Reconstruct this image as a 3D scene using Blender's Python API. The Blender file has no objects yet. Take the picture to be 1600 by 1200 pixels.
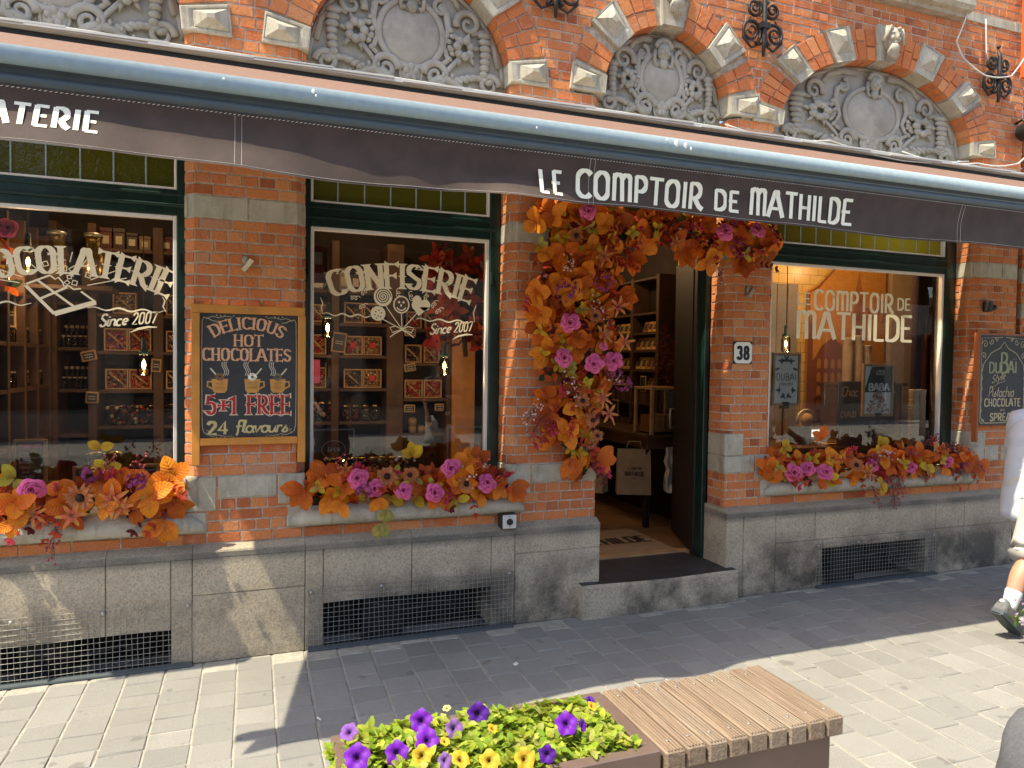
import bpy, math, random
import numpy as np
from mathutils import Vector, Matrix, Euler
R = math.radians
scene = bpy.context.scene
COL = scene.collection
# ------------------------------------------------------------------ camera, sky, sun, exposure
cam_d = bpy.data.cameras.new('camera')
cam = bpy.data.objects.new('camera', cam_d); COL.objects.link(cam)
cam_d.sensor_fit = 'HORIZONTAL'; cam_d.sensor_width = 36.0
cam_d.lens = 1105.7 * 36 / 1600
cam_d.clip_start = 0.05; cam_d.clip_end = 300
def aim(yaw, pitch, roll):
    f = Vector((math.sin(yaw)*math.cos(pitch), math.cos(yaw)*math.cos(pitch), math.sin(pitch)))
    r = f.cross(Vector((0, 0, 1))).normalized(); u = r.cross(f)
    r2 = math.cos(roll)*r + math.sin(roll)*u; u2 = -math.sin(roll)*r + math.cos(roll)*u
    return Matrix((r2, u2, -f)).transposed()
cam.matrix_world = Matrix.Translation((0, -4.2, 1.655)) @ aim(0.35228, -0.030, 0.01318).to_4x4()
scene.camera = cam
SUN = Vector((0.50, 0.135, -1.0)).normalized()          # direction the light travels
elev = math.asin(-SUN.z); azim = math.atan2(-SUN.x, -SUN.y)
world = bpy.data.worlds.new('World'); scene.world = world; world.use_nodes = True
wn = world.node_tree; bg = wn.nodes['Background']
sky = wn.nodes.new('ShaderNodeTexSky'); sky.sky_type = 'NISHITA'; sky.sun_disc = False
sky.sun_elevation = elev; sky.sun_rotation = azim
sky.altitude = 20; sky.air_density = 1.0; sky.dust_density = 2.5; sky.ozone_density = 1.0
wn.links.new(sky.outputs[0], bg.inputs[0]); bg.inputs[1].default_value = 0.135
sl = bpy.data.lights.new('sun', 'SUN'); sl.energy = 3.3; sl.angle = R(0.5); sl.color = (1, 0.91, 0.70)
so = bpy.data.objects.new('sun', sl); COL.objects.link(so); so.location = (-6, -4, 12)
so.rotation_euler = SUN.to_track_quat('-Z', 'Y').to_euler()
scene.view_settings.view_transform = 'Standard'; scene.view_settings.look = 'None'
scene.view_settings.gamma = 1; scene.view_settings.exposure = 1.32
scene.view_settings.use_curve_mapping = False
scene.cycles.max_bounces = 8; scene.cycles.diffuse_bounces = 4; scene.cycles.glossy_bounces = 4
scene.cycles.transparent_max_bounces = 16; scene.cycles.use_denoising = True
scene.cycles.sample_clamp_indirect = 6; scene.cycles.caustics_reflective = False; scene.cycles.caustics_refractive = False

# ------------------------------------------------------------------ materials
MATS = {}
class NT:
    def __init__(s, name):
        s.m = bpy.data.materials.new(name); s.m.use_nodes = True; s.t = s.m.node_tree
        s.b = s.t.nodes['Principled BSDF']; s.out = s.t.nodes['Material Output']; MATS[name] = s.m
    def n(s, typ, **k):
        nd = s.t.nodes.new(typ)
        for a, v in k.items():
            if a.startswith('i_'):
                nd.inputs[int(a[2:]) if a[2:].isdigit() else a[2:].replace('_', ' ')].default_value = v
            else: setattr(nd, a, v)
        return nd
    def l(s, a, b): s.t.links.new(a, b)
    def pos(s): return s.n('ShaderNodeNewGeometry').outputs['Position']
    def noise(s, scale, detail=4, rough=.55, vec=None, dist=0):
        nd = s.n('ShaderNodeTexNoise'); nd.inputs['Scale'].default_value = scale
        nd.inputs['Detail'].default_value = detail; nd.inputs['Roughness'].default_value = rough
        nd.inputs['Distortion'].default_value = dist
        s.l(vec if vec is not None else s.pos(), nd.inputs['Vector']); return nd.outputs['Fac']
    def ramp(s, fac, stops, interp='LINEAR'):
        nd = s.n('ShaderNodeValToRGB'); nd.color_ramp.interpolation = interp
        e = nd.color_ramp.elements
        while len(e) < len(stops): e.new(.5)
        for x, (p, c) in zip(e, stops):
            x.position = p; x.color = (c if not isinstance(c, (int, float)) else (c, c, c)) + (1,) if not isinstance(c, (int, float)) else (c, c, c, 1)
        s.l(fac, nd.inputs[0]); return nd.outputs[0]
    def mix(s, fac, a, b, mode='MIX'):
        nd = s.n('ShaderNodeMix', data_type='RGBA', blend_type=mode)
        for v, i in ((fac, 0), (a, 6), (b, 7)):
            if hasattr(v, 'is_linked') or hasattr(v, 'links'): s.l(v, nd.inputs[i])
            elif i == 0: nd.inputs[0].default_value = v
            else: nd.inputs[i].default_value = (*v, 1) if len(v) == 3 else v
        return nd.outputs[2]
    def math(s, op, a, b=0.5):
        nd = s.n('ShaderNodeMath', operation=op)
        for v, i in ((a, 0), (b, 1)):
            if hasattr(v, 'links'): s.l(v, nd.inputs[i])
            else: nd.inputs[i].default_value = v
        return nd.outputs[0]
    def attr(s, name, out='Fac'): return s.n('ShaderNodeAttribute', attribute_name=name).outputs[out]
    def bump(s, h, dist=.004, st=1, prev=None):
        nd = s.n('ShaderNodeBump'); nd.inputs['Distance'].default_value = dist; nd.inputs['Strength'].default_value = st
        s.l(h, nd.inputs['Height'])
        if prev is not None: s.l(prev, nd.inputs['Normal'])
        s.l(nd.outputs[0], s.b.inputs['Normal']); return nd.outputs[0]
    def set(s, col=None, rough=None, metal=None, spec=None, coat=None):
        for v, k in ((col, 'Base Color'), (rough, 'Roughness'), (metal, 'Metallic'), (spec, 'Specular IOR Level'), (coat, 'Coat Weight')):
            if v is None: continue
            if hasattr(v, 'links'): s.l(v, s.b.inputs[k])
            else: s.b.inputs[k].default_value = (*v, 1) if isinstance(v, tuple) else v
        return s
def plain(name, col, rough=.5, metal=0, var=.12, scale=14, bump=0, bscale=60, coat=None):
    m = NT(name); f = m.noise(scale, 5)
    lo = tuple(c*(1-var) for c in col); hi = tuple(min(1, c*(1+var)) for c in col)
    m.set(m.ramp(f, [(.3, lo), (.7, hi)]), rough, metal, coat=coat)
    if bump: m.bump(m.noise(bscale, 4), bump)
    return m
def facecol(name, rough=.5, coat=None, bump=0, bscale=80, metal=0):
    m = NT(name); c = m.attr('col', 'Color'); f = m.noise(30, 4)
    m.set(m.mix(m.ramp(f, [(.3, 0.), (.7, .22)]), c, (0, 0, 0), 'MULTIPLY'), rough, metal, coat=coat)
    if bump: m.bump(m.noise(bscale, 4), bump)
    return m
# brick: every brick is geometry; the 'tint' attribute gives each its own fired colour
m = NT('brick'); t = m.attr('tint')
c = m.ramp(t, [(0, (.36, .095, .038)), (.25, (.53, .150, .055)), (.5, (.65, .205, .070)), (.72, (.70, .255, .088)), (.88, (.72, .315, .135)), (1, (.54, .26, .16))])
c = m.mix(m.ramp(m.noise(22, 6, .65), [(.35, 0.), (.75, .4)]), c, (.60, .26, .11), 'MIX')
c = m.mix(m.ramp(m.noise(85, 5, .7), [(.44, 0.), (.64, .32)]), c, (.16, .07, .04))
c = m.mix(m.ramp(m.noise(5.5, 7, .7), [(.54, 0.), (.74, .5)]), c, (.58, .40, .31))
m.set(c, .9, spec=.2)
b1 = m.bump(m.noise(38, 5, .65), .008, .9); m.bump(m.noise(190, 4, .7), .0025, .8, b1)
m = NT('mortar'); m.set(m.ramp(m.noise(30, 6), [(.3, (.34, .27, .20)), (.7, (.60, .52, .42))]), .95); m.bump(m.noise(140, 5), .003)
m = NT('bandstone'); c = m.ramp(m.noise(9, 7, .65), [(.25, (.32, .28, .21)), (.5, (.47, .43, .34)), (.75, (.58, .54, .45))])
vm = m.n('ShaderNodeMapping'); vm.inputs['Scale'].default_value = (14, 14, .9); m.l(m.pos(), vm.inputs[0])
c = m.mix(m.ramp(m.noise(2.2, 6, .6, vm.outputs[0]), [(.52, 0.), (.68, .5)]), c, (.2, .18, .13))
c = m.mix(m.ramp(m.noise(120, 4, .6), [(.5, 0.), (.72, .4)]), c, (.3, .27, .21)); m.set(c, .88, spec=.2)
b1 = m.bump(m.noise(150, 5, .7), .003); m.bump(m.noise(18, 4), .004, .5, b1)
m = NT('relief_stone'); c = m.ramp(m.noise(6, 7, .65), [(.25, (.24, .22, .18)), (.5, (.36, .33, .28)), (.75, (.46, .43, .37))])
c = m.mix(m.ramp(m.noise(2.5, 5, .6), [(.5, 0.), (.75, .4)]), c, (.40, .37, .34)); m.set(c, .9, spec=.15)
b1 = m.bump(m.noise(130, 5, .7), .0025); m.bump(m.noise(25, 4), .004, .5, b1)
m = NT('plinth_stone'); c = m.ramp(m.noise(4, 8, .7), [(.2, (.40, .325, .225)), (.5, (.60, .505, .365)), (.8, (.70, .61, .46))])
c = m.mix(m.ramp(m.noise(95, 5, .75), [(.45, 0.), (.62, .62)]), c, (.22, .20, .165))
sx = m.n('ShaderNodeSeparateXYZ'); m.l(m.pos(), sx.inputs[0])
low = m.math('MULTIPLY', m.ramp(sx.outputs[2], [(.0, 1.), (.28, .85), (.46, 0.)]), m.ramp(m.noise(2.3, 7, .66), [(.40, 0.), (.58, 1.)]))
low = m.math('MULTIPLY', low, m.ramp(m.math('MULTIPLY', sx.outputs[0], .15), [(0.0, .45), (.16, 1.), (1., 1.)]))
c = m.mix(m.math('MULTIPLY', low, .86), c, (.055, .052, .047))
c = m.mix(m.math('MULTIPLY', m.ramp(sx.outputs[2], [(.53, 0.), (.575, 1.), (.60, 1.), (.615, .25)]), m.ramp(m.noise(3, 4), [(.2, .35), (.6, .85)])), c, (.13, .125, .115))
m.set(c, .92, spec=.2); b1 = m.bump(m.noise(110, 6, .75), .009); m.bump(m.noise(10, 5), .012, .7, b1)
m = NT('paver'); t = m.attr('tint')
c = m.ramp(t, [(0, (.215, .21, .195)), (.5, (.275, .268, .242)), (1, (.335, .323, .29))])
c = m.mix(m.ramp(m.noise(170, 5, .7), [(.4, 0.), (.68, .5)]), c, (.17, .165, .15)); c = m.mix(m.ramp(m.noise(240, 3, .7), [(.55, 0.), (.7, .4)]), c, (.48, .46, .42))
c = m.mix(m.ramp(m.noise(1.3, 6, .6), [(.48, 0.), (.72, .5)]), c, (.20, .185, .155)); c = m.mix(m.ramp(m.noise(7, 3, .5), [(.665, 0.), (.70, .55)]), c, (.13, .125, .115))
m.set(c, .82, spec=.3); b1 = m.bump(m.noise(200, 5, .75), .004); m.bump(m.noise(14, 4), .006, .6, b1)
m = NT('joint_sand'); m.set(m.ramp(m.noise(14, 7, .7), [(.3, (.27, .25, .205)), (.7, (.46, .43, .36))]), .95); m.bump(m.noise(220, 5), .004)
m = NT('asphalt'); m.set(m.ramp(m.noise(90, 6), [(.3, (.30, .285, .25)), (.7, (.40, .38, .34))]), .9)
plain('green_paint', (.006, .026, .020), .3, var=.25, bump=.0006, bscale=12)
plain('white_paint', (.78, .74, .68), .45, var=.05)
plain('bar_metal', (.30, .375, .395), .62, 0, var=.08, scale=30)
plain('bar_dark', (.075, .09, .095), .5, .1, var=.1)
plain('cassette', (.55, .54, .49), .5, var=.10, scale=6)
plain('bluestone', (.035, .035, .038), .55, var=.35, scale=8, bump=.002)
plain('pink_card', (.60, .07, .22), .6)
plain('plum_cloth', (.028, .010, .014), .9)
plain('black', (.012, .012, .012), .6)
plain('iron', (.03, .024, .02), .55, .3, var=.4, bump=.002)
plain('orange_wood', (.56, .23, .035), .45, var=.18, scale=9)
plain('brown_frame', (.30, .085, .025), .5, var=.2, scale=9)
plain('chalkboard', (.030, .030, .034), .6, var=.2)
plain('cream_paint', (.80, .71, .50), .5, var=.03)
plain('awning_letter', (.80, .77, .62), .7, var=.04)
plain('steel', (.42, .41, .37), .4, .6, var=.2)
plain('dark_brown', (.012, .006, .005), .6, var=.3)
plain('skin', (.52, .27, .17), .5, var=.08, bump=.0006, bscale=200)
plain('white_cloth', (.58, .60, .66), .85, var=.05, bump=.0012, bscale=160)
plain('cream_cloth', (.60, .58, .53), .85, var=.06, bump=.0012, bscale=160)
plain('sock', (.80, .80, .80), .9, bump=.002, bscale=260)
plain('grey_shoe', (.13, .13, .125), .75, var=.3, scale=60, bump=.002, bscale=120)
plain('grey_cloth', (.10, .102, .108), .9, var=.2, scale=120, bump=.001, bscale=400)
plain('strap', (.05, .05, .055), .7)
plain('hair', (.035, .02, .012), .6, bump=.003, bscale=90)
plain('planter_metal', (.19, .13, .105), .42, .35, var=.08, scale=5)
plain('soil', (.035, .024, .017), .95, bump=.01, bscale=60)
plain('twig', (.05, .026, .016), .8, var=.3)
plain('shop_wood', (.085, .040, .017), .6, var=.4, scale=6, bump=.001)
plain('light_wood', (.46, .27, .12), .55, var=.2, scale=10)
plain('dark_wall', (.035, .023, .017), .8, var=.3, scale=3)
plain('ceiling_paint', (.34, .27, .20), .8)
plain('kraft', (.36, .25, .14), .85, var=.12, bump=.002, bscale=20)
plain('brass', (.55, .38, .13), .25, .9)
plain('chocolate', (.05, .02, .012), .35)
plain('cup_paper', (.62, .53, .42), .7)
plain('paper', (.80, .78, .72), .8, var=.04)
plain('red_lacquer', (.55, .02, .015), .4)
plain('orange_lacquer', (.62, .12, .03), .45)
plain('cable', (.62, .60, .56), .6)
plain('render_wall', (.22, .19, .155), .9, var=.12, scale=3)
plain('teal_metal', (.03, .09, .09), .4)
m = NT('window_paint'); m.set(m.attr('col', 'Color'), .6); facecol('painted', .55); facecol('printed', .7); facecol('glossy_painted', .18, .3)
m = NT('floor_wood'); sx = m.n('ShaderNodeSeparateXYZ'); m.l(m.pos(), sx.inputs[0])
vm = m.n('ShaderNodeMapping'); vm.inputs['Scale'].default_value = (1.2, 16, 1); m.l(m.pos(), vm.inputs[0])
m.set(m.ramp(m.noise(2.5, 6, .6, vm.outputs[0]), [(.3, (.20, .10, .04)), (.7, (.40, .22, .10))]), .4)
m = NT('bench_wood'); vm = m.n('ShaderNodeMapping'); vm.inputs['Scale'].default_value = (42, 2.2, 42); m.l(m.pos(), vm.inputs[0])
f1 = m.noise(1.4, 7, .62, vm.outputs[0], .6); t = m.attr('tint')
c = m.ramp(f1, [(.28, (.115, .075, .046)), (.5, (.215, .148, .096)), (.72, (.30, .225, .158))])
c = m.mix(m.ramp(t, [(0, 0.), (1, .45)]), c, (.30, .25, .19)); c = m.mix(m.ramp(m.noise(9, 5), [(.62, 0.), (.78, .4)]), c, (.30, .14, .07)); m.set(c, .75)
m.bump(f1, .006)
# awning cloth: woven, lets a little light through
m = NT('awning_cloth'); c = m.ramp(m.noise(5, 6, .6), [(.3, (.155, .112, .098)), (.7, (.20, .150, .132))])
m.set(c, .9, spec=.1); tr = m.n('ShaderNodeBsdfTranslucent'); tr.inputs[0].default_value = (.17, .12, .10, 1)
mx = m.n('ShaderNodeMixShader'); mx.inputs[0].default_value = .12; m.l(m.b.outputs[0], mx.inputs[1]); m.l(tr.outputs[0], mx.inputs[2]); m.l(mx.outputs[0], m.out.inputs[0])
m.bump(m.noise(300, 3), .0012)
plain('canopy_cloth', (.185, .108, .078), .9, var=.2, scale=40, bump=.001, bscale=300)
plain('valance_cloth', (.058, .038, .031), .9, var=.22, scale=7, bump=.001, bscale=300)
# leaves: colour per face, veins from the leaf's own coordinates, thin enough to glow when backlit
def leafmat(name, rough=.5, trans=.3, vein=.35):
    m = NT(name); c = m.attr('col', 'Color'); sx = m.n('ShaderNodeSeparateXYZ'); m.l(m.attr('luv', 'Vector'), sx.inputs[0])
    au = m.math('ABSOLUTE', sx.outputs[0], 0)
    mid = m.ramp(au, [(.0, 1.), (.055, .6), (.1, 0.)])
    w = m.math('SINE', m.math('MULTIPLY', m.math('SUBTRACT', sx.outputs[1], m.math('MULTIPLY', au, .28)), 44), 0)
    vn = m.math('MAXIMUM', mid, m.math('MULTIPLY', m.ramp(w, [(.80, 0.), (.97, 1.)]), .55))
    c = m.mix(m.math('MULTIPLY', vn, vein), c, (.30, .10, .02), 'MIX')
    c = m.mix(m.ramp(m.noise(40, 4), [(.35, 0.), (.7, .35)]), c, (.5, .25, .1), 'MULTIPLY')
    m.set(c, rough, spec=.3)
    tr = m.n('ShaderNodeBsdfTranslucent'); m.l(c, tr.inputs[0])
    mx = m.n('ShaderNodeMixShader'); mx.inputs[0].default_value = trans
    m.l(m.b.outputs[0], mx.inputs[1]); m.l(tr.outputs[0], mx.inputs[2]); m.l(mx.outputs[0], m.out.inputs[0])
    m.bump(w, .0012, .6)
leafmat('leaf'); leafmat('petal', .55, .25, 0.0); leafmat('green_leaf', .5, .45, .0)
# shop glass: clear sheet with Fresnel reflection
def glass(name, tint=(1, 1, 1), ior=1.75):
    m = NT(name); tr = m.n('ShaderNodeBsdfTransparent'); tr.inputs[0].default_value = (*tint, 1)
    gl = m.n('ShaderNodeBsdfGlossy'); gl.inputs['Roughness'].default_value = .003
    fr = m.n('ShaderNodeFresnel'); fr.inputs[0].default_value = ior
    mx = m.n('ShaderNodeMixShader'); m.l(fr.outputs[0], mx.inputs[0]); m.l(tr.outputs[0], mx.inputs[1]); m.l(gl.outputs[0], mx.inputs[2]); m.l(mx.outputs[0], m.out.inputs[0])
    return m
glass('glass', (.93, .95, .93), 1.9); glass('jar_glass', (.92, .90, .84), 1.45)
m = NT('stained_glass'); t = m.attr('tint'); c = m.ramp(t, [(0, (.035, .05, .008)), (.6, (.06, .08, .012)), (1, (.085, .08, .010))]); m.set(c, .16, spec=.6); m.bump(m.noise(28, 3, .5, dist=1.2), .006)
tr = m.n('ShaderNodeBsdfTranslucent'); tr.inputs[0].default_value = (.085, .105, .012, 1); mx = m.n('ShaderNodeMixShader'); mx.inputs[0].default_value = .5
m.l(m.b.outputs[0], mx.inputs[1]); m.l(tr.outputs[0], mx.inputs[2]); m.l(mx.outputs[0], m.out.inputs[0])
def emit(name, col, s):
    m = NT(name); m.b.inputs['Base Color'].default_value = (*col, 1); m.b.inputs['Emission Color'].default_value = (*col, 1); m.b.inputs['Emission Strength'].default_value = s
emit('filament', (1, .58, .18), 22)
m = NT('yellow_tile'); bt = m.n('ShaderNodeTexBrick'); bt.offset = .5; bt.inputs['Scale'].default_value = 1
bt.inputs['Brick Width'].default_value = .2; bt.inputs['Row Height'].default_value = .1; bt.inputs['Mortar Size'].default_value = .003
bt.inputs['Color1'].default_value = (.58, .36, .10, 1); bt.inputs['Color2'].default_value = (.66, .43, .14, 1); bt.inputs['Mortar'].default_value = (.24, .13, .03, 1)
vm = m.n('ShaderNodeMapping'); vm.inputs['Rotation'].default_value = (R(-90), 0, 0); m.l(m.pos(), vm.inputs[0]); m.l(vm.outputs[0], bt.inputs[0]); m.set(bt.outputs[0], .25)
# ------------------------------------------------------------------ mesh helpers
rnd = random.Random(7)
def U(a, b): return rnd.uniform(a, b)
class MB:
    """collects faces; build() links them as ONE mesh object"""
    def __init__(s): s.v = []; s.f = []; s.m = []; s.t = []; s.c = []; s.luv = {}; s.mi = 0; s.tint = .5; s.col = (.8, .8, .8); s.sm = False; s.smf = []
    def V(s, p): s.v.append((float(p[0]), float(p[1]), float(p[2]))); return len(s.v)-1
    def F(s, idx, mi=None, tint=None, col=None, sm=None):
        s.f.append(tuple(idx)); s.m.append(s.mi if mi is None else mi); s.t.append(s.tint if tint is None else tint)
        s.c.append(s.col if col is None else col); s.smf.append(s.sm if sm is None else sm)
    def poly(s, pts, **k): s.F([s.V(p) for p in pts], **k)
    def box(s, x0, x1, y0, y1, z0, z1, bev=0, **k):
        if bev <= 0:
            i = [s.V((x, y, z)) for x in (x0, x1) for y in (y0, y1) for z in (z0, z1)]
            for q in ((0, 1, 3, 2), (4, 6, 7, 5), (0, 4, 5, 1), (2, 3, 7, 6), (0, 2, 6, 4), (1, 5, 7, 3)): s.F([i[a] for a in q], **k)
            return
        b = min(bev, (x1-x0)*.45, (y1-y0)*.45, (z1-z0)*.45)
        X = ((x0, x0+b), (x1, x1-b)); Y = ((y0, y0+b), (y1, y1-b)); Z = ((z0, z0+b), (z1, z1-b)); id = {}
        for i in (0, 1):
            for j in (0, 1):
                for l in (0, 1):
                    id[i, j, l, 'x'] = s.V((X[i][0], Y[j][1], Z[l][1])); id[i, j, l, 'y'] = s.V((X[i][1], Y[j][0], Z[l][1])); id[i, j, l, 'z'] = s.V((X[i][1], Y[j][1], Z[l][0]))
        for i in (0, 1): s.F([id[i, a, b_, 'x'] for a, b_ in ((0, 0), (0, 1), (1, 1), (1, 0))][::1 if i == 0 else -1], **k)
        for j in (0, 1): s.F([id[a, j, b_, 'y'] for a, b_ in ((0, 0), (1, 0), (1, 1), (0, 1))][::1 if j == 0 else -1], **k)
        for l in (0, 1): s.F([id[a, b_, l, 'z'] for a, b_ in ((0, 0), (0, 1), (1, 1), (1, 0))][::1 if l == 0 else -1], **k)
        for i in (0, 1):
            for j in (0, 1): s.F([id[i, j, 0, 'x'], id[i, j, 0, 'y'], id[i, j, 1, 'y'], id[i, j, 1, 'x']][::1 if i == j else -1], **k)
            for l in (0, 1): s.F([id[i, 0, l, 'x'], id[i, 1, l, 'x'], id[i, 1, l, 'z'], id[i, 0, l, 'z']][::1 if i == l else -1], **k)
        for j in (0, 1):
            for l in (0, 1): s.F([id[0, j, l, 'y'], id[0, j, l, 'z'], id[1, j, l, 'z'], id[1, j, l, 'y']][::1 if j == l else -1], **k)
        for i in (0, 1):
            for j in (0, 1):
                for l in (0, 1): s.F([id[i, j, l, 'x'], id[i, j, l, 'y'], id[i, j, l, 'z']], **k)
    def obox(s, c, ax, ay, az, hx, hy, hz, **k):
        c = Vector(c); i = [s.V(c+ax*(hx*a)+ay*(hy*b)+az*(hz*d)) for a in (-1, 1) for b in (-1, 1) for d in (-1, 1)]
        for q in ((0, 1, 3, 2), (4, 6, 7, 5), (0, 4, 5, 1), (2, 3, 7, 6), (0, 2, 6, 4), (1, 5, 7, 3)): s.F([i[a] for a in q], **k)
    def tube(s, pts, r, n=8, caps=True, closed=False, flat=1.0, **k):
        pts = [Vector(p) for p in pts]; N = len(pts); rr = r if hasattr(r, '__len__') else [r]*N
        rings = []; pn = None
        for i, p in enumerate(pts):
            a = pts[i-1] if (i or closed) else p; b = pts[(i+1) % N] if (i < N-1 or closed) else p
            d = (b-a).normalized() if (b-a).length > 1e-9 else Vector((0, 0, 1))
            if pn is None: pn = d.orthogonal().normalized()
            n1 = (pn-d*pn.dot(d)); n1 = n1.normalized() if n1.length > 1e-6 else d.orthogonal().normalized(); pn = n1; n2 = d.cross(n1)
            rings.append([s.V(p+(n1*math.cos(2*math.pi*j/n)+n2*math.sin(2*math.pi*j/n)*flat)*rr[i]) for j in range(n)])
        k.setdefault('sm', True)
        for i in range(N if closed else N-1):
            A = rings[i]; B = rings[(i+1) % N]
            for j in range(n): s.F([A[j], A[(j+1) % n], B[(j+1) % n], B[j]], **k)
        if caps and not closed:
            s.F(rings[0][::-1], **k); s.F(rings[-1], **k)
    def lathe(s, c, prof, n=14, ax='z', **k):
        """prof: [(r, h)...] about axis through c"""
        c = Vector(c); rings = []; k.setdefault('sm', True)
        for r, h in prof:
            ring = []
            for j in range(n):
                a = 2*math.pi*j/n; u, v = r*math.cos(a), r*math.sin(a)
                ring.append(s.V(c+(Vector((u, v, h)) if ax == 'z' else Vector((u, h, v)) if ax == 'y' else Vector((h, u, v)))))
            rings.append(ring)
        for A, B in zip(rings, rings[1:]):
            for j in range(n): s.F([A[j], A[(j+1) % n], B[(j+1) % n], B[j]], **k)
        s.F(rings[0][::-1], **k); s.F(rings[-1], **k)
    def ball(s, c, rx, ry=None, rz=None, n=12, m=8, rot=None, **k):
        ry = rx if ry is None else ry; rz = rx if rz is None else rz; c = Vector(c); rings = []; k.setdefault('sm', True)
        for i in range(1, m):
            a = math.pi*i/m; ring = []
            for j in range(n):
                b = 2*math.pi*j/n; p = Vector((rx*math.sin(a)*math.cos(b), ry*math.sin(a)*math.sin(b), rz*math.cos(a)))
                ring.append(s.V(c+(rot@p if rot else p)))
            rings.append(ring)
        t = Vector((0, 0, rz)); top = s.V(c+(rot@t if rot else t)); bot = s.V(c-(rot@t if rot else t))
        for j in range(n):
            s.F([top, rings[0][j], rings[0][(j+1) % n]], **k); s.F([bot, rings[-1][(j+1) % n], rings[-1][j]], **k)
        for A, B in zip(rings, rings[1:]):
            for j in range(n): s.F([A[j], B[j], B[(j+1) % n], A[(j+1) % n]], **k)
    def extrude(s, prof, x0, x1, caps=True, **k):
        """profile of (y, z) points, swept along x"""
        A = [s.V((x0, y, z)) for y, z in prof]; B = [s.V((x1, y, z)) for y, z in prof]; n = len(prof)
        for i in range(n): s.F([A[i], A[(i+1) % n], B[(i+1) % n], B[i]], **k)
        if caps: s.F(A[::-1], **k); s.F(B, **k)
    def build(s, name, mats, parent=None, org=None):
        if org is None: org = parent['_org'] if parent is not None and '_org' in parent else (0, 0, 0)
        me = bpy.data.meshes.new(name); o = Vector(org)
        me.from_pydata([(x-o.x, y-o.y, z-o.z) for x, y, z in s.v], [], s.f)
        mats = mats if isinstance(mats, (list, tuple)) else [mats]
        for mm in mats: me.materials.append(MATS[mm])
        n = len(s.f); me.polygons.foreach_set('material_index', s.m); me.polygons.foreach_set('use_smooth', s.smf)
        a = me.attributes.new('tint', 'FLOAT', 'FACE'); a.data.foreach_set('value', s.t)
        a = me.attributes.new('col', 'FLOAT_COLOR', 'FACE'); a.data.foreach_set('color', np.array([(*c, 1) for c in s.c], dtype=np.float32).ravel() if n else [])
        if s.luv:
            L = np.zeros((len(s.v), 3), np.float32)
            for i, q in s.luv.items(): L[i] = q
            a = me.attributes.new('luv', 'FLOAT_VECTOR', 'POINT'); a.data.foreach_set('vector', L.ravel())
        me.update(); ob = bpy.data.objects.new(name, me); COL.objects.link(ob)
        if parent is not None:
            ob.parent = parent; po = parent['_org'] if '_org' in parent else (0, 0, 0)
            ob.location = Vector(org)-Vector(po)
        else: ob.location = o
        ob['_org'] = list(org)
        return ob
def tag(o, label, cat, group=None, kind=None):
    if label: o['label'] = label
    if cat: o['category'] = cat
    if group: o['group'] = group
    if kind: o['kind'] = kind
    return o
def thing(name, loc, label, cat, group=None):
    o = bpy.data.objects.new(name, None); COL.objects.link(o); o.location = loc; o['_org'] = list(loc); o.empty_display_size = .05
    return tag(o, label, cat, group)
def dup(root, loc, label, group=None):
    """a copy of a thing with copies of its parts and their sub-parts"""
    def cp(o, par):
        c = o.copy(); COL.objects.link(c)
        if par is not None: c.parent = par
        for ch in kids.get(o.name, ()): cp(ch, c)
        return c
    kids = {}
    for ch in root.children_recursive: kids.setdefault(ch.parent.name, []).append(ch)
    r = cp(root, None); r.location = loc; r['label'] = label
    if group: r['group'] = group
    return r
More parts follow.
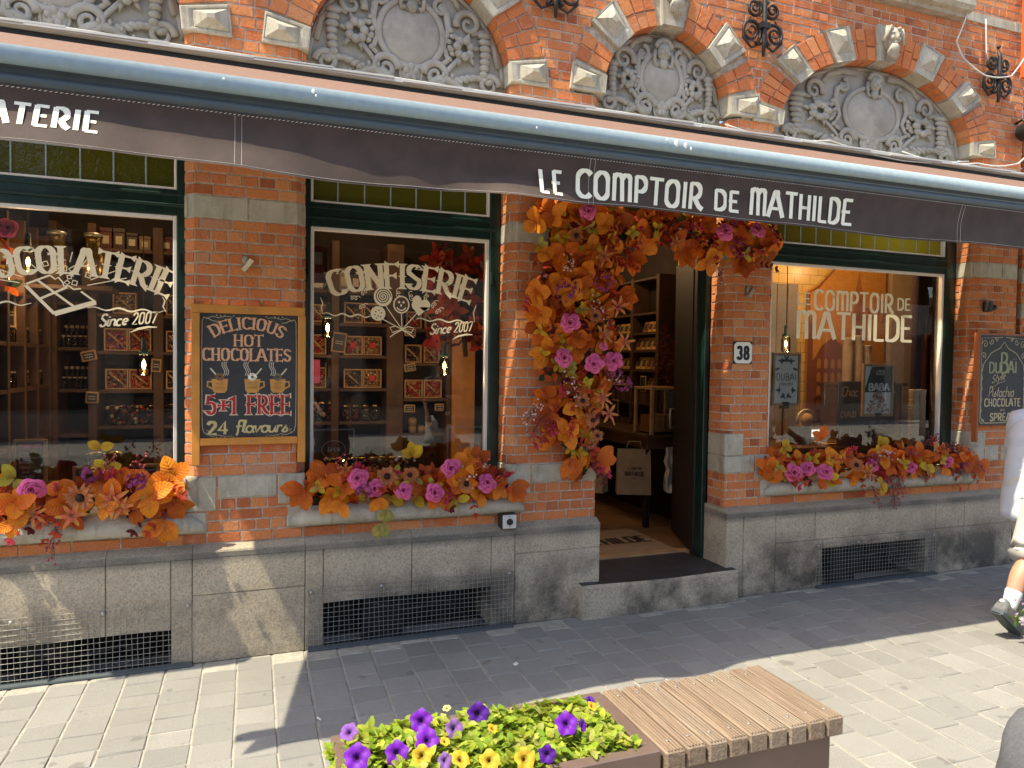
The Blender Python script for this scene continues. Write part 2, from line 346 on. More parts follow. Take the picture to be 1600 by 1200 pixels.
# ------------------------------------------------------------------ lettering: strokes drawn as flat ribbons
def arc(cx, cy, rx, ry, a0, a1, n=12): return [(cx+rx*math.cos(R(a0+(a1-a0)*i/n)), cy+ry*math.sin(R(a0+(a1-a0)*i/n))) for i in range(n+1)]
G = {  # width, strokes on a cap height of 1
'A': (.62, [[(0, 0), (.22, .8)] + arc(.31, .84, .09, .16, 170, 10, 6) + [(.40, .8), (.62, 0)], [(.09, .33), (.53, .33)]]),
'B': (.52, [[(.06, 0), (.06, 1)], [(.06, 1), (.25, 1)]+arc(.25, .76, .21, .24, 90, -90, 8)+[(.06, .52)], [(.06, .52), (.28, .52)]+arc(.28, .26, .24, .26, 90, -90, 8)+[(.06, 0)]]),
'C': (.52, [arc(.30, .72, .24, .28, 35, 180, 10)+arc(.30, .28, .24, .28, 180, 325, 10)]),
'D': (.54, [[(.06, 0), (.06, 1)], [(.06, 1), (.2, 1)]+arc(.2, .68, .3, .32, 90, 0, 8)+arc(.2, .32, .3, .32, 0, -90, 8)+[(.06, 0)]]),
'E': (.44, [[(.06, 0), (.06, 1)], [(.06, 1), (.42, 1)], [(.0, .52), (.36, .52)], [(.06, 0), (.44, 0)]]),
'F': (.42, [[(.06, 0), (.06, 1)], [(.06, 1), (.42, 1)], [(.0, .52), (.34, .52)]]),
'G': (.54, [arc(.30, .72, .24, .28, 35, 180, 10)+arc(.30, .28, .24, .28, 180, 350, 10)+[(.54, .48), (.34, .48)]]),
'H': (.52, [[(.06, 0), (.06, 1)], [(.46, 0), (.46, 1)], [(.06, .5), (.46, .5)]]),
'I': (.16, [[(.08, 0), (.08, 1)]]),
'L': (.40, [[(.06, 1), (.06, 0)], [(.06, 0), (.40, 0)]]),
'M': (.70, [[(.06, 0), (.06, 1)], [(.06, .84)]+arc(.2, .84, .14, .16, 180, 0, 8)+[(.36, 0)], [(.36, .84)]+arc(.5, .84, .14, .16, 180, 0, 8)+[(.64, 0)]]),
'N': (.56, [[(.06, 0), (.06, 1)], [(.06, 1), (.50, 0)], [(.50, 0), (.50, 1)]]),
'O': (.56, [arc(.28, .72, .22, .28, 0, 180, 10)+arc(.28, .28, .22, .28, 180, 360, 10)+[(.50, .73)]]),
'P': (.48, [[(.06, 0), (.06, 1)], [(.06, 1), (.22, 1)]+arc(.22, .72, .22, .28, 90, -90, 10)+[(.06, .44)]]),
'R': (.52, [[(.06, 0), (.06, 1)], [(.06, 1), (.22, 1)]+arc(.22, .72, .22, .28, 90, -90, 10)+[(.06, .44)], [(.22, .44), (.40, .1), (.52, 0)]]),
'S': (.48, [arc(.24, .75, .19, .25, 30, 200, 9)+[(.16, .58), (.32, .44)]+arc(.24, .26, .2, .26, 30, -160, 9)]),
'T': (.50, [[(.25, 0), (.25, 1)], [(0, 1), (.50, 1)]]),
'U': (.54, [[(.06, 1), (.06, .3)]+arc(.27, .28, .21, .28, 180, 360, 10)+[(.48, 1)]]),
'W': (.74, [[(0, 1), (.18, 0), (.37, .8), (.56, 0), (.74, 1)]]), 'X': (.5, [[(0, 0), (.5, 1)], [(0, 1), (.5, 0)]]),
'Y': (.54, [[(0, 1), (.27, .45), (.27, 0)], [(.54, 1), (.27, .45)]]),
'0': (.50, [arc(.25, .72, .2, .28, 0, 180, 10)+arc(.25, .28, .2, .28, 180, 360, 10)+[(.45, .73)]]), '1': (.28, [[(.0, .8), (.16, 1), (.16, 0)]]),
'2': (.48, [arc(.23, .74, .2, .26, 170, -20, 9)+[(.05, 0), (.46, 0)]]), '3': (.46, [arc(.22, .75, .18, .25, 160, -80, 9), arc(.22, .26, .2, .26, 85, -160, 10)]),
'4': (.50, [[(.36, 0), (.36, 1), (.02, .3), (.50, .3)]]), '5': (.48, [[(.42, 1), (.1, 1), (.07, .55)]+arc(.24, .32, .2, .32, 120, -150, 11)]),
'7': (.46, [[(.02, 1), (.44, 1), (.18, 0)]]), '8': (.48, [arc(.24, .76, .17, .24, 0, 360, 14), arc(.24, .26, .2, .26, 0, 360, 14)]),
'+': (.5, [[(.25, .22), (.25, .74)], [(.0, .48), (.50, .48)]]), '-': (.3, [[(.03, .45), (.27, .45)]]),
# script lower case, x height .55
'a': (.5, [arc(.22, .27, .2, .27, 20, 380, 12), [(.42, .52), (.41, .1), (.5, .02)]]), 'c': (.42, [arc(.22, .27, .2, .27, 50, 310, 10)]),
'd': (.5, [arc(.22, .27, .2, .27, 20, 380, 12), [(.43, 1), (.41, .1), (.5, .02)]]), 'e': (.42, [[(.03, .26), (.40, .34)]+arc(.22, .30, .18, .25, 10, 310, 10)]),
'f': (.36, [arc(.26, .82, .12, .18, 40, 180, 6)+[(.13, .0), (.08, -.2)], [(0, .5), (.3, .54)]]), 'h': (.48, [[(.06, 1), (.03, 0)], [(.05, .35)]+arc(.22, .36, .17, .18, 170, 10, 6)+[(.38, .1), (.48, .02)]]),
'i': (.2, [[(.08, .54), (.06, .1), (.2, .02)], [(.11, .72), (.12, .77)]]), 'l': (.22, [[(.05, .1), (.16, .8)]+arc(.12, .86, .05, .13, 0, 180, 6)+[(.06, .1), (.22, .02)]]),
'n': (.48, [[(.06, .54), (.03, 0)], [(.05, .35)]+arc(.22, .36, .17, .18, 170, 10, 6)+[(.38, .1), (.48, .02)]]), 'o': (.44, [arc(.22, .27, .19, .27, 90, 450, 12)+[(.44, .5)]]),
'r': (.34, [[(.06, .54), (.03, 0)], [(.05, .32)]+arc(.2, .38, .14, .16, 170, 40, 6)]), 's': (.36, [[(.0, .05), (.24, .54)]+arc(.16, .18, .16, .18, 60, -140, 8)]),
't': (.3, [[(.16, .9), (.1, .1), (.26, .03)], [(0, .58), (.3, .6)]]), 'u': (.48, [[(.05, .54), (.06, .15)]+arc(.2, .15, .14, .14, 190, 340, 6)+[(.4, .54), (.39, .08), (.48, .02)]]),
'v': (.4, [[(.03, .54), (.14, 0), (.36, .5), (.42, .46)]]), 'y': (.44, [[(.04, .54), (.2, .05)], [(.42, .54), (.1, -.3)]]), 'g': (.46, [arc(.22, .27, .2, .27, 20, 380, 12), [(.42, .52), (.38, -.2), (.1, -.28)]]),
'k': (.42, [[(.05, 1), (.03, 0)], [(.36, .52), (.06, .24), (.4, 0)]]), 'p': (.46, [[(.06, .54), (.02, -.3)], arc(.24, .27, .19, .27, 180, 540, 12)]), 'm': (.66, [[(.05, .54), (.03, 0)], [(.05, .35)]+arc(.19, .36, .14, .18, 170, 0, 6)+[(.31, 0)], [(.33, .35)]+arc(.46, .36, .14, .18, 170, 0, 6)+[(.6, .08), (.66, .02)]]),
' ': (.30, [])}
def text_shapes(txt, h, wv, wh=None, aspect=1.0, gap=.12, serif=False, slant=0, caps=None):
    """list of 2D polygons (quads) for a line of text, plus its width; wv, wh: stroke width across vertical / horizontal strokes"""
    wh = wv if wh is None else wh; polys = []; x = 0
    for ch in txt:
        w, st = G[ch]; k = (caps or {}).get(ch, 1.0)
        for s in st:
            P = [np.array((p[0]*aspect*h*k, p[1]*h*k)) for p in s]
            L = []
            for i, p in enumerate(P):
                a = P[max(0, i-1)]; b = P[min(len(P)-1, i+1)]; d = b-a; n = np.linalg.norm(d); d = d/n if n > 0 else np.array((1., 0))
                ww = (wv*abs(d[1])+wh*abs(d[0]))*h*.5; nn = np.array((-d[1], d[0]))*ww
                L.append((p+nn, p-nn, d))
            if not serif:                                # square the ends slightly
                e = wh*h*.18; L[0] = (L[0][0]-L[0][2]*e, L[0][1]-L[0][2]*e, L[0][2]); L[-1] = (L[-1][0]+L[-1][2]*e, L[-1][1]+L[-1][2]*e, L[-1][2])
            for (a, b, _), (c, d, _) in zip(L, L[1:]): polys.append([a, b, d, c])
            if serif:
                for (p, s_) in ((P[0], -1), (P[-1], 1)):
                    d = L[0][2] if s_ < 0 else L[-1][2]
                    if abs(d[1]) > .7:                    # flared foot on an upright
                        f = wv*h*1.05; t = wh*h*.55; sg = 1 if d[1]*s_ > 0 else -1
                        polys.append([p+(-f, sg*t), p+(-wv*h*.4, -sg*t*1.6), p+(wv*h*.4, -sg*t*1.6), p+(f, sg*t)])
                    elif abs(d[0]) > .7:                  # beak on a bar
                        f = wv*h*.75; sg = 1 if d[0]*s_ > 0 else -1
                        polys.append([p+(sg*f*.4, f), p+(-sg*f*.8, wh*h*.3), p+(-sg*f*.8, -wh*h*.3), p+(sg*f*.4, -f)])
                if len(P) == 2 and abs(L[0][2][1]) > .9 and abs(P[0][1]-P[1][1]) > .8*h*k:   # mid spur
                    c = (P[0]+P[1])/2; f = wv*h*.95; t = wh*h*.8; polys.append([c+(-f, 0), c+(0, -t), c+(f, 0), c+(0, t)])
        polys_now = polys; x0 = x; adv = w*aspect*h*k+gap*h
        # shift the glyph just added
        cnt = getattr(text_shapes, '_c', 0)
        for q in range(cnt, len(polys)): polys[q] = [p+np.array((x0+slant*p[1], 0)) for p in polys[q]]
        text_shapes._c = len(polys); x += adv
    text_shapes._c = 0
    return polys, x-gap*h
def put_text(mb, txt, cx, z0, h, width, y, wv, wh=None, wrap=None, align='c', fw=None, eps=.00012, **k):
    """write txt on the wall plane (x, z) at depth y, cap height h, total width `width` (glyphs condensed to fit)"""
    kw = {a: k.pop(a) for a in ('gap', 'serif', 'slant', 'caps') if a in k}
    _, w1 = text_shapes(txt, h, wv, wh, 1.0, **kw); g = kw.get('gap', .12)*h*(len(txt)-1)
    asp = max(.2, (width-g)/(w1-g)); polys, w = text_shapes(txt, h, wv, wh, asp, **kw)
    off = -w/2 if align == 'c' else 0
    for i, q in enumerate(polys):
        pts = []
        for p in q:
            X, Z = p[0]+off, p[1]
            if wrap: X, Z = wrap(X, Z)
            P = (cx+X, y-eps*(i % 7), z0+Z) if fw is None else fw(cx+X, z0+Z, eps*(i % 7))
            pts.append(P)
        a = pts; n = (Vector(a[1])-Vector(a[0])).cross(Vector(a[2])-Vector(a[0]))
        mb.poly(a if n.y < 0 else a[::-1], **k)
def arch_wrap(rad):
    """bend a line of text over a circle of radius rad (positive: crown upward)"""
    def f(X, Z):
        t = X/rad; return math.sin(t)*(rad+Z), math.cos(t)*(rad+Z)-rad
    return f
def stroke(mb, pts, w, fy, eps=0, **k):
    """ribbon on the wall plane along 2D points; w: width or list"""
    n = len(pts); ww = w if hasattr(w, '__len__') else [w]*n; L = []
    for i, p in enumerate(pts):
        a = pts[max(0, i-1)]; b = pts[min(n-1, i+1)]; d = np.array((b[0]-a[0], b[1]-a[1])); l = np.linalg.norm(d); d = d/l if l else np.array((1, 0)); nn = np.array((-d[1], d[0]))*ww[i]/2
        L.append((np.array(p)+nn, np.array(p)-nn))
    for (a, b), (c, d) in zip(L, L[1:]): mb.poly([(q[0], fy-eps, q[1]) for q in (a, b, d, c)], **k)
def disc(mb, x, z, rx, rz, y, n=20, **k): mb.poly([(x+rx*math.cos(2*math.pi*i/n), y, z+rz*math.sin(2*math.pi*i/n)) for i in range(n)], **k)
def font_text(mb, txt, x, z, h, y, col=None, align='CENTER', width=None, mi=None):
    """small plain lettering from Blender's own typeface, merged into mb"""
    cu = bpy.data.curves.new('t', 'FONT'); cu.body = txt; cu.align_x = align; cu.size = 1
    ob = bpy.data.objects.new('t', cu); COL.objects.link(ob); dg = bpy.context.evaluated_depsgraph_get(); dg.update()
    me = bpy.data.meshes.new_from_object(ob.evaluated_get(dg)); vs = [v.co.copy() for v in me.vertices]
    if vs:
        s = h/.72; sx_ = s if width is None else width/max(1e-6, max(v.x for v in vs)-min(v.x for v in vs))
        for p in me.polygons: mb.poly([(x+vs[i].x*sx_, y, z+vs[i].y*s) for i in p.vertices], col=col, mi=mi)
    bpy.data.objects.remove(ob); bpy.data.curves.remove(cu); bpy.data.meshes.remove(me)
# ------------------------------------------------------------------ the setting: ground
ZP, ZL0, ZL1, ZB0, ZB1 = .636, .884, 1.008, 2.42, 2.543      # plinth top, lower stone course, upper stone band
def fnoise(x, y):
    return math.sin(x*2.3+1.1)*math.sin(y*1.9+.4)+.5*math.sin(x*5.1+y*3.3)
mb = MB(); mb.poly([(-14, -9.2, -.0055), (18, -9.2, -.0055), (18, -.0, -.0055), (-14, -.0, -.0055)], mi=0)
x = -5.0
while x < 10.5:                                              # courses run away from the shop front
    w = .176+U(-.006, .006); y = -.045 - U(0, .17)
    if y < -.06: mb.box(x+.004, x+w-.004, y+.004, -.048, -.05, -.001, .006, tint=U(0, 1))
    while y > -8.9:
        l = U(.125, .165) if x < .5 else U(.17, .215)
        a = (U(-.0012, .0012), U(-.0016, .0016)); dz = .0015*fnoise(x*3, y*3)+U(-.0014, .0014)
        b = mb.v.__len__(); g = U(.002, .0048)
        mb.box(x+g, x+w-g, y-l+g*.8, y-g*.6, -.05, dz, .005, tint=min(1, max(0, rnd.gauss(.5, .17))), mi=1)
        cx, cy = x+w/2, y-l/2
        for i in range(b, len(mb.v)):
            p = mb.v[i]; mb.v[i] = (p[0]+a[1]*(p[1]-cy)*4+U(-.0022, .0022), p[1]+U(-.0022, .0022), p[2]+(a[0]*(p[0]-cx)+a[1]*(p[1]-cy))*6*(.08 if p[2] < -.02 else 1))
        y -= l
    x += w
tag(mb.build('pavement', ['joint_sand', 'paver']), None, None, kind='structure')
mb = MB(); mb.poly([(-60, -60, -.06), (60, -60, -.06), (60, 40, -.06), (-60, 40, -.06)])
tag(mb.build('street', 'asphalt'), None, None, kind='structure')

# ------------------------------------------------------------------ shop building
shop = thing('brick_shop_building', (2, 0, 0), 'old brick shop building with carved stone arches and a grey stone base', 'building')
CH = (ZB0-ZL1)/23                                            # brick course
def bricks(mb, plan, z0, n, h, kind='brick', ph=0, skip=None, L=(.166, .083), jig=.0016, seat=0):
    """courses of separate bricks along a plan polyline; outward is to the right of travel"""
    P = [np.array(p, float) for p in plan]; cum = [0]
    for a, b in zip(P, P[1:]): cum.append(cum[-1]+np.linalg.norm(b-a))
    tot = cum[-1]; g = .0042 if kind == 'brick' else .0025
    def at(s, i):
        d = (P[i+1]-P[i])/(cum[i+1]-cum[i]); return P[i]+d*(s-cum[i]), np.array((d[1], -d[0]))
    for c in range(n):
        za, zb = z0+c*h, z0+(c+1)*h; l = L[c % len(L)]
        s = -l*U(0, .15) - (l*.5 if (c//2) % 2 and c % 2 == 0 else l*.25 if c % 2 else 0) - ph
        cuts = []
        while s < tot:
            e = s+l*(1+U(-.05, .05)); cuts.append((max(0, s), min(tot, e))); s = e
        if skip:
            out = []
            for a, b in cuts:
                iv = [(a, b)]
                for lo, hi in skip((za+zb)/2):
                    nv = []
                    for q, r in iv:
                        if hi <= q or lo >= r: nv.append((q, r))
                        else:
                            if lo > q: nv.append((q, lo))
                            if hi < r: nv.append((hi, r))
                    iv = nv
                out += iv
            cuts = out
        for a, b in cuts:
            for q in cum:
                if abs(a-q) < .007: a = q
                if abs(b-q) < .007: b = q
            if b-a < .008: continue
            tint = min(1, max(0, rnd.gauss(.48, .22))); pr = U(-jig, jig)+seat; dz0, dz1 = g*U(.8, 1.25), g*U(.8, 1.25); cut_ends = [a]+[q for q in cum if a+.002 < q < b-.002]+[b]
            for k, (s0, s1) in enumerate(zip(cut_ends, cut_ends[1:])):
                i = max(j for j in range(len(P)-1) if cum[j] <= s0+1e-6)
                p0, nn = at(s0, i); p1, _ = at(s1, i); d = (p1-p0)/(s1-s0)
                o = lambda p, dep: p+nn*dep
                q0, q1 = p0, p1
                mb.poly([(*o(q0, -.005), za), (*o(q1, -.005), za), (*o(q1, -.005), zb), (*o(q0, -.005), zb)], mi=1)
                ga = g*U(.7, 1.2) if k == 0 else 0; gb = g*U(.7, 1.2) if k == len(cut_ends)-2 else 0; bv = .0028
                bk = [(p0+d*ga, za+dz0), (p1-d*gb, za+dz0), (p1-d*gb, zb-dz1), (p0+d*ga, zb-dz1)]
                fr = [(p0+d*(ga+(bv if ga else 0)), za+dz0+bv), (p1-d*(gb+(bv if gb else 0)), za+dz0+bv), (p1-d*(gb+(bv if gb else 0)), zb-dz1-bv), (p0+d*(ga+(bv if ga else 0)), zb-dz1-bv)]
                B = [mb.V((*o(p, -.0055), z)) for p, z in bk]; F = [mb.V((*o(p, pr+U(-.0008, .0008)), z+U(-.0008, .0008))) for p, z in fr]
                mb.F(F, mi=0, tint=tint)
                for j in range(4): mb.F([B[j], B[(j+1) % 4], F[(j+1) % 4], F[j]], mi=0, tint=tint)
CHF = .05
def pier(xl, xr, left=True, right=True, D=.20):
    """plan of a pier: reveal, chamfer, face, chamfer, reveal"""
    p = []
    if left: p += [(xl, D), (xl, CHF), (xl+CHF, 0)]
    else: p += [(xl, 0)]
    if right: p += [(xr-CHF, 0), (xr, CHF), (xr, D)]
    else: p += [(xr, 0)]
    return p
def pier_sq(xl, xr, left=True, right=True, D=.20):
    return ([(xl, D)] if left else [])+[(xl, 0), (xr, 0)]+([(xr, D)] if right else [])
XP = [(-2.2, -1.575, False, True), (-.345, .287, True, True), (1.518, 2.141, True, True), (3.168, 3.58, True, True), (5.62, 6.12, True, False)]
WIN = [(-1.575, -.345), (.287, 1.518), (3.58, 5.62)]
wall = MB()
for xl, xr, a, b in XP:
    bricks(wall, pier_sq(xl, xr, a, b), ZP, 4, (ZL0-ZP)/4)
    bricks(wall, pier_sq(xl, xr, a, b), ZL0, 2, (ZL1-ZL0)/2)
    bricks(wall, pier(xl, xr, a, b), ZL1, 23, CH)
    bricks(wall, pier(xl, xr, a, b), ZB1, 14, .0615)
for xl, xr in WIN: bricks(wall, [(xl+.002, 0), (xr-.002, 0)], ZP, 1, .064, L=(.235, .235))
# arches
ARCH = [(-.96, .61, .61, 3.40), (.9025, .61, .61, 3.40), (2.655, .50, .52, 3.42), (4.56, .97, .60, 3.40)]
RING = .235
def skip_ring(z, off=0.):
    out = []
    for cx, a, b, zs in ARCH:
        if z < zs: out.append((cx-a-RING, cx+a+RING))
        else:
            t = (z-zs)/(b+RING)
            if t < 1: w = (a+RING)*math.sqrt(1-t*t); out.append((cx-w, cx+w))
    return out
X0W, X1W = -2.2, 6.12
zs0 = ZB1+14*.0615                                            # 3.404
bricks(wall, [(X0W, 0), (X1W, 0)], zs0, 30, .0615, skip=lambda z: [(a-X0W, b-X0W) for a, b in skip_ring(z)], jig=.003)
rest = lambda z: [(a-X0W, b-X0W) for a, b in skip_ring(z)]
bricks(wall, [(X0W, 0), (X1W, 0)], ZB1+.0615*14+30*.0615, 6, .25, L=(.3, .3))
blocklist = []; keyst = []
def ell(cx, a, b, zs, t, r=0): return (cx+(a+r)*math.cos(t), zs+(b+r)*math.sin(t))
for ia, (cx, a, b, zs) in enumerate(ARCH):
    n = max(18, int(math.pi*(a+b)/2/.068)); cen = [0, math.pi/2, math.pi]
    ang = [R(45), R(135)] if a < .8 else [R(38), R(66), R(114), R(142)]
    stones = [0.07, math.pi-.07]+ang+[math.pi/2]
    for i in range(n):
        t0, t1 = math.pi*i/n, math.pi*(i+1)/n; tm = (t0+t1)/2
        hw = .088/((a+b)/2)
        sm = [abs(tm-q) < hw*(1.0 if q != math.pi/2 else .85) for q in stones]
        if any(sm): continue
        g = .0035; split = U(.38, .62)*RING
        for r0, r1 in ((0, split), (split, RING)):
            tint = min(1, max(0, rnd.gauss(.5, .2))); pr = U(-.003, .003)-.0012*ia
            dt = g/((a+b)/2)
            q = [ell(cx, a, b, zs, t0+dt, r0+(g if r0 else 0)), ell(cx, a, b, zs, t1-dt, r0+(g if r0 else 0)), ell(cx, a, b, zs, t1-dt, r1-g), ell(cx, a, b, zs, t0+dt, r1-g)]
            c = np.mean(np.array(q), 0); F = [wall.V((*(np.array(p)*.955+c*.045)[:1], pr-.001, (np.array(p)*.955+c*.045)[1])) for p in q]; B = [wall.V((p[0], .006, p[1])) for p in q]
            wall.F(F[::-1], tint=tint)
            for j in range(4): wall.F([B[j], F[j], F[(j+1) % 4], B[(j+1) % 4]], tint=tint)
            w_ = [ell(cx, a, b, zs, t0, r0), ell(cx, a, b, zs, t1, r0), ell(cx, a, b, zs, t1, r1), ell(cx, a, b, zs, t0, r1)]
            wall.poly([(p[0], .0055+.0005*ia, p[1]) for p in w_], mi=1)
        tint = min(1, max(0, rnd.gauss(.5, .2))); p0 = ell(cx, a, b, zs, t0+dt); p1 = ell(cx, a, b, zs, t1-dt)  # underside of the arch
        wall.poly([(p0[0], .001, p0[1]), (p1[0], .001, p1[1]), (p1[0], .14, p1[1]), (p0[0], .14, p0[1])], tint=tint)
        p0 = ell(cx, a, b, zs, t0, .004); p1 = ell(cx, a, b, zs, t1, .004)
        wall.poly([(p0[0], .001, p0[1]), (p1[0], .001, p1[1]), (p1[0], .14, p1[1]), (p0[0], .14, p0[1])], mi=1)
    for q in stones:
        if q == math.pi/2: keyst.append((cx, a, b, zs)); continue
        blocks = MB(); blocklist.append(blocks); hw = .080/((a+b)/2); t0, t1 = q-hw, q+hw
        if q < .2: t0 = 0
        if q > math.pi-.2: t1 = math.pi
        P = [ell(cx, a, b, zs, t0, -.004), ell(cx, a, b, zs, t0, RING+.012), ell(cx, a, b, zs, t1, RING+.012), ell(cx, a, b, zs, t1, -.004)]
        P[1] = (P[1][0], P[1][1]); c = np.mean(np.array(P[0:4]), 0)
        # outer half of the stone carries a diamond point, the inner half is flat
        def ring(f, y, fm=(0, 0)): return [blocks.V((c[0]+fm[0]+(p[0]-c[0]-0*fm[0])*f, y, c[1]+fm[1]+(p[1]-c[1])*f)) for p in P]
        r0 = ring(1, .14); r1 = ring(1, -.016-.003*ia)
        out = np.array(((P[1][0]+P[2][0])/2, (P[1][1]+P[2][1])/2))-c; out = out*.22
        r2 = ring(.93, -.022); r3 = ring(.80, -.022, out*.6); r4 = ring(.72, -.016, out); r5 = ring(.16, -.066, out)
        for A, B in ((r0, r1), (r1, r2), (r2, r3), (r3, r4), (r4, r5)):
            for j in range(4): blocks.F([A[j], A[(j+1) % 4], B[(j+1) % 4], B[j]])
        blocks.F(r5)
for ia, (cx, a, b, zs) in enumerate(ARCH):
    for i in range(60):
        p0, p1 = ell(cx, a, b, zs, math.pi*i/60, .0065), ell(cx, a, b, zs, math.pi*(i+1)/60, .0065); wall.poly([(p0[0], .003, p0[1]), (p1[0], .003, p1[1]), (p1[0], .142, p1[1]), (p0[0], .142, p0[1])], mi=1)
    for i in range(48):
        q = [ell(cx, a, b, zs, math.pi*(i+d)/48, r) for d, r in ((0, .0), (1, .0), (1, RING+.10), (0, RING+.10))]; wall.poly([(p[0], .0085+.0008*ia, p[1]) for p in q], mi=1)
    for s in (-1, 1): x = cx+s*(a+RING); wall.poly([(x-.03, .0125+.001*ia+.0004*s, zs-.1), (x+.03, .0125+.001*ia+.0004*s, zs-.1), (x+.03, .0125+.001*ia+.0004*s, zs+.1), (x-.03, .0125+.001*ia+.0004*s, zs+.1)], mi=1)
wall.build('brick_wall', ['brick', 'mortar'], shop)
for blocks in blocklist: blocks.build('diamond_block', 'bandstone', shop)
for k, (cx, a, b, zs) in enumerate(keyst):                    # carved head keystones
    mb = MB(); zt = zs+b; w0, w1 = .075, .10; h = RING+.03
    if k == 2: h += .09
    q = [(cx-w0, zt-.004), (cx+w0, zt-.004), (cx+w1, zt+h), (cx-w1, zt+h)]
    A = [mb.V((p[0], .14, p[1])) for p in q]; B = [mb.V((p[0], -.03, p[1])) for p in q]
    for j in range(4): mb.F([A[j], A[(j+1) % 4], B[(j+1) % 4], B[j]])
    mb.F(B)
    z = zt+h*.60
    mb.ball((cx, -.055, z), .060, .062, .085, 14, 10); mb.ball((cx, -.112, z-.012), .014, .022, .026, 8, 6)       # skull, nose
    for s in (-1, 1):
        mb.ball((cx+s*.026, -.104, z+.022), .016, .010, .010, 8, 5); mb.ball((cx+s*.030, -.098, z-.018), .020, .016, .020, 8, 6)
        mb.ball((cx+s*.062, -.05, z), .014, .03, .03, 8, 6)
        for j in range(4): mb.tube([(cx+s*(.02+.018*j), -.085, z+.055+.012*(j % 2)), (cx+s*(.045+.012*j), -.095, z+.066-.02*j), (cx+s*(.055+.014*j), -.08, z+.06-.035*j)], .014, 6)
    mb.ball((cx, -.100, z-.045), .026, .014, .010, 8, 6); mb.ball((cx, -.085, z-.085), .045, .035, .045, 10, 7)
    for j in range(7): a_ = R(200+20*j); mb.tube([(cx+.03*math.cos(a_), -.09, z-.06+.02*math.sin(a_)), (cx+.055*math.cos(a_), -.085, z-.105+.035*math.sin(a_)), (cx+.05*math.cos(a_+.3), -.06, z-.15+.02*math.sin(a_))], [.014, .012, .004], 6)
    mb.build('keystone', 'bandstone', shop)
# stone bands and corner stones
for xl, xr, a, b in XP:
    band = MB(); bricks(band, pier(xl, xr, a, b), ZB0, 1, ZB1-ZB0, 'stone', L=(.31,), seat=.002, ph=.1); band.build('stone_band', ['bandstone', 'mortar'], shop)
def stone(mb_, x0, x1, z0, z1, d=.2, y=-.004): mb = MB(); mb.box(x0+.002, x1-.002, y, d, z0+.002, z1-.002, .006); mb.build('corner_stone', 'bandstone', shop)
ls = None
for xl, xr, l, r in ((-.345, .287, 1, 1), (1.518, 2.141, 1, 0), (3.168, 3.58, 0, 1), (5.62, 6.12, 1, 0), (-2.2, -1.575, 0, 1)):
    if l: stone(ls, xl-.004, xl+.165, .815, ZL1); stone(ls, xl-.004, xl+.115, .70, .815); xm = xl+.165
    else: xm = xl
    if r: stone(ls, xr-.15, xr+.004, .835, ZL1); stone(ls, xr-.10, xr+.004, .70, .835); xe = xr-.15
    else: xe = xr
    if xe-xm > .32: stone(ls, xm, (xm+xe)/2+U(-.03, .05), ZL0, ZL1, .02); stone(ls, (xm+xe)/2+.03, xe, ZL0, ZL1, .02, -.0045)
    else: stone(ls, xm, xe, ZL0, ZL1, .02)
stone(ls, 3.164, 3.33, ZL1, 1.17); stone(ls, 3.164, 3.29, ZL0, ZL1, .2, -.005); stone(ls, 2.0, 2.145, ZL1, 1.17); stone(ls, 2.03, 2.146, ZL0, ZL1, .2, -.006)
stone(ls, 5.616, 5.80, ZL1-.03, ZL1+.12, .2, -.002)
for x in (-.345, 1.518, 5.62):                               # scooped stops where the corner chamfers end
    ls = MB(); ls.lathe((x+.028, .0, ZL1+.005), [(.002, 0), (.045, .0), (.03, -.05), (.004, -.075)], 10); ls.build('chamfer_stop', 'bandstone', shop)

# plinth with cellar openings
pl = MB(); FY = -.06
VENT = [(-1.40, -.405, .0, .20), (.386, 1.40, .0, .262), (4.025, 5.07, .0, .29)]
def pblock(x0, x1, z0, z1, y=FY, d=.3): pl.box(x0+.0015, x1-.0015, y+U(-.0015, .0015), d, z0+.001, z1-.001, .004)
def pcap(x0, x1):
    pl.extrude([(FY, .575), (FY, .602), (FY+.008, .612), (-.0, ZP-.001), (.25, ZP-.001), (.25, .575)], x0+.0012, x1-.0012)
def caps_(xs):
    for a, b in zip(xs, xs[1:]): pcap(a, b)
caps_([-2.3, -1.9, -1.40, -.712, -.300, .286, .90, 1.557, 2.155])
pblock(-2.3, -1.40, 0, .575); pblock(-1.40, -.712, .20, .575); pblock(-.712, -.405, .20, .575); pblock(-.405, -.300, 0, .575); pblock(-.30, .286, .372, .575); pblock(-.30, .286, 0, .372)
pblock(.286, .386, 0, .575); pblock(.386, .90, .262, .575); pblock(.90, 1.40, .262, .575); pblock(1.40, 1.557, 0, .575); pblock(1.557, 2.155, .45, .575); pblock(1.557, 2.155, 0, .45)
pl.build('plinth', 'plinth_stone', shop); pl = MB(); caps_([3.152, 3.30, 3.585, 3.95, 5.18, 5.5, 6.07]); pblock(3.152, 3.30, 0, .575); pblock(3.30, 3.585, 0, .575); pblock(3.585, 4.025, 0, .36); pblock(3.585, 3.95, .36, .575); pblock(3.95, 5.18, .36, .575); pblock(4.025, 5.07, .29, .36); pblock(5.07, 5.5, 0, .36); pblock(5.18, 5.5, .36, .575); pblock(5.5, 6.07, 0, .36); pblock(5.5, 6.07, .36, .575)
pl.build('plinth', 'plinth_stone', shop)
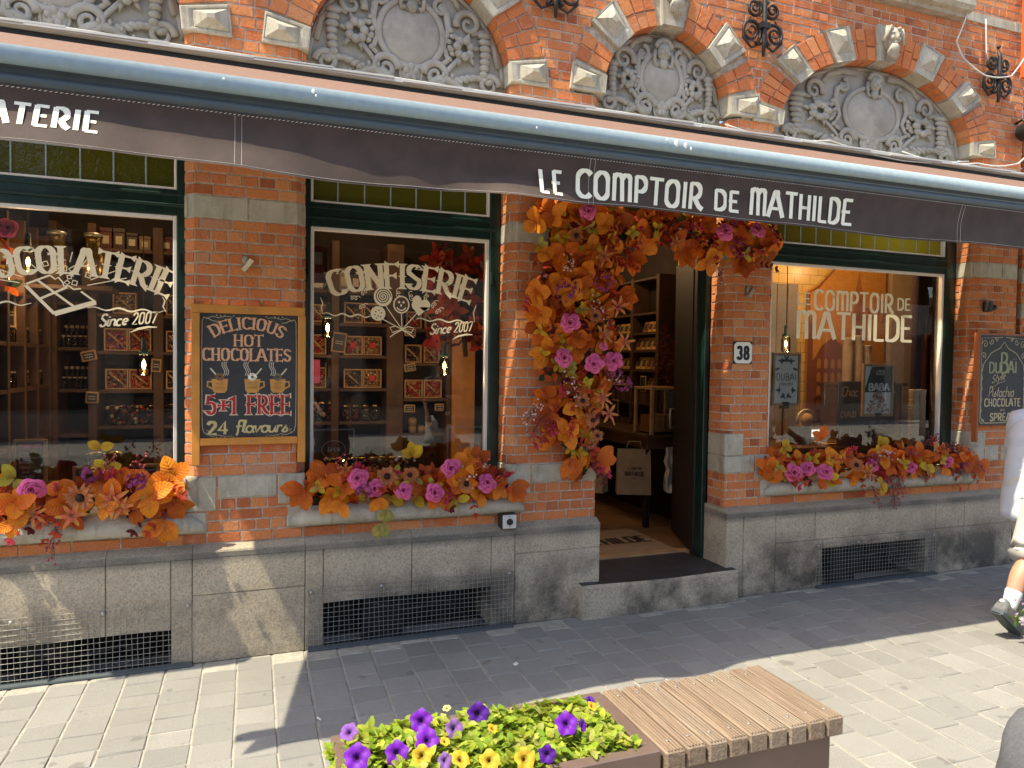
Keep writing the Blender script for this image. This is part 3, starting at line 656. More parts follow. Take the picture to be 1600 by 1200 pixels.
for x0, x1, z0, z1 in VENT:
    mb = MB(); mb.poly([(x0-.1, .29, -.4), (x1+.1, .29, -.4), (x1+.1, .29, z1+.1), (x0-.1, .29, z1+.1)]); mb.poly([(x0, -.02, .004), (x1, -.02, .004), (x1, .29, -.1), (x0, .29, -.1)])
    mb.box(x0+.25, x0+.5, .12, .16, -.05, z1-.03); mb.tube([(x0+.3, .0, z1-.05), (x0+.5, .02, z1-.12), (x0+.75, .04, z1-.09), (x0+.9, .08, .03)], .012, 6); mb.build('cellar_void', 'black', shop)
for k, (x0, x1, z1) in enumerate(((-1.55, -.300, .345), (.300, 1.54, .352), (3.955, 5.175, .335))):   # wire mesh over the cellar openings
    mb = MB(); s = .0285; n = int((x1-x0)/s); m_ = int(z1/s); y = FY-.006
    for i in range(n+1):
        x = x0+(x1-x0)*i/n; mb.tube([(x+.003*math.sin(z*9+i), y-.004*math.sin(z*7+x*5), z) for z in np.linspace(.008, z1, 6)], .0013, 4, caps=False)
    for j in range(m_+1):
        z = .008+(z1-.008)*j/m_; mb.tube([(x, y-.002-.004*math.sin(z*7+x*5), z+.002*math.sin(x*8+j)) for x in np.linspace(x0, x1, 22)], .0013, 4, caps=False)
    for i in range(4): mb.lathe((x0+.02+(x1-x0-.04)*i/3, y-.001, z1-.02), [(.0, .004), (.011, .002), (.011, -.001), (.004, -.004)], 10, 'y')
    g = tag(mb.build('vent_mesh', 'steel', shop), None, None)
    tb = MB(); tb.extrude([(y-.03, .004), (y-.028, .012), (FY-.002, .02), (FY-.002, .004)], x0, x1); tb.build('mesh_foot_strip', 'bar_dark', g)
# doorstep
mb = MB(); xs = np.linspace(2.0, 3.205, 13)
def fy(x): return -.135+.004*math.sin((x-2)/1.2*math.pi)
A = []
for x in xs:
    d = .011*math.sin((x-2)/1.2*math.pi)**2
    A.append([mb.V((x, fy(x), 0)), mb.V((x, fy(x)+.004, .205-d)), mb.V((x, fy(x)+.016, .222-d)), mb.V((x, -.058 if x < 2.15 or x > 3.16 else .39, .224-d*.3)), mb.V((x, -.058 if x < 2.15 or x > 3.16 else .39, 0))])
for a, b in zip(A, A[1:]):
    for j in range(4): mb.F([a[j], b[j], b[j+1], a[j+1]], mi=1 if j == 2 else 0)
mb.F(A[0][::-1]); mb.F(A[-1])
mb.box(2.155, 3.165, -.02, .40, 0, .19)
mb.build('doorstep', ['plinth_stone', 'bluestone'], shop)
# window sills
for i, (x0, x1, s0, s1) in enumerate(((-1.575, -.345, -1.66, -.245), (.287, 1.518, .20, 1.635), (3.58, 5.62, 3.515, 5.67))):
    mb = MB(); pr = [(.24, .86), (.0, .822), (-.045, .808), (-.072, .792), (-.082, .765), (-.076, .738), (-.055, .716), (-.0, .702)]
    xs = [s0, s0+.06, s0+.13, s1-.13, s1-.06, s1]; f = [.15, .75, 1, 1, .75, .15]; rings = []
    for x, q in zip(xs, f): rings.append([mb.V((min(max(x, x0), x1) if y > .01 else x, y if y > 0 else y*q, z if y > 0 else .702+(z-.702)*(.35+.65*q))) for y, z in pr])
    for a, b in zip(rings, rings[1:]):
        for j in range(len(pr)-1): mb.F([a[j], b[j], b[j+1], a[j+1]], sm=True)
    mb.F(rings[0][::-1]); mb.F(rings[-1]); mb.build('window_sill', 'bandstone', shop)
# stone ledges higher up and the carved panels
mb = MB()
for x0, x1, z in ((3.97, 5.36, 4.50), (.35, 1.50, 4.62), (-1.5, -.40, 4.62)):
    mb = MB(); mb.extrude([(0.01, z-.05), (-.05, z-.045), (-.06, z-.02), (-.10, z-.01), (-.125, z+.02), (-.125, z+.06), (0.01, z+.10)], x0, x1); mb.build('stone_ledge', 'bandstone', shop)
mb = MB()
bricks(mb, [(5.365, 0), (6.12, 0)], 4.472, 1, .085, 'stone', L=(.6,), seat=.006); bricks(mb, [(-2.2, 0), (-1.52, 0)], 4.6, 1, .085, 'stone', L=(.6,), seat=.006)
mb.build('stone_course', ['bandstone', 'mortar'], shop)
# ------------------------------------------------------------------ carved tympanum panels
def spiral(cx, cz, r0, turns, a0, sgn, y, n=26, k=.10):
    return [(cx+r*math.cos(a), y-.008*(1-i/n), cz+r*math.sin(a)) for i in range(n+1) for r in [r0*(1-i/n)**.8+.006] for a in [a0+sgn*turns*2*math.pi*i/n]]
def relief(cx, a, b, zs, rich):
    mb = MB(); Y = .125
    n = 40; P = [(cx-a, Y, zs-.25)]+[(cx+a*math.cos(math.pi-math.pi*i/n), Y, zs+b*math.sin(math.pi*i/n)) for i in range(n+1)]+[(cx+a, Y, zs-.25)]
    mb.poly(P[::-1])
    rim = [(cx+(a-.018)*math.cos(math.pi-math.pi*i/n), Y-.006, zs+(b-.018)*math.sin(math.pi*i/n)) for i in range(n+1)]; mb.tube(rim, .016, 6)
    S = a/.61; H = b/.61; y = Y-.012
    def pt(u, v): return (cx+u*S, y, zs+v*H)          # u in -.61..+.61, v in -.12..+.61
    def tub(pts, r0, r1=None, nn=8, dy=0):
        m_ = len(pts); r1 = r0 if r1 is None else r1
        mb.tube([(p[0], p[1]-dy, p[2]) for p in pts], [r0+(r1-r0)*i/(m_-1) for i in range(m_)], nn)
    for s in (-1, 1):
        # long foot scroll: runs from the centre rosette out to the corner
        c0 = pt(s*.155, .015); tub(spiral(c0[0], c0[2], .075, 1.6, R(90+s*90), -s, y-.012, 30), .026, .010, 8)
        pts = []
        for i in range(15):
            t = i/14; u = .12+.36*t; v = -.055+.05*math.sin(t*math.pi*1.7+.2)+.02*t; pts.append(pt(s*u, v))
        tub(pts, .032, .022, 8, .008)
        for i in range(5): q = pt(s*(.20+.055*i), -.02+.045*math.sin((.20+.055*i-.12)/.36*math.pi*1.7)); mb.ball((q[0], y-.040, q[2]), .011*S, .008, .016, 8, 6)
        for i in range(7):                               # acanthus lobes on the foot scroll
            t = i/6; q = pt(s*(.30+.20*t), .0+.035*math.sin(t*2.6)); mb.ball((q[0], y-.018, q[2]), .034*S, .022, .02, 10, 7, Matrix.Rotation(s*R(35-60*t), 3, 'Y'))
        c1 = pt(s*.50, .0); tub(spiral(c1[0], c1[2], .060, 1.5, R(90-s*90), s, y-.01, 26), .022, .009)
        # cornucopia with ribs
        for i in range(7):
            t = i/6; q = pt(s*(.46+.01*math.sin(t*3)), .06+.24*t); r = .028+.018*t; mb.ball((q[0], y-.02, q[2]), r*S, .035, .024, 12, 7)
        # fruit and leaf bunch
        for i in range(7):
            A = R(i*51+20); q = pt(s*(.33+.045*math.cos(A)), .20+.05*math.sin(A)); mb.ball((q[0], y-.03-.01*(i % 2), q[2]), .027*S, .026, .027, 10, 8)
        for i in range(6):
            A = R(i*60+10); p0 = pt(s*(.33+.05*math.cos(A)), .20+.055*math.sin(A)); p1 = pt(s*(.33+.115*math.cos(A)), .20+.12*math.sin(A)); mb.tube([p0, ((p0[0]+p1[0])/2, y-.026, (p0[2]+p1[2])/2), p1], [.020, .014, .004], 6)
        tub([pt(s*.31, .15), pt(s*.24, .07), pt(s*.19, .0)], .016, .014, 6, .02)
        # shoulder scrolls
        c2 = pt(s*.36, .36); tub(spiral(c2[0], c2[2], .075, 1.4, R(200 if s > 0 else -20), -s, y-.006, 24), .024, .009)
        tub([pt(s*.56, .12), pt(s*.53, .24), pt(s*.45, .33), pt(s*.38, .30)], .022, .016)
        tub([pt(s*.17, .44), pt(s*.22, .40), pt(s*.23, .30), pt(s*.20, .20), pt(s*.235, .12), pt(s*.17, .07)], .026, .018, 8, .006)
        c3 = pt(s*.185, .43); tub(spiral(c3[0], c3[2], .045, 1.2, R(90), s, y-.01, 18), .018, .008)
        tub([pt(s*.10, .55), pt(s*.19, .545), pt(s*.27, .50), pt(s*.31, .43)], .03, .016, 8)
        for i in range(6): q = pt(s*(.245+.012*math.sin(i*2)), .30-.035*i); mb.ball((q[0], y-.018, q[2]), .020*S, .022, .016, 8, 6, Matrix.Rotation(s*R(30), 3, 'Y'))
    # shield
    q = pt(0, .24); W_, H_ = (.185 if a < .8 else .165)*S, .19*H
    mb.ball(q, W_, .05, H_, 28, 12); ringp = [(q[0]+(W_+.012)*math.cos(2*math.pi*i/30), y-.014, q[2]+(H_+.012)*math.sin(2*math.pi*i/30)) for i in range(30)]; mb.tube(ringp, .020, 8, closed=True)
    q = pt(0, .005); mb.ball((q[0], y-.006, q[2]), .062*S, .03, .072, 18, 10)   # rosette
    for i in range(5):
        A = R(90+72*i); mb.ball((q[0]+.03*S*math.cos(A), y-.03, q[2]+.036*math.sin(A)), .02, .016, .024, 10, 7)
    ringp = [(q[0]+.066*S*math.cos(2*math.pi*i/24), y-.012, q[2]+.078*math.sin(2*math.pi*i/24)) for i in range(24)]; mb.tube(ringp, .010, 6, closed=True)
    # child's head above the shield, with curls and a ruff
    hz = zs+b-.135; yy = y-.045
    mb.ball((cx, yy, hz), .050, .050, .062, 16, 11); mb.ball((cx, yy-.048, hz-.008), .010, .016, .016, 8, 6)
    for s in (-1, 1):
        mb.ball((cx+s*.02, yy-.042, hz+.012), .011, .008, .007, 8, 5); mb.ball((cx+s*.024, yy-.036, hz-.02), .017, .014, .016, 8, 6)
        for i in range(6): A = R(25+28*i); mb.ball((cx+s*.058*math.cos(A), yy-.01, hz+.022+.052*math.sin(A)), .021, .024, .020, 8, 6)
        tub([(cx+s*.06, yy+.01, hz+.01), (cx+s*.072, yy, hz-.04), (cx+s*.064, yy, hz-.10)], .017, .012, 6)
        for i in range(4): A = R(-30-30*i); mb.ball((cx+s*.05*math.cos(A)*1.2, yy+.01, hz-.075+.03*math.sin(A)), .022, .02, .014, 8, 6)
    mb.ball((cx, yy-.040, hz-.034), .016, .010, .006, 8, 5); mb.ball((cx, yy+.005, hz-.08), .035, .04, .04, 10, 8)
    mb.v = [(x, Y-(Y-y_)*.72 if y_ < Y else y_, z) for x, y_, z in mb.v]
    return mb.build('tympanum', 'relief_stone', shop)
for A in ARCH: relief(*A, 1)
# ------------------------------------------------------------------ wrought iron wall anchors
def anchor(x, z, s=1.0):
    mb = MB(); y = -.045
    mb.tube([(x, y-.015, z-.20*s), (x, y-.02, z-.10*s), (x, y-.02, z+.16*s), (x, y, z+.24*s)], [.010, .017, .017, .006], 8); mb.obox((x, y-.01, z), Vector((1, 0, 0)), Vector((0, 1, 0)), Vector((0, 0, 1)), .035, .03, .02)
    for q in (-1, 1):
        for cz, r, d in ((.115, .062, 1), (-.045, .085, -1)):
            sp = []
            for i in range(34):
                t = i/33; rr = r*s*(1-.82*t); A = R(180)-d*R(60)+d*t*2*math.pi*1.9; sp.append((x+q*(r*s+.012+rr*math.cos(A)), y-.012*t, z+cz*s+rr*math.sin(A)))
            mb.tube(sp, [.013-.006*i/33 for i in range(34)], 7)
        mb.tube([(x+q*.10*s, y, z+.05*s), (x+q*.15*s, y, z-.02*s), (x+q*.155*s, y, z-.09*s), (x+q*.09*s, y, z-.15*s), (x, y, z-.11*s)], [.006, .011, .011, .009, .006], 7)
    mb.ball((x, y-.005, z+.25*s), .016)
    return mb.build('wall_anchor', 'iron', shop)
anchor(1.78, 4.02); anchor(3.375, 4.045, 1.05); anchor(5.73, 4.04, 1.0); anchor(-.03, 4.04)
# ------------------------------------------------------------------ shop windows
CREAM = (.95, .82, .56)
def window(xl, xr, bl, br, name_label):
    """opening xl..xr, white bead bl..br"""
    w = bpy.data.objects.new('shop_window', None); COL.objects.link(w); w.parent = shop; w.location = ((xl+xr)/2-2, .2, .87); w['_org'] = [(xl+xr)/2, .2, .87]; w['label'] = name_label
    zt0, zt1 = 2.452, 2.594; ztop = 3.30
    fr = MB(); y0, y1 = .175, .26; b = .004
    fr.box(xl+.001, bl-.001, y0, y1, .84, ztop, b); fr.box(br+.001, xr-.001, y0, y1, .84, ztop, b); fr.box(bl-.001, br+.001, y0+.003, y1, zt0, zt1, b)
    fr.box(bl-.001, br+.001, y0+.003, y1, .84, .885, b); fr.box(bl-.04, br+.04, y0-.014, y0+.01, zt0+.045, zt0+.062, .005); fr.box(bl-.03, br+.03, y0-.006, y0+.01, zt1-.035, zt1-.02, .004)
    for x in (bl-.012, br+.012): fr.box(x-.006, x+.006, y0-.010, y0+.01, 2.16, 2.24, .002)
    fr.build('frame', 'green_paint', w)
    bd = MB(); yb0, yb1 = .186, .226; t = .021
    for z0, z1, tt in ((.885, zt0, t), (zt1, ztop, .015)):
        bd.box(bl, bl+tt, yb0, yb1, z0, z1, .003); bd.box(br-tt, br, yb0, yb1, z0, z1, .003); bd.box(bl+tt, br-tt, yb0+.0005, yb1, z1-tt, z1, .003); bd.box(bl+tt, br-tt, yb0+.0005, yb1, z0, z0+tt, .003)
    bd.build('glazing_bead', 'white_paint', w)
    g = MB(); g.poly([(bl+.01, .218, .89), (br-.01, .218, .89), (br-.01, .218, zt0-.005), (bl+.01, .218, zt0-.005)]); g.build('pane', 'glass', w)
    tr = MB(); n = max(7, round((br-bl)/.155)); rows = (zt1+.012, zt1+.19, zt1+.37, zt1+.55, ztop-.01)
    for i in range(n):
        for z0, z1 in zip(rows, rows[1:]):
            xa, xb = bl+(br-bl)*i/n, bl+(br-bl)*(i+1)/n; a_ = U(-.002, .002); tr.poly([(xa, .221+a_, z0), (xb, .221-a_, z0), (xb, .221+U(-.002, .002), z1), (xa, .221+a_, z1)], tint=U(0, 1))
    tl = tr.build('transom_light', 'stained_glass', w)
    ld = MB()
    for i in range(1, n): x = bl+(br-bl)*i/n; ld.box(x-.0045, x+.0045, .213, .219, zt1, ztop, .002)
    for z in rows[1:-1]: ld.box(bl, br, .2135, .2185, z-.0045, z+.0045, .002)
    ld.build('lead_came', 'bar_metal', tl)
    return w
w1 = window(-1.575, -.345, -1.505, -.395, 'green framed shop window lettered CHOCOLATERIE')
w2 = window(.287, 1.518, .325, 1.445, 'green framed shop window lettered CONFISERIE')
w3 = window(3.58, 5.62, 3.69, 5.50, 'wide green framed shop window lettered with the shop name')
YL = .2165
def since(mb, x, z):
    put_text(mb, 'Since', x, z, .066, .135, YL, .13, .10, wrap=lambda X, Z: (X, Z+.10*X), align='l', slant=.25, gap=.03, col=CREAM, caps={'S': 1.0})
    put_text(mb, '2007', x+.160, z+.018, .062, .118, YL, .12, .10, wrap=lambda X, Z: (X, Z+.10*X), align='l', slant=.18, gap=.10, col=CREAM)
    stroke(mb, [(x+.15, z-.028), (x+.19, z-.006), (x+.24, z+.006), (x+.285, z+.006)], [.002, .012, .012, .004], YL, .0008, col=CREAM)
def wavy(mb, x0, z0, x1, z1, w=.010, n=22, k=3.2):
    stroke(mb, [(x0+(x1-x0)*i/n, z0+(z1-z0)*i/n+.008*math.sin(i/n*k*2*math.pi)) for i in range(n+1)], [w*(.35+.65*math.sin(math.pi*i/n)) for i in range(n+1)], YL, col=CREAM)
# left window
mb = MB(); mb.col = CREAM
put_text(mb, 'CHOCOLATERIE', -.935, 2.106, .138, 1.0, YL, .19, .075, wrap=arch_wrap(1.18), serif=True, gap=.10)
cx, cz = -.955, 1.985
def qd(pts, **k): mb.poly([(cx+p[0], YL, cz+p[1]) for p in pts], col=CREAM)
bar = [(-.175, .055), (-.035, -.095), (.155, -.02), (.01, .10)]    # broken chocolate bar
def seg(p, q, w, e=0): stroke(mb, [(cx+p[0], cz+p[1]), (cx+q[0], cz+q[1])], w, YL, e, col=CREAM)
seg((-.175, .05), (-.04, -.10), .016, .0002); seg((-.04, -.10), (.155, -.03), .026, .0004); seg((.155, -.03), (.085, .025), .010, .0006); seg((-.175, .05), (-.06, .105), .010, .0002); seg((-.115, .075), (.06, -.065), .012, .0008); seg((-.105, -.022), (.02, .045), .012, .001)
stroke(mb, [(cx+p[0], cz+p[1]) for p in ((-.06, .105), (-.035, .085), (-.02, .095), (.0, .07), (.005, .05), (.03, .052), (.05, .035), (.085, .04))], .008, YL, .0012, col=CREAM)
for a, r0, r1 in ((170, .20, .34), (158, .20, .32), (146, .17, .28), (132, .17, .24), (95, .19, .25), (80, .19, .26), (62, .17, .24), (48, .16, .24), (30, .15, .30), (18, .12, .32)):
    seg((r0*math.cos(R(a))*1.0, .03+r0*math.sin(R(a))*.8), (r1*math.cos(R(a)), .03+r1*math.sin(R(a))*.8), .005, .0003)
for x, z, s, a in ((-.08, .165, .016, 20), (-.035, .15, .02, -30), (.005, .145, .019, 0), (.05, .14, .022, 35), (.12, .115, .017, -20), (.03, .10, .013, 10), (.02, .07, .013, 45), (.055, .07, .016, -15)):
    c_ = [(x+s*math.cos(R(a+45+90*i)), z+s*math.sin(R(a+45+90*i))) for i in range(5)]; stroke(mb, [(cx+p[0], cz+p[1]) for p in c_], .006, YL, .0005, col=CREAM)
wavy(mb, -1.46, 1.945, -1.10, 1.93); wavy(mb, -.84, 1.922, -.455, 1.915); stroke(mb, [(-.455, 1.915), (-.47, 1.945), (-.46, 1.975), (-.473, 2.0)], [.003, .009, .007, .002], YL, .0003, col=CREAM)
since(mb, -.785, 1.822)
mb.build('window_lettering', 'window_paint', w1)
# middle window
mb = MB(); mb.col = CREAM
put_text(mb, 'CONFISERIE', .888, 2.114, .146, .88, YL, .20, .08, wrap=arch_wrap(1.36), serif=True, gap=.10)
cx, cz = .838, 2.02
disc(mb, cx-.075, cz+.035, .058, .060, YL); disc(mb, cx-.105, cz-.07, .046, .046, YL-.0003); disc(mb, cx+.04, cz-.01, .052, .056, YL)
mb2 = MB(); mb2.col = (.08, .045, .03)
stroke(mb2, [(cx-.075+(.046*(1-i/60)+.003)*math.cos(i/60*3.4*2*math.pi), cz+.035+(.047*(1-i/60)+.003)*math.sin(i/60*3.4*2*math.pi)) for i in range(61)], .0055, YL, .0008, col=(.08, .045, .03))
disc(mb2, cx+.04, cz-.01, .043, .047, YL-.0008, col=(.10, .055, .04))
for x, z in ((-.12, -.06), (-.10, -.05), (-.085, -.065), (-.125, -.08), (-.105, -.085), (-.09, -.09), (-.115, -.10)): disc(mb2, cx+x, cz+z, .0045, .0045, YL-.0009, 8, col=(.08, .045, .03))
for x in (.025, .053): disc(mb, cx+x, cz+.005, .008, .008, YL-.0012, 10)
disc(mb, cx+.038, cz-.015, .006, .009, YL-.0012, 10); stroke(mb, [(cx+.04+.028*math.cos(R(a)), cz-.018+.028*math.sin(R(a))) for a in range(200, 345, 12)], .008, YL, .0013, col=CREAM)
for s, z in ((-1, 0), (1, 0)): disc(mb, cx+.165+s*.026, cz-.008, .034, .036, YL-.0002*(2+s))
mb.poly([(cx+.11, YL-.0006, cz-.02), (cx+.222, YL-.0006, cz-.02), (cx+.15, YL-.0006, cz-.078)]); disc(mb, cx+.14, cz+.012, .03, .04, YL-.0007)
for x, z in ((-.085, -.10), (-.06, -.02), (.04, -.06), (.14, -.06)): stroke(mb, [(cx+x, cz+z), (cx+.045, cz-.165)], .0055, YL, .0004, col=CREAM)
for s in (-1, 1):
    stroke(mb, [(cx+.045, cz-.165), (cx+.045+s*.04, cz-.145), (cx+.045+s*.075, cz-.155), (cx+.045+s*.06, cz-.185), (cx+.045, cz-.165)], .006, YL, .0006, col=CREAM); stroke(mb, [(cx+.045, cz-.168), (cx+.045+s*.05, cz-.195), (cx+.045+s*.075, cz-.215)], .006, YL, .0008, col=CREAM)
for x, z, a in ((-.25, .02, 0), (-.19, .06, 40), (-.20, -.03, 20), (.02, .06, 90), (.10, .045, 100), (.20, .05, 60), (.25, .0, 45), (.28, -.04, 30)):
    stroke(mb, [(cx+x+.05*(t-.5)*math.cos(R(a))+.012*math.sin(t*14), cz+z+.05*(t-.5)*math.sin(R(a))+.012*math.cos(t*14)) for t in np.linspace(0, 1, 18)], .0045, YL, .0002, col=CREAM)
wavy(mb, .40, 1.935, .70, 1.93); wavy(mb, .97, 1.922, 1.36, 1.915)
stroke(mb, [(.40, 1.935), (.392, 1.975), (.40, 2.0), (.385, 2.035)], [.003, .009, .008, .002], YL, .0003, col=CREAM); stroke(mb, [(1.36, 1.915), (1.35, 1.975), (1.362, 2.01), (1.37, 2.03)], [.003, .008, .007, .002], YL, .0003, col=CREAM)
since(mb, 1.06, 1.828)
mb.build('window_lettering', 'window_paint', w2); mb2.build('window_lettering', 'window_paint', w2)
# right window
mb = MB(); mb.col = (.82, .70, .42); C3 = (.95, .86, .60)
put_text(mb, 'LE', 4.04, 2.142, .086, .125, YL, .18, .14, gap=.18, col=C3); put_text(mb, 'COMPTOIR', 4.555, 2.106, .150, .825, YL, .165, .115, gap=.12, col=C3); put_text(mb, 'DE', 5.084, 2.136, .092, .142, YL, .18, .14, gap=.18, col=C3)
put_text(mb, 'MATHILDE', 4.578, 1.878, .205, 1.20, YL, .175, .11, gap=.11, col=C3)
mb.build('window_lettering', 'window_paint', w3)
# ------------------------------------------------------------------ doorway
dw = bpy.data.objects.new('doorway', None); COL.objects.link(dw); dw.parent = shop; dw.location = (.655, .2, .22); dw['_org'] = [2.655, .2, .22]
mb = MB(); mb.box(2.142, 2.205, .19, .29, .22, 3.3, .004); mb.box(3.128, 3.167, .205, .29, .225, 3.3, .004); mb.box(2.206, 3.127, .2, .285, 2.52, 2.62, .004); mb.build('door_frame', 'green_paint', dw)
mb = MB(); mb.box(2.206, 3.127, .198, .23, 2.621, 2.64, .003); mb.build('glazing_bead', 'white_paint', dw)
mb = MB(); mb.poly([(2.2, .24, 2.63), (3.13, .24, 2.63), (3.13, .24, 3.3), (2.2, .24, 3.3)]); mb.build('transom_light', 'stained_glass', dw)
lf = MB(); LD = Vector((.40, 1, 0)).normalized(); LN = Vector((-LD.y, LD.x, 0)); L0 = Vector((3.118, .30, 0)); UP = Vector((0, 0, 1))
def lbox(m_, u0, u1, z0, z1, d0, d1): m_.obox(L0+LD*((u0+u1)/2)+LN*((d0+d1)/2)+UP*((z0+z1)/2), LD, LN, UP, (u1-u0)/2, (d1-d0)/2, (z1-z0)/2)
lbox(lf, 0, .80, .235, 2.50, -.046, 0); lbox(lf, .10, .70, .36, 1.0, .0005, .008); lbox(lf, .10, .70, 1.12, 2.38, .0005, .008)
leaf_o = lf.build('door_leaf', 'dark_brown', dw)
mb = MB(); mb.tube([L0+LD*u+LN*d+UP*z for u, d, z in ((.70, .008, 1.28), (.70, .045, 1.28), (.69, .05, 1.20), (.70, .045, 1.12), (.70, .008, 1.12))], .009, 8); mb.build('handle', 'steel', leaf_o)
mb = MB(); mb.box(2.16, 3.165, .391, .47, .10, .236, .004); mb.build('threshold', 'light_wood', dw)
# ------------------------------------------------------------------ awning
XA0, XA1 = -1.23, 7.2
aw = thing('shop_awning', (2.5, -.2, 3.2), 'long brown shop awning with a slate blue front bar and lettered valance', 'awning')
mb = MB(); n = 60                                            # canopy cloth: from the roller down to the bar
for i in range(n):
    xa, xb = XA0+(XA1-XA0)*i/n, XA0+(XA1-XA0)*(i+1)/n; row = []
    for t0, t1 in zip(np.linspace(0, 1, 7), np.linspace(0, 1, 7)[1:]):
        P = []
        for x, t in ((xa, t0), (xb, t0), (xb, t1), (xa, t1)):
            sag = -.012*math.sin(math.pi*t); P.append((x, -.186-(1.27-.186)*t, 3.182-(3.182-2.722)*t+sag))
        mb.poly(P, sm=True)
mb.build('canopy', 'canopy_cloth', aw)
mb = MB()                                                     # pale cassette on the wall and dark housing under it
mb.extrude([(-.005, 3.262), (-.145, 3.268), (-.165, 3.258), (-.165, 3.236), (-.150, 3.232), (-.005, 3.232)], XA0-.15, XA1+.1)
x = XA0
while x < XA1: mb.obox((x, -.168, 3.250), Vector((1, 0, .02)).normalized(), Vector((0, 1, 0)), Vector((0, 0, 1)), U(.2, .5), .004, .006); x += U(.4, .9)
mb.build('wall_cassette', 'cassette', aw)
mb = MB(); mb.extrude([(-.01, 3.228), (-.128, 3.228), (-.120, 3.13), (-.01, 3.10)], XA0-.1, XA1+.1); mb.build('housing', 'black', aw)
mb = MB()                                                     # lettered front bar
pr = [(-1.262, 2.716), (-1.292, 2.722), (-1.318, 2.716), (-1.334, 2.700), (-1.341, 2.680), (-1.341, 2.664), (-1.335, 2.652), (-1.322, 2.646)]
lo = [(-1.322, 2.646), (-1.300, 2.640), (-1.298, 2.628), (-1.314, 2.618), (-1.326, 2.606), (-1.326, 2.592), (-1.314, 2.580), (-1.30, 2.574), (-1.27, 2.572), (-1.262, 2.60)]
XB0, XB1 = XA0-.13, XA1+.1
P = pr+lo[1:]; A = [mb.V((XB0, *p)) for p in P]; B = [mb.V((XB1, *p)) for p in P]; N = len(P)
for i in range(N): mb.F([A[i], B[i], B[(i+1) % N], A[(i+1) % N]], mi=0 if i < len(pr)-1 else 1, sm=True)
mb.F(A[::-1]); mb.F(B); fb = mb.build('front_bar', ['bar_metal', 'bar_dark'], aw)
mb = MB()
for x, z, s in ((.22, 2.69, .007), (.23, 2.675, .004), (1.85, 2.685, .012), (1.90, 2.68, .010), (1.80, 2.694, .004), (1.93, 2.668, .006), (1.15, 2.668, .004), (-.1, 2.69, .004)): mb.ball((x, -1.3415, z), s, .0015, s*1.4, 8, 5)
mb.build('bird_dropping', 'paper', fb)
def val_y(x, h):
    """depth of the hanging cloth at h below its top edge (0..0.235)"""
    t = h/.235
    L = min(1, max(0, (1.0-x)/1.7)); L = L*L*(3-2*L)
    rip = max(0, math.sin(x*4.6+2.2+.9*math.sin(x*1.9)))**2*(.5+.5*math.sin(x*1.3+.4)); k = max(0, (t-.30)/.70)
    y = -1.318+.026*math.sin(min(1, t/.62)*math.pi*.5)
    y -= (.120*L*(.85+.15*math.sin(x*9+1)))*max(0, (t-.22)/.78)**1.15
    y -= (1-L)*.085*rip*max(0, (t-.55)/.45)**1.5
    return y+(.004*math.sin(x*7.1+.6)+.0025*math.sin(x*13.3+1.7)+.0015*math.sin(x*29))*t*(1.2-.5*L)
def val_len(x): return .212+.009*math.sin(x*2.1+.9)+.004*math.sin(x*6.3)
NX, NZ = 420, 12; mb = MB(); ids = []
for i in range(NX+1):
    x = XA0+(XA1-XA0)*i/NX; L = val_len(x); ids.append([mb.V((x, val_y(x, .235*j/NZ), 2.580-L*j/NZ)) for j in range(NZ+1)])
for i in range(NX):
    for j in range(NZ): mb.F([ids[i][j], ids[i+1][j], ids[i+1][j+1], ids[i][j+1]], sm=True)
va = mb.build('valance', 'valance_cloth', aw)
def on_val(x, z, e=0):
    h = (2.580-z)/val_len(x)*.235; return (x, val_y(x, h)-.0022-e, z)
mb = MB(); mb.col = (.62, .60, .52)                           # seams and stitching
for x in (-.05, 1.435, 3.75, 5.8):
    for d in (-.012, .012): mb.tube([on_val(x+d, z, -.0012) for z in np.linspace(2.572, 2.372, 9)], .0007, 4, caps=False)
x = XA0+.01
while x < 6.6: mb.tube([on_val(x, 2.571, 0), on_val(x+.009, 2.574, 0)], .0013, 4); x += .016
NXh = 300
mb.tube([on_val(XA0+(XA1-XA0)*i/NXh, 2.580-val_len(XA0+(XA1-XA0)*i/NXh)*.955, -.0012) for i in range(NXh+1)], .0007, 4, caps=False)
mb.build('stitching', 'printed', va)
K = dict(col=(.80, .77, .62))
mb = MB(); put_text(mb, 'CHOCOLATERIE', -.862, 2.442, .080, .70, 0, .22, .15, gap=.20, fw=on_val, **K); mb.build('lettering', 'awning_letter', va)
mb = MB(); put_text(mb, 'LE', 1.232, 2.402, .100, .107, 0, .19, .15, gap=.25, fw=on_val, **K); mb.build('lettering', 'awning_letter', va)
mb = MB(); put_text(mb, 'COMPTOIR', 1.695, 2.405, .116, .670, 0, .175, .13, gap=.13, fw=on_val, **K); mb.build('lettering', 'awning_letter', va)
mb = MB(); put_text(mb, 'DE', 2.168, 2.411, .091, .140, 0, .20, .17, gap=.22, fw=on_val, **K); mb.build('lettering', 'awning_letter', va)
mb = MB(); put_text(mb, 'MATHILDE', 2.630, 2.405, .122, .650, 0, .175, .13, gap=.13, fw=on_val, **K); mb.build('lettering', 'awning_letter', va)
mb = MB()                                                     # folding arms under the cloth
for x in (-.9, 2.9, 6.7):
    e = (x+.55, -.72, 2.83); mb.tube([(x, -.10, 3.12), e], .024, 8); mb.tube([e, (x+.05, -1.27, 2.66)], .020, 8); mb.ball(e, .034)
mb.build('folding_arm', 'bar_dark', aw)
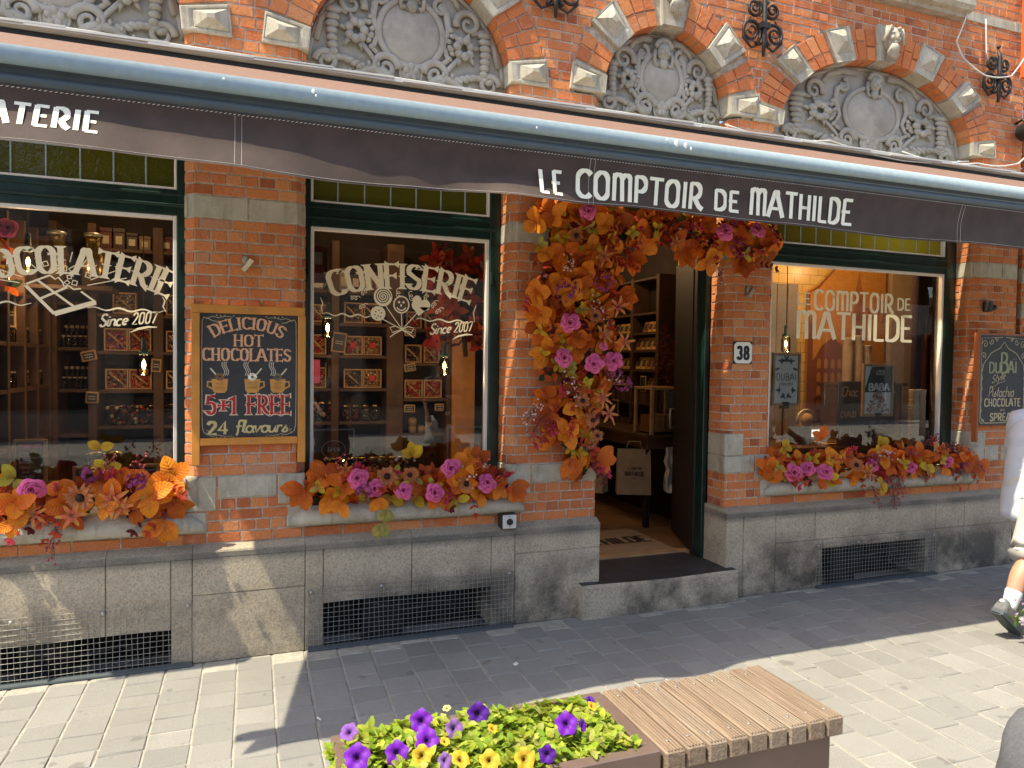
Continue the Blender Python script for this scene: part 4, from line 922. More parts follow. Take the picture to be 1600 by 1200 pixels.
# closed awning added out of view at the left to shade the sill
na = thing('added_shade_awning', (-1.85, -.2, 3.0), 'unseen closed awning roll added left of the shop to cast shade', 'awning')
mb = MB(); mb.extrude([(-.01, 3.10), (-.38, 3.08), (-.50, 3.03), (-.52, 2.97), (-.46, 2.93), (-.01, 2.93)], -2.15, -1.52); mb.build('added_shade_box', 'bar_metal', na)
mb = MB(); mb.extrude([(-.505, 2.94), (-.515, 2.94), (-.505, 2.80), (-.497, 2.80)], -2.14, -1.53); mb.build('valance', 'awning_cloth', na)
# ------------------------------------------------------------------ leaves, petals, garlands
ORG = (.76, .175, .008); BRT = (.92, .30, .014); RUS = (.50, .10, .010); YEL = (.66, .47, .022); LIM = (.48, .46, .10); RED = (.50, .035, .018); PNK = (.62, .045, .085); BUR = (.16, .012, .02); GRN = (.03, .075, .014); CRL = (.66, .085, .022)
def mixc(a, b, t): return tuple(x+(y-x)*t for x, y in zip(a, b))
def jit(c, v=.16): k = 1+U(-v, v); return tuple(min(1, x*k*(1+U(-.06, .06))) for x in c)
def rdir(): 
    v = Vector((rnd.gauss(0, 1), rnd.gauss(0, 1), rnd.gauss(0, 1))); return v.normalized()
def leaf(mb, p, d, nr, L, W, col, curl=.25, cup=.18, nv=5, wid=None, tip=None, wave=.0):
    d = d.normalized(); nr = (nr-d*nr.dot(d)); nr = nr.normalized() if nr.length > 1e-5 else d.orthogonal().normalized(); sd = d.cross(nr)
    us = (-1, -.5, 0, .5, 1); rows = []; tw = U(-.15, .15)
    for j in range(nv+1):
        v = j/nv; w = (wid(v) if wid else max(.0, math.sin(math.pi*(.05+.925*v)**1.06))**.55); row = []
        for u in us:
            off = nr*(cup*W*abs(u)*w*.5-curl*L*v*v+wave*L*math.sin(v*9+u*2)*abs(u)) + sd*(u*w*W*.5+tw*L*v*v*.3)
            jt = (1+(U(-.05, .05) if abs(u) == 1 else 0)); i = mb.V(p+d*(L*(v-(.05*abs(u)*v)))+off*jt); mb.luv[i] = (u, v, 0); row.append(i)
        rows.append(row)
    for j in range(nv):
        c = mixc(col, tip, (j+.5)/nv) if tip else mixc(mixc(col, (col[0]*.75, col[1]*.5, col[2]), .6), col, min(1, j/3))
        for k in range(4): mb.F([rows[j][k], rows[j][k+1], rows[j+1][k+1], rows[j+1][k]], col=c, sm=True)
def frond(mb, p, ax, up, n, L, col, ll, lw, droop=.3, **k):
    """a stem with paired leaves"""
    ax = ax.normalized(); pts = []; sd = ax.cross(up).normalized()
    for i in range(n+1):
        t = i/n; q = p+ax*(L*t)-Vector((0, 0, 1))*(droop*L*t*t); pts.append(q)
    mb.tube(pts, [.0022*(1-.6*i/n) for i in range(n+1)], 4, col=mixc(col, (.1, .03, .02), .7))
    for i in range(1, n+1):
        d = (pts[i]-pts[i-1]).normalized()
        for s in (-1, 1): leaf(mb, pts[i], d*.55+sd*s*.8+up*U(-.1, .3), up+rdir()*.35, ll*U(.8, 1.15), lw*U(.85, 1.15), jit(col), nv=4, **k)
    leaf(mb, pts[-1], pts[-1]-pts[-2], up, ll, lw, jit(col), nv=4, **k)
def rosette(mb, p, out, n, L, W, cols, spread=1.0, curl=.3, **k):
    """n broad leaves fanned from one point, facing `out`"""
    out = out.normalized(); a0 = U(0, 6.28); e1 = out.orthogonal().normalized(); e2 = out.cross(e1)
    for i in range(n):
        a = a0+i*2*math.pi/n+U(-.35, .35); d = (e1*math.cos(a)+e2*math.sin(a))*spread+out*U(.15, .7); c = jit(rnd.choice(cols))
        leaf(mb, p+out*U(-.012, .012), d, out+rdir()*.3, L*U(.75, 1.15), W*U(.8, 1.15), c, curl=U(.05, curl), **k)
def rose(mb, p, out, r, c0=(.36, .012, .11), c1=(.86, .17, .40)):
    out = out.normalized(); e1 = out.orthogonal().normalized(); e2 = out.cross(e1); a0 = U(0, 6)
    for ring, (n, rr, tilt, h) in enumerate(((3, .16, .04, .52), (4, .30, .16, .50), (5, .50, .42, .44), (5, .74, .80, .34), (5, .98, 1.12, .18))):
        for i in range(n):
            a = a0+ring*.9+i*2*math.pi/n+U(-.16, .16); wv = 2*math.pi/n*.66*U(.9, 1.12); kr = U(.86, 1.14); kl = U(-.05, .07); rows = []
            for j in range(5):
                v = j/4; row = []
                for k in range(7):
                    u = k/3-1; b = a+u*wv*(1-.10*v*v); rad = r*rr*(.34+.66*v**.8*(kr if ring > 1 else 1))*(1-.24*u*u*v*(ring > 1)); b += .10*ring*v*(1 if i % 2 else .4); lift = r*(h*1.25*math.sin(v*1.75)-.07*ring*v*v)-(.14*r*abs(u)**3*v)+.10*r*u*v+kl*r*v*ring*.6; rad += 0
                    if v == 1: rad += r*.07*(ring > 0)*(1-abs(u)*.6); lift -= r*.07*(ring > 1)
                    row.append(mb.V(p+(e1*math.cos(b)+e2*math.sin(b))*rad+out*lift))
                rows.append(row)
            for j in range(4):
                cc = jit(mixc(c0, c1, min(1, .10+.04*ring+.85*(j/3)**1.6)), .06)
                for k in range(6): mb.F([rows[j][k], rows[j][k+1], rows[j+1][k+1], rows[j+1][k]], col=cc, sm=True)
    mb.ball(p+out*r*.30, r*.13, col=c0)
def daisy(mb, p, out, r, col=(.42, .10, .025), tip=(.62, .25, .10)):
    out = out.normalized(); e1 = out.orthogonal().normalized(); e2 = out.cross(e1)
    for k in range(2):
        for i in range(13):
            a = (i+.5*k)*2*math.pi/13+U(-.1, .1); d = (e1*math.cos(a)+e2*math.sin(a))+out*(.25+.25*k); leaf(mb, p+out*.004*k, d, out, r*U(.85, 1.1), r*.36, jit(col), tip=jit(tip), nv=3, curl=U(.0, .3), wid=lambda v: math.sin(math.pi*min(.97, .12+.86*v))**.6)
    mb.ball(p+out*.010, r*.30, r*.30, r*.30, 10, 7, col=(.035, .014, .008))
def lily(mb, p, out, r, col=(.74, .06, .13), tip=(.80, .42, .06)):
    out = out.normalized(); e1 = out.orthogonal().normalized(); e2 = out.cross(e1); a0 = U(0, 6)
    for i in range(6):
        a = a0+i*math.pi/3; leaf(mb, p, (e1*math.cos(a)+e2*math.sin(a))+out*.5, out, r*U(.9, 1.2), r*.28, jit(col), tip=tip, nv=5, curl=U(.1, .45), wave=.04)
    for i in range(5): a = a0+i*1.25; q = p+(e1*math.cos(a)+e2*math.sin(a))*r*.4+out*r*.5; mb.tube([p, q], .0014, 4, col=LIM); mb.ball(q, .004, n=6, m=4, col=(.5, .25, .05))
def berries(mb, p, ax, n, L, rad, cols, droop=.4):
    ax = ax.normalized()
    for i in range(n):
        t = U(.2, 1); q = p+ax*(L*t)-Vector((0, 0, droop*L*t*t))+rdir()*L*.22; base = p+ax*(L*t*.7)-Vector((0, 0, droop*L*t*t*.5))
        mb.tube([base, q], .0010, 4, col=(.12, .02, .02), caps=False); mb.ball(q, rad*U(.75, 1.2), n=7, m=5, col=jit(rnd.choice(cols)))
    mb.tube([p, p+ax*L*.5-Vector((0, 0, droop*L*.2)), p+ax*L-Vector((0, 0, droop*L))], .0016, 4, col=(.1, .03, .02))
def heads(mb, p, out, n, rad, cols):
    for i in range(n):
        q = p+rdir()*rad+out*rad*.3; d = (q-p+out*.01).normalized()
        for k in range(4): leaf(mb, q, d.orthogonal().normalized()*math.cos(k*1.57)+d.cross(d.orthogonal().normalized())*math.sin(k*1.57)+d*.4, d, .014, .012, jit(rnd.choice(cols)), nv=2)
VAR = [('leaf spray of orange leaves', (ORG, BRT, ORG, RUS)), ('rust', (RUS, ORG)), ('bright', (BRT, ORG, BRT))]
def garland(name, label, base, spots, wall_y, n_big, n_red, n_yel, fill, seed, roses, daisies=(), lilies=(), clusters=(), berr=(), extra=(), edge=()):
    """spots: (x, z, half width, half height) discs that the greenery fills; everything stands off the wall"""
    global rnd
    rnd.seed(seed); t = thing(name, base, label, 'flower garland', 'autumn garlands of silk flowers on the shop front')
    tot = sum(s[2]*s[3] for s in spots)
    def pick(k=1.0, dy=(.03, .17)):
        r = U(0, tot)
        for s in spots:
            r -= s[2]*s[3]
            if r <= 0: break
        a, q = U(0, 6.283), math.sqrt(U(0, 1))*k; x = s[0]+s[2]*q*math.cos(a); z = s[1]+s[3]*q*math.sin(a); e = 1-.6*q
        return Vector((x, wall_y-U(*dy)*e-.015, z)), Vector((.55*q*math.cos(a), -1+.35*q, .55*q*math.sin(a)+U(-.15, .1)))
    mb = MB()                                                # dark twig core
    for i in range(len(spots)-1):
        a, b = spots[i], spots[i+1]
        for k in range(7):
            p0 = Vector((a[0]+U(-.06, .06), wall_y-.03+U(-.02, .02), a[1]+U(-.05, .05))); p1 = Vector((b[0]+U(-.06, .06), wall_y-.03+U(-.02, .02), b[1]+U(-.05, .05))); mb.tube([p0, (p0+p1)/2+rdir()*.03, p1], .005, 5)
    mb.build('twig_base', 'twig', t)
    mb = MB()
    for i in range(fill):                                    # smaller dark leaves low in the mass
        p, o = pick(.85, (.01, .07)); rosette(mb, p, o, 4, .062, .042, (RUS, BUR, ORG, GRN, RUS, RED), nv=3)
    mb.build('under_foliage', 'leaf', t)
    for i in range(n_big):
        p, o = pick(1.0); mb = MB(); rosette(mb, p, o, rnd.choice((3, 3, 4)), .097*U(.78, 1.22), .085, rnd.choice(((ORG, BRT, ORG), (RUS, ORG, ORG), (BRT, ORG), (ORG, ORG, RUS), (BRT, BRT))), curl=.40, nv=6); mb.build('orange_leaf_spray', 'leaf', t)
    for i in range(n_yel):
        p, o = pick(1.0, (.08, .19)); mb = MB(); c = rnd.choice(((YEL, YEL), (LIM, YEL), (YEL, (.55, .5, .05)))); rosette(mb, p, o, rnd.choice((3, 4)), .058, .034, c, curl=.2); mb.build('yellow_leaf_spray', 'leaf', t)
    for i in range(n_red):
        p, o = pick(1.05, (.06, .17)); mb = MB(); frond(mb, p, o*.6+rdir()*.8, Vector((0, -1, .2)), 4, .13, rnd.choice((RED, CRL, CRL, PNK, BUR)), .036, .018, .35, curl=.15); mb.build('red_leaf_spray', 'leaf', t)
    for p, L, ds, c in edge:                                 # long leaves that hang over the edge
        mb = MB()
        for d in ds: leaf(mb, Vector(p)+rdir()*.008, Vector(d), Vector((U(-.2, .2), -1, .3)), L*U(.9, 1.1), L*.72, jit(c), curl=U(.1, .35))
        mb.build('hanging_leaves', 'leaf', t)
    for x, z, r, dy in roses:
        mb = MB(); rose(mb, Vector((x, wall_y-dy, z)), Vector((U(-.25, .1)-.1*x, -1, U(-.1, .35))), r); mb.build('rose', 'petal', t)
    for x, z, r, dy in daisies: mb = MB(); daisy(mb, Vector((x, wall_y-dy, z)), Vector((U(-.3, .2), -1, U(-.1, .4))), r); mb.build('daisy', 'petal', t)
    for x, z, r, dy in lilies: mb = MB(); lily(mb, Vector((x, wall_y-dy, z)), Vector((U(-.3, .3), -1, U(-.2, .3))), r); mb.build('lily', 'petal', t)
    for x, z, r, dy in clusters: mb = MB(); heads(mb, Vector((x, wall_y-dy, z)), Vector((0, -1, 0)), 34, r, ((.36, .07, .20), (.5, .12, .28), (.28, .05, .13))); mb.build('blossom_cluster', 'petal', t)
    for x, z, d, c, n in berr: mb = MB(); berries(mb, Vector((x, wall_y-.10, z)), Vector(d), n, .16, .0065, c); mb.build('berry_sprig', 'glossy_painted', t)
    return t
WB = ((.75, .55, .48), (.7, .4, .35)); RB = ((.45, .03, .03), (.5, .06, .04))
garland('door_garland', 'tall garland of orange leaves and pink roses climbing the door jamb and over the doorway', (2.0, -.05, 1.7),
    [(2.0, 1.02, .12, .10), (1.93, 1.18, .17, .14), (1.93, 1.36, .20, .16), (1.94, 1.55, .25, .16), (1.95, 1.75, .29, .17), (1.92, 1.95, .29, .18), (1.94, 2.15, .31, .18), (1.98, 2.36, .33, .17), (2.05, 2.55, .40, .13), (2.40, 2.57, .26, .13), (2.70, 2.56, .26, .13), (2.95, 2.52, .24, .16), (3.16, 2.50, .22, .18), (3.38, 2.55, .17, .12)],
    -.02, 175, 96, 66, 240, 11,
    [(1.82, 1.905, .062, .24), (1.80, 1.69, .060, .20), (1.985, 1.655, .062, .24), (2.13, 1.675, .060, .23), (1.93, 2.585, .055, .24), (2.93, 2.54, .060, .25), (3.22, 2.575, .055, .22), (2.07, 1.765, .028, .21)],
    [(2.02, 1.30, .05, .17), (1.95, 1.42, .05, .16), (2.0, 1.95, .045, .22), (1.87, 2.44, .05, .2), (2.05, 1.20, .045, .17)],
    [(2.05, 1.83, .075, .24), (2.22, 1.80, .065, .20), (2.12, 1.34, .07, .19), (2.18, 2.02, .07, .18), (2.06, 2.33, .07, .2), (2.07, 1.44, .06, .2), (2.58, 2.45, .06, .2)],
    [(1.80, 2.10, .07, .22), (2.05, 2.17, .06, .22), (2.17, 1.62, .05, .16), (2.24, 1.53, .05, .15), (3.08, 2.45, .06, .2)],
    [(1.86, 2.38, (-.2, -.6, -.5), WB, 22), (1.86, 1.62, (.2, -.4, -.8), WB, 26), (1.72, 1.42, (-.8, -.3, -.3), WB, 26), (1.73, 1.34, (-.7, -.2, -.5), RB, 24), (2.1, 1.60, (.9, -.3, -.1), WB, 18), (2.02, 2.12, (.1, -.5, -.5), WB, 18), (2.95, 2.40, (.0, -.5, -.8), WB, 16), (1.80, 1.30, (-.6, -.3, -.4), RB, 20)],
    edge=[((1.80, -.08, 1.16), .115, [(-1, -.3, .25), (-1, -.2, -.2), (-.6, -.3, .7)], BRT), ((1.98, -.10, 1.10), .13, [(-.1, -.3, -1), (.35, -.3, -.9), (-.5, -.3, -.8)], BRT), ((2.10, -.10, 1.03), .13, [(1, -.2, .1), (.8, -.3, -.5), (.7, -.2, .7)], ORG), ((1.92, -.12, 1.05), .12, [(-.6, -.3, -.7), (0, -.4, -1), (.2, -.3, -1)], ORG), ((1.74, -.1, 1.72), .12, [(-1, -.3, .1), (-.7, -.3, -.7), (-.2, -.4, .9)], BRT), ((1.72, -.1, 2.0), .13, [(-1, -.2, .2), (-.9, -.3, -.4), (-.5, -.3, .8)], ORG), ((2.24, -.12, 2.1), .12, [(.9, -.3, -.2), (.6, -.3, -.8), (.9, -.2, .4)], ORG), ((2.30, -.12, 2.36), .13, [(.7, -.3, -.8), (.2, -.3, -1), (1, -.2, -.2)], ORG), ((3.18, -.12, 2.40), .13, [(.8, -.3, -.5), (.2, -.3, -1), (-.6, -.3, -.7)], RUS), ((2.72, -.12, 2.40), .11, [(-.3, -.3, -1), (.5, -.3, -.8)], ORG)])
def sill(x0, x1, z): return [(x0+(x1-x0)*(i+.5)/6, z+.02*math.sin(i*2), (x1-x0)/10, .085) for i in range(6)]
def edges(x0, x1, z, n, cols):
    out = []
    for i in range(n):
        x = x0+(x1-x0)*(i+U(.1, .9))/n; out.append(((x, U(-.16, -.07), z+U(-.02, .04)), U(.07, .105), [(U(-.8, .8), U(-.8, -.2), U(-1, -.2)), (U(-1, 1), U(-.8, -.2), U(-.8, .2))], rnd.choice(cols)))
    return out
rnd.seed(5)
ends2 = [((.27, -.07, .93), .115, [(-.9, -.4, .2), (-.5, -.4, -.8), (-.9, -.3, -.2), (.1, -.5, -.9)], ORG), ((1.52, -.08, .88), .115, [(.9, -.3, .2), (.6, -.4, -.8), (.9, -.3, -.3), (.0, -.5, -1)], ORG), ((.73, -.16, .80), .075, [(-.1, -.2, -1), (.5, -.2, -.9), (-.7, -.2, -.8)], LIM), ((.70, -.15, .72), .085, [(-.1, -.15, -1), (.5, -.15, -.8), (-.6, -.15, -.7)], LIM), ((.92, .05, 1.08), .085, [(-.2, -.3, 1), (.6, -.3, .7), (.2, -.4, .3), (-.6, -.3, .3)], YEL), ((1.32, .02, 1.03), .11, [(-.1, -.2, 1), (.7, -.3, .7), (-.8, -.3, .5)], RUS)]
garland('sill_garland', 'orange leaf garland with six pink roses on the sill under the confectionery lettering', (.9, .05, .86), sill(.27, 1.54, .925), .03, 34, 20, 16, 60, 22,
    [(.565, .985, .062, .17), (.66, .925, .055, .17), (.83, .905, .055, .18), (1.115, 1.02, .062, .16), (1.01, .885, .058, .19), (1.34, .925, .058, .17)],
    [(.735, .985, .065, .15), (.87, .99, .05, .14), (1.21, .925, .06, .16)], [(.50, 1.03, .05, .12)], [(.60, .915, .04, .17)],
    [(.48, 1.03, (0, -.4, .6), RB, 14), (1.28, 1.0, (.2, -.4, .5), RB, 16), (1.2, .98, (.1, -.5, .2), WB, 12)], edge=ends2+edges(.33, 1.5, .85, 9, (ORG, BRT, YEL, ORG)))
ends1 = [((-.40, -.05, 1.01), .125, [(-.3, -.3, 1), (.5, -.4, .6), (-.7, -.4, -.1), (.3, -.6, -.5)], BRT), ((-.43, -.10, .80), .125, [(-.8, -.2, -.5), (0, -.25, -1), (.55, -.25, -.9)], BRT), ((-.72, .03, 1.06), .08, [(-1, -.3, .2), (-.5, -.3, .6), (.8, -.3, .4), (.3, -.5, -.5)], YEL), ((-.75, .05, 1.18), .07, [(-.8, -.2, .5), (.9, -.2, .4)], YEL), ((-1.12, -.02, 1.04), .08, [(-.5, -.3, .8), (.5, -.3, -.6), (-.7, -.4, -.2)], (.45, .40, .03)), ((-.50, -.04, .97), .06, [(-.6, -.4, .3), (.6, -.4, .5)], LIM)]
garland('sill_garland', 'orange and red leaf garland with one mauve rose on the left window sill', (-.96, .05, .86), sill(-1.60, -.36, .93), .03, 34, 26, 14, 60, 33,
    [(-1.02, 1.0, .062, .16)], [(-.80, .955, .075, .19), (-1.3, .95, .06, .16)], [(-.66, .93, .08, .18), (-.84, .87, .07, .2), (-.62, .90, .06, .2), (-1.0, .88, .06, .18)], [(-.56, 1.02, .045, .14), (-.77, 1.06, .04, .1)],
    [(-.72, 1.05, (.3, -.3, .9), RB, 16), (-.93, .85, (0, -.4, -.9), ((.30, .03, .05), (.42, .07, .08)), 22), (-.58, 1.06, (.3, -.3, .7), RB, 14)], edge=ends1+edges(-1.45, -.42, .86, 8, (ORG, BRT, RUS, BRT)))
ends3 = [((3.50, -.05, .92), .11, [(-.7, -.4, .5), (-.3, -.4, -.9), (.4, -.4, .8)], ORG), ((5.62, -.06, .86), .13, [(.8, -.3, .2), (.3, -.4, -.9), (.7, -.3, -.6), (-.2, -.5, -.8)], ORG), ((3.98, -.14, .84), .08, [(-.6, -.3, -.6), (.2, -.2, -1), (.6, -.3, -.5), (.8, -.4, .3)], YEL), ((3.70, .0, 1.06), .075, [(-.5, -.3, .6), (.4, -.3, .9), (.8, -.3, -.2), (-.6, -.4, -.4)], YEL), ((4.48, -.15, .78), .085, [(.7, -.2, -.7), (.2, -.2, -.9), (-.5, -.3, .4)], YEL), ((4.98, -.12, .88), .10, [(.9, -.3, -.1), (.5, -.3, -.8), (-.6, -.3, .1)], YEL), ((4.62, -.02, 1.05), .085, [(-.3, -.3, 1), (.5, -.3, .9), (-.7, -.4, -.3)], YEL), ((4.05, .02, 1.10), .11, [(-.8, -.2, .6), (.3, -.2, .9)], ORG)]
garland('sill_garland', 'long leaf garland on the right sill with three pink roses at its left end', (4.6, .05, .86), sill(3.50, 5.60, .92), .03, 52, 36, 26, 90, 44,
    [(3.66, .89, .068, .17), (3.80, .915, .056, .16), (3.94, .885, .062, .18), (4.42, .91, .05, .16), (4.80, .885, .045, .17), (5.22, .91, .045, .14)],
    [(4.25, .92, .06, .16)], [(4.35, .86, .06, .18)], [(4.43, .95, .04, .15), (5.40, .88, .03, .14)],
    [(4.70, .90, (.1, -.4, -.9), ((.42, .05, .07), (.5, .08, .09)), 40), (4.66, .80, (.2, -.2, -.9), ((.42, .05, .07), (.5, .08, .09)), 30), (5.05, 1.02, (.3, -.2, .8), ((.22, .012, .03), (.3, .03, .05)), 34), (5.2, 1.0, (.3, -.3, .3), ((.16, .012, .03), (.2, .03, .04)), 26), (4.5, .98, (.1, -.4, .2), WB, 18), (4.45, .78, (.3, -.2, -.6), RB, 14)], edge=ends3+edges(3.6, 5.5, .85, 11, (ORG, BRT, ORG, RUS)))
# burgundy stems standing at the right end are part of the berries above
# ------------------------------------------------------------------ planter bench with petunias
rnd.seed(91)
pb = thing('planter_bench', (1.1, -2.06, 0), 'brown metal planter with a slatted wooden bench top at its right end', 'planter')
mb = MB(); PX0, PX1, PY0, PY1, ZT = .245, 1.235, -2.275, -1.845, .42
mb.box(PX0, PX1, PY0, PY0+.045, .03, ZT, .004); mb.box(PX0, PX1, PY1-.045, PY1, .03, ZT, .004); mb.box(PX0, PX0+.045, PY0+.046, PY1-.046, .03, ZT-.0004, .004); mb.box(PX1-.048, PX1, PY0+.046, PY1-.046, .03, ZT-.0004, .004)
mb.box(PX1+.012, 1.955, PY0+.025, PY1-.02, .03, ZT-.075, .004); mb.box(PX0+.03, 1.93, PY0+.05, PY1-.05, 0, .03); mb.build('metal_box', 'planter_metal', pb)
mb = MB(); mb.poly([(PX0+.03, PY0+.03, .375), (PX1-.03, PY0+.03, .375), (PX1-.03, PY1-.03, .375), (PX0+.03, PY1-.03, .375)]); mb.build('soil', 'soil', pb)
nS = 9; wS = (1.985-1.243)/nS
for i in range(nS):
    mb = MB(); x0 = 1.243+wS*i; mb.tint = U(0, 1); y0, y1 = PY0-.012+U(-.003, .003), PY1+.004+U(-.003, .003)
    mb.box(x0+.003, x0+wS-.006, y0, y1, ZT-.072, ZT-.004, .006)
    g = 5; w = (wS-.009-.012)/g
    for k in range(g): mb.box(x0+.009+w*k, x0+.009+w*k+w*.62, y0+.004, y1-.004, ZT-.006, ZT+.0005, .0015)   # milled ribs
    for y_ in (y0+.06, y1-.06): mb.lathe((x0+wS/2, y_, ZT+.0006), [(.006, 0), (.006, .0008), (.002, .0002)], 10, mi=1)
    mb.build('slat', ['bench_wood', 'steel'], pb)
pt = thing('petunia_bed', (.74, -2.06, .375), 'bed of lime green petunias with purple and yellow flowers filling the planter', 'flowers')
mb = MB()
for i in range(820):
    x = U(PX0+.0, PX1-.055); y = U(PY0+.045, PY1-.04); edge = min((x-PX0)/.1, (PX1-x)/.12, 1); h = .372+(.008+.062*max(.25, edge)*U(.2, 1.0))*(1.15 if x < .8 else .85)
    p = Vector((x, y, h)); st = p-Vector((U(-.03, .03), U(-.03, .03), .07)); mb.tube([st, p], .0018, 4, col=(.12, .22, .03), caps=False); out = Vector((U(-.6, .6), U(-.6, .6), 1)); n = rnd.choice((4, 5))
    rosette(mb, p, out, n, .042, .027, ((.46, .64, .05), (.54, .70, .07), (.36, .56, .04), (.58, .70, .14), (.24, .42, .03)), curl=.25, nv=3)
mb.build('foliage', 'green_leaf', pt)
def petunia(p, out, r, col, name):
    mb = MB(); out = out.normalized(); e1 = out.orthogonal().normalized(); e2 = out.cross(e1); rings = []
    for j, (rr, h) in enumerate(((.10, -.55), (.16, -.2), (.40, .0), (.75, .10), (1.0, .06))):
        rings.append([mb.V(p+(e1*math.cos(a)+e2*math.sin(a))*r*rr*(1+(.10*math.cos(5*a)+.05*math.sin(9*a+r*500))*(j > 2))+out*r*(h+.09*math.sin(5*a+j)*(j > 2))) for a in [2*math.pi*k/25 for k in range(25)]])
    for j, (A, B) in enumerate(zip(rings, rings[1:])):
        for k in range(25): mb.F([A[k], A[(k+1) % 25], B[(k+1) % 25], B[k]], col=jit(mixc(tuple(c*.25 for c in col), col, min(1, j/2.2)), .08), sm=True)
    mb.tube([p-out*r*.5, p-out*r*1.5], [r*.12, r*.05], 6, col=(.2, .3, .05)); return mb.build(name, 'petal', pt)
PUR = (.19, .018, .50); DPU = (.09, .012, .30); LIL = (.32, .16, .50); YLO = (.70, .48, .04); CRM = (.70, .62, .22)
for x, y, z, r, c, d in ((0.522, -1.958, .478, 0.036, PUR, (-.3, -.8, .5)), (0.713, -1.974, .478, 0.036, DPU, (-.1, -.9, .45)), (0.513, -2.080, .478, 0.036, PUR, (-.1, -.7, .7)), (0.612, -2.040, .478, 0.03, LIL, (.2, -.8, .5)), (0.967, -2.127, .478, 0.036, PUR, (-.2, -.8, .6)), (1.012, -2.154, .478, 0.02, PUR, (.5, -.7, .4)), (0.290, -1.952, .478, 0.028, (.22, .08, .42), (-.4, -.5, .8)), (0.295, -2.107, .478, 0.038, PUR, (-.2, -.8, .6)), (0.411, -2.121, .478, 0.034, PUR, (-.2, -.8, .5)), (0.837, -2.273, .478, 0.026, DPU, (-.3, -.8, .3)), (1.114, -2.005, .478, 0.015, DPU, (0, -.5, .8)), (0.537, -2.207, .478, 0.022, LIL, (.2, -.8, .5))):
    petunia(Vector((x, y, z)), Vector(d), r, c, 'purple_petunia')
for x, y, z, r, c, d in ((0.480, -2.159, .478, 0.03, YLO, (.0, -.8, .6)), (0.583, -2.216, .478, 0.028, YLO, (.2, -.5, .9)), (0.662, -2.250, .478, 0.03, YLO, (-.1, -.8, .6)), (0.763, -2.277, .478, 0.032, YLO, (.1, -.8, .6)), (0.729, -2.080, .478, 0.018, YLO, (.3, -.4, .9)), (1.100, -2.049, .478, 0.018, YLO, (.3, -.5, .8)), (0.564, -2.105, .478, 0.016, YLO, (.2, -.4, .9)), (0.624, -1.902, .478, 0.014, CRM, (-.2, -.3, 1))):
    petunia(Vector((x, y, z)), Vector(d), r, c, 'yellow_petunia')
# ------------------------------------------------------------------ signs on the wall
rnd.seed(3)
sb = thing('chalkboard_sign', (-.02, -.02, 1.077), 'orange framed black board advertising delicious hot chocolates 5+1 free', 'sign')
mb = MB(); y0, y1 = -.042, -.006
mb.box(-.306, -.264, y0, y1, 1.077, 1.903, .003); mb.box(.243, .285, y0, y1, 1.077, 1.903, .003); mb.box(-.310, .280, y0-.003, y1, 1.9035, 1.950, .003); mb.box(-.2635, .2425, y0+.001, y1, 1.184, 1.224, .003)
for x, z in ((-.02, 1.927), (-.01, 1.204)): mb.lathe((x, y0-.003, z), [(.006, .002), (.005, -.003), (.002, -.004)], 8, 'y', mi=1)
mb.build('frame', ['orange_wood', 'steel'], sb)
mb = MB(); mb.poly([(-.2645, -.026, 1.2235), (.2435, -.026, 1.2235), (.2435, -.026, 1.904), (-.2645, -.026, 1.904)]); bp = mb.build('board', 'chalkboard', sb)
mb = MB(); Y = -.0268; PE = (.80, .43, .24); RD = (.50, .012, .018); GO = (.62, .50, .22); MU = (.62, .30, .07)
def two(txt, cx, z, h, w, wrap=None, c1=PE, edge=(.75, .62, .45), **k):
    put_text(mb, txt, cx, z, h, w, Y, .185, .085, wrap=wrap, serif=True, gap=.13, col=c1, **k)
two('DELICIOUS', -.02, 1.822, .062, .365, arch_wrap(.34)); two('HOT', -.018, 1.728, .060, .15); two('CHOCOLATES', -.024, 1.648, .064, .455)
put_text(mb, '5+1 FREE', -.017, 1.353, .100, .440, Y, .23, .13, serif=True, gap=.13, col=(.74, .60, .42)); put_text(mb, '5+1 FREE', -.017, 1.355, .096, .432, Y-.001, .155, .07, serif=True, gap=.14, col=RD)
put_text(mb, '24', -.176, 1.245, .066, .10, Y, .22, .18, gap=.14, col=GO); put_text(mb, 'flavours', -.085, 1.250, .068, .275, Y, .14, .12, align='l', slant=.12, gap=.0, col=GO)
for cx, topc, st in ((-.165, (.22, .10, .05), -1), (.002, (.78, .72, .6), 1), (.135, (.14, .12, .08), 1)):
    z = 1.470; mb.poly([(cx-.042, Y, z+.076), (cx-.036, Y, z+.012), (cx-.024, Y, z), (cx+.024, Y, z), (cx+.036, Y, z+.012), (cx+.042, Y, z+.076)], col=MU)
    hs = -1 if st < 0 else 1; stroke(mb, [(cx+hs*.040, z+.06), (cx+hs*.060, z+.062), (cx+hs*.062, z+.036), (cx+hs*.036, z+.022)], .009, Y, .0003, col=MU)
    for k in range(9): A = R(k*40); disc(mb, cx+.016*math.cos(A), z+.088+.014*math.sin(A), .009, .009, Y-.0004*(1+k % 3), 8, col=jit(topc, .25))
    stroke(mb, [(cx+st*.02, z+.10), (cx+st*.048, z+.135)], .007, Y, .0012, col=(.74, .66, .5))
    for k in range(3): stroke(mb, [(cx-st*(.018+.010*k)+.007*math.sin(t*6), z+.095+.075*t) for t in np.linspace(0, 1, 10)], .0032, Y, .0014, col=(.72, .68, .55))
    font_text(mb, 'HOT', cx, z+.044, .014, Y-.002, col=(.35, .14, .03)); font_text(mb, 'CHOCO', cx, z+.022, .014, Y-.002, col=(.35, .14, .03), width=.052)
FL = (.55, .46, .28)
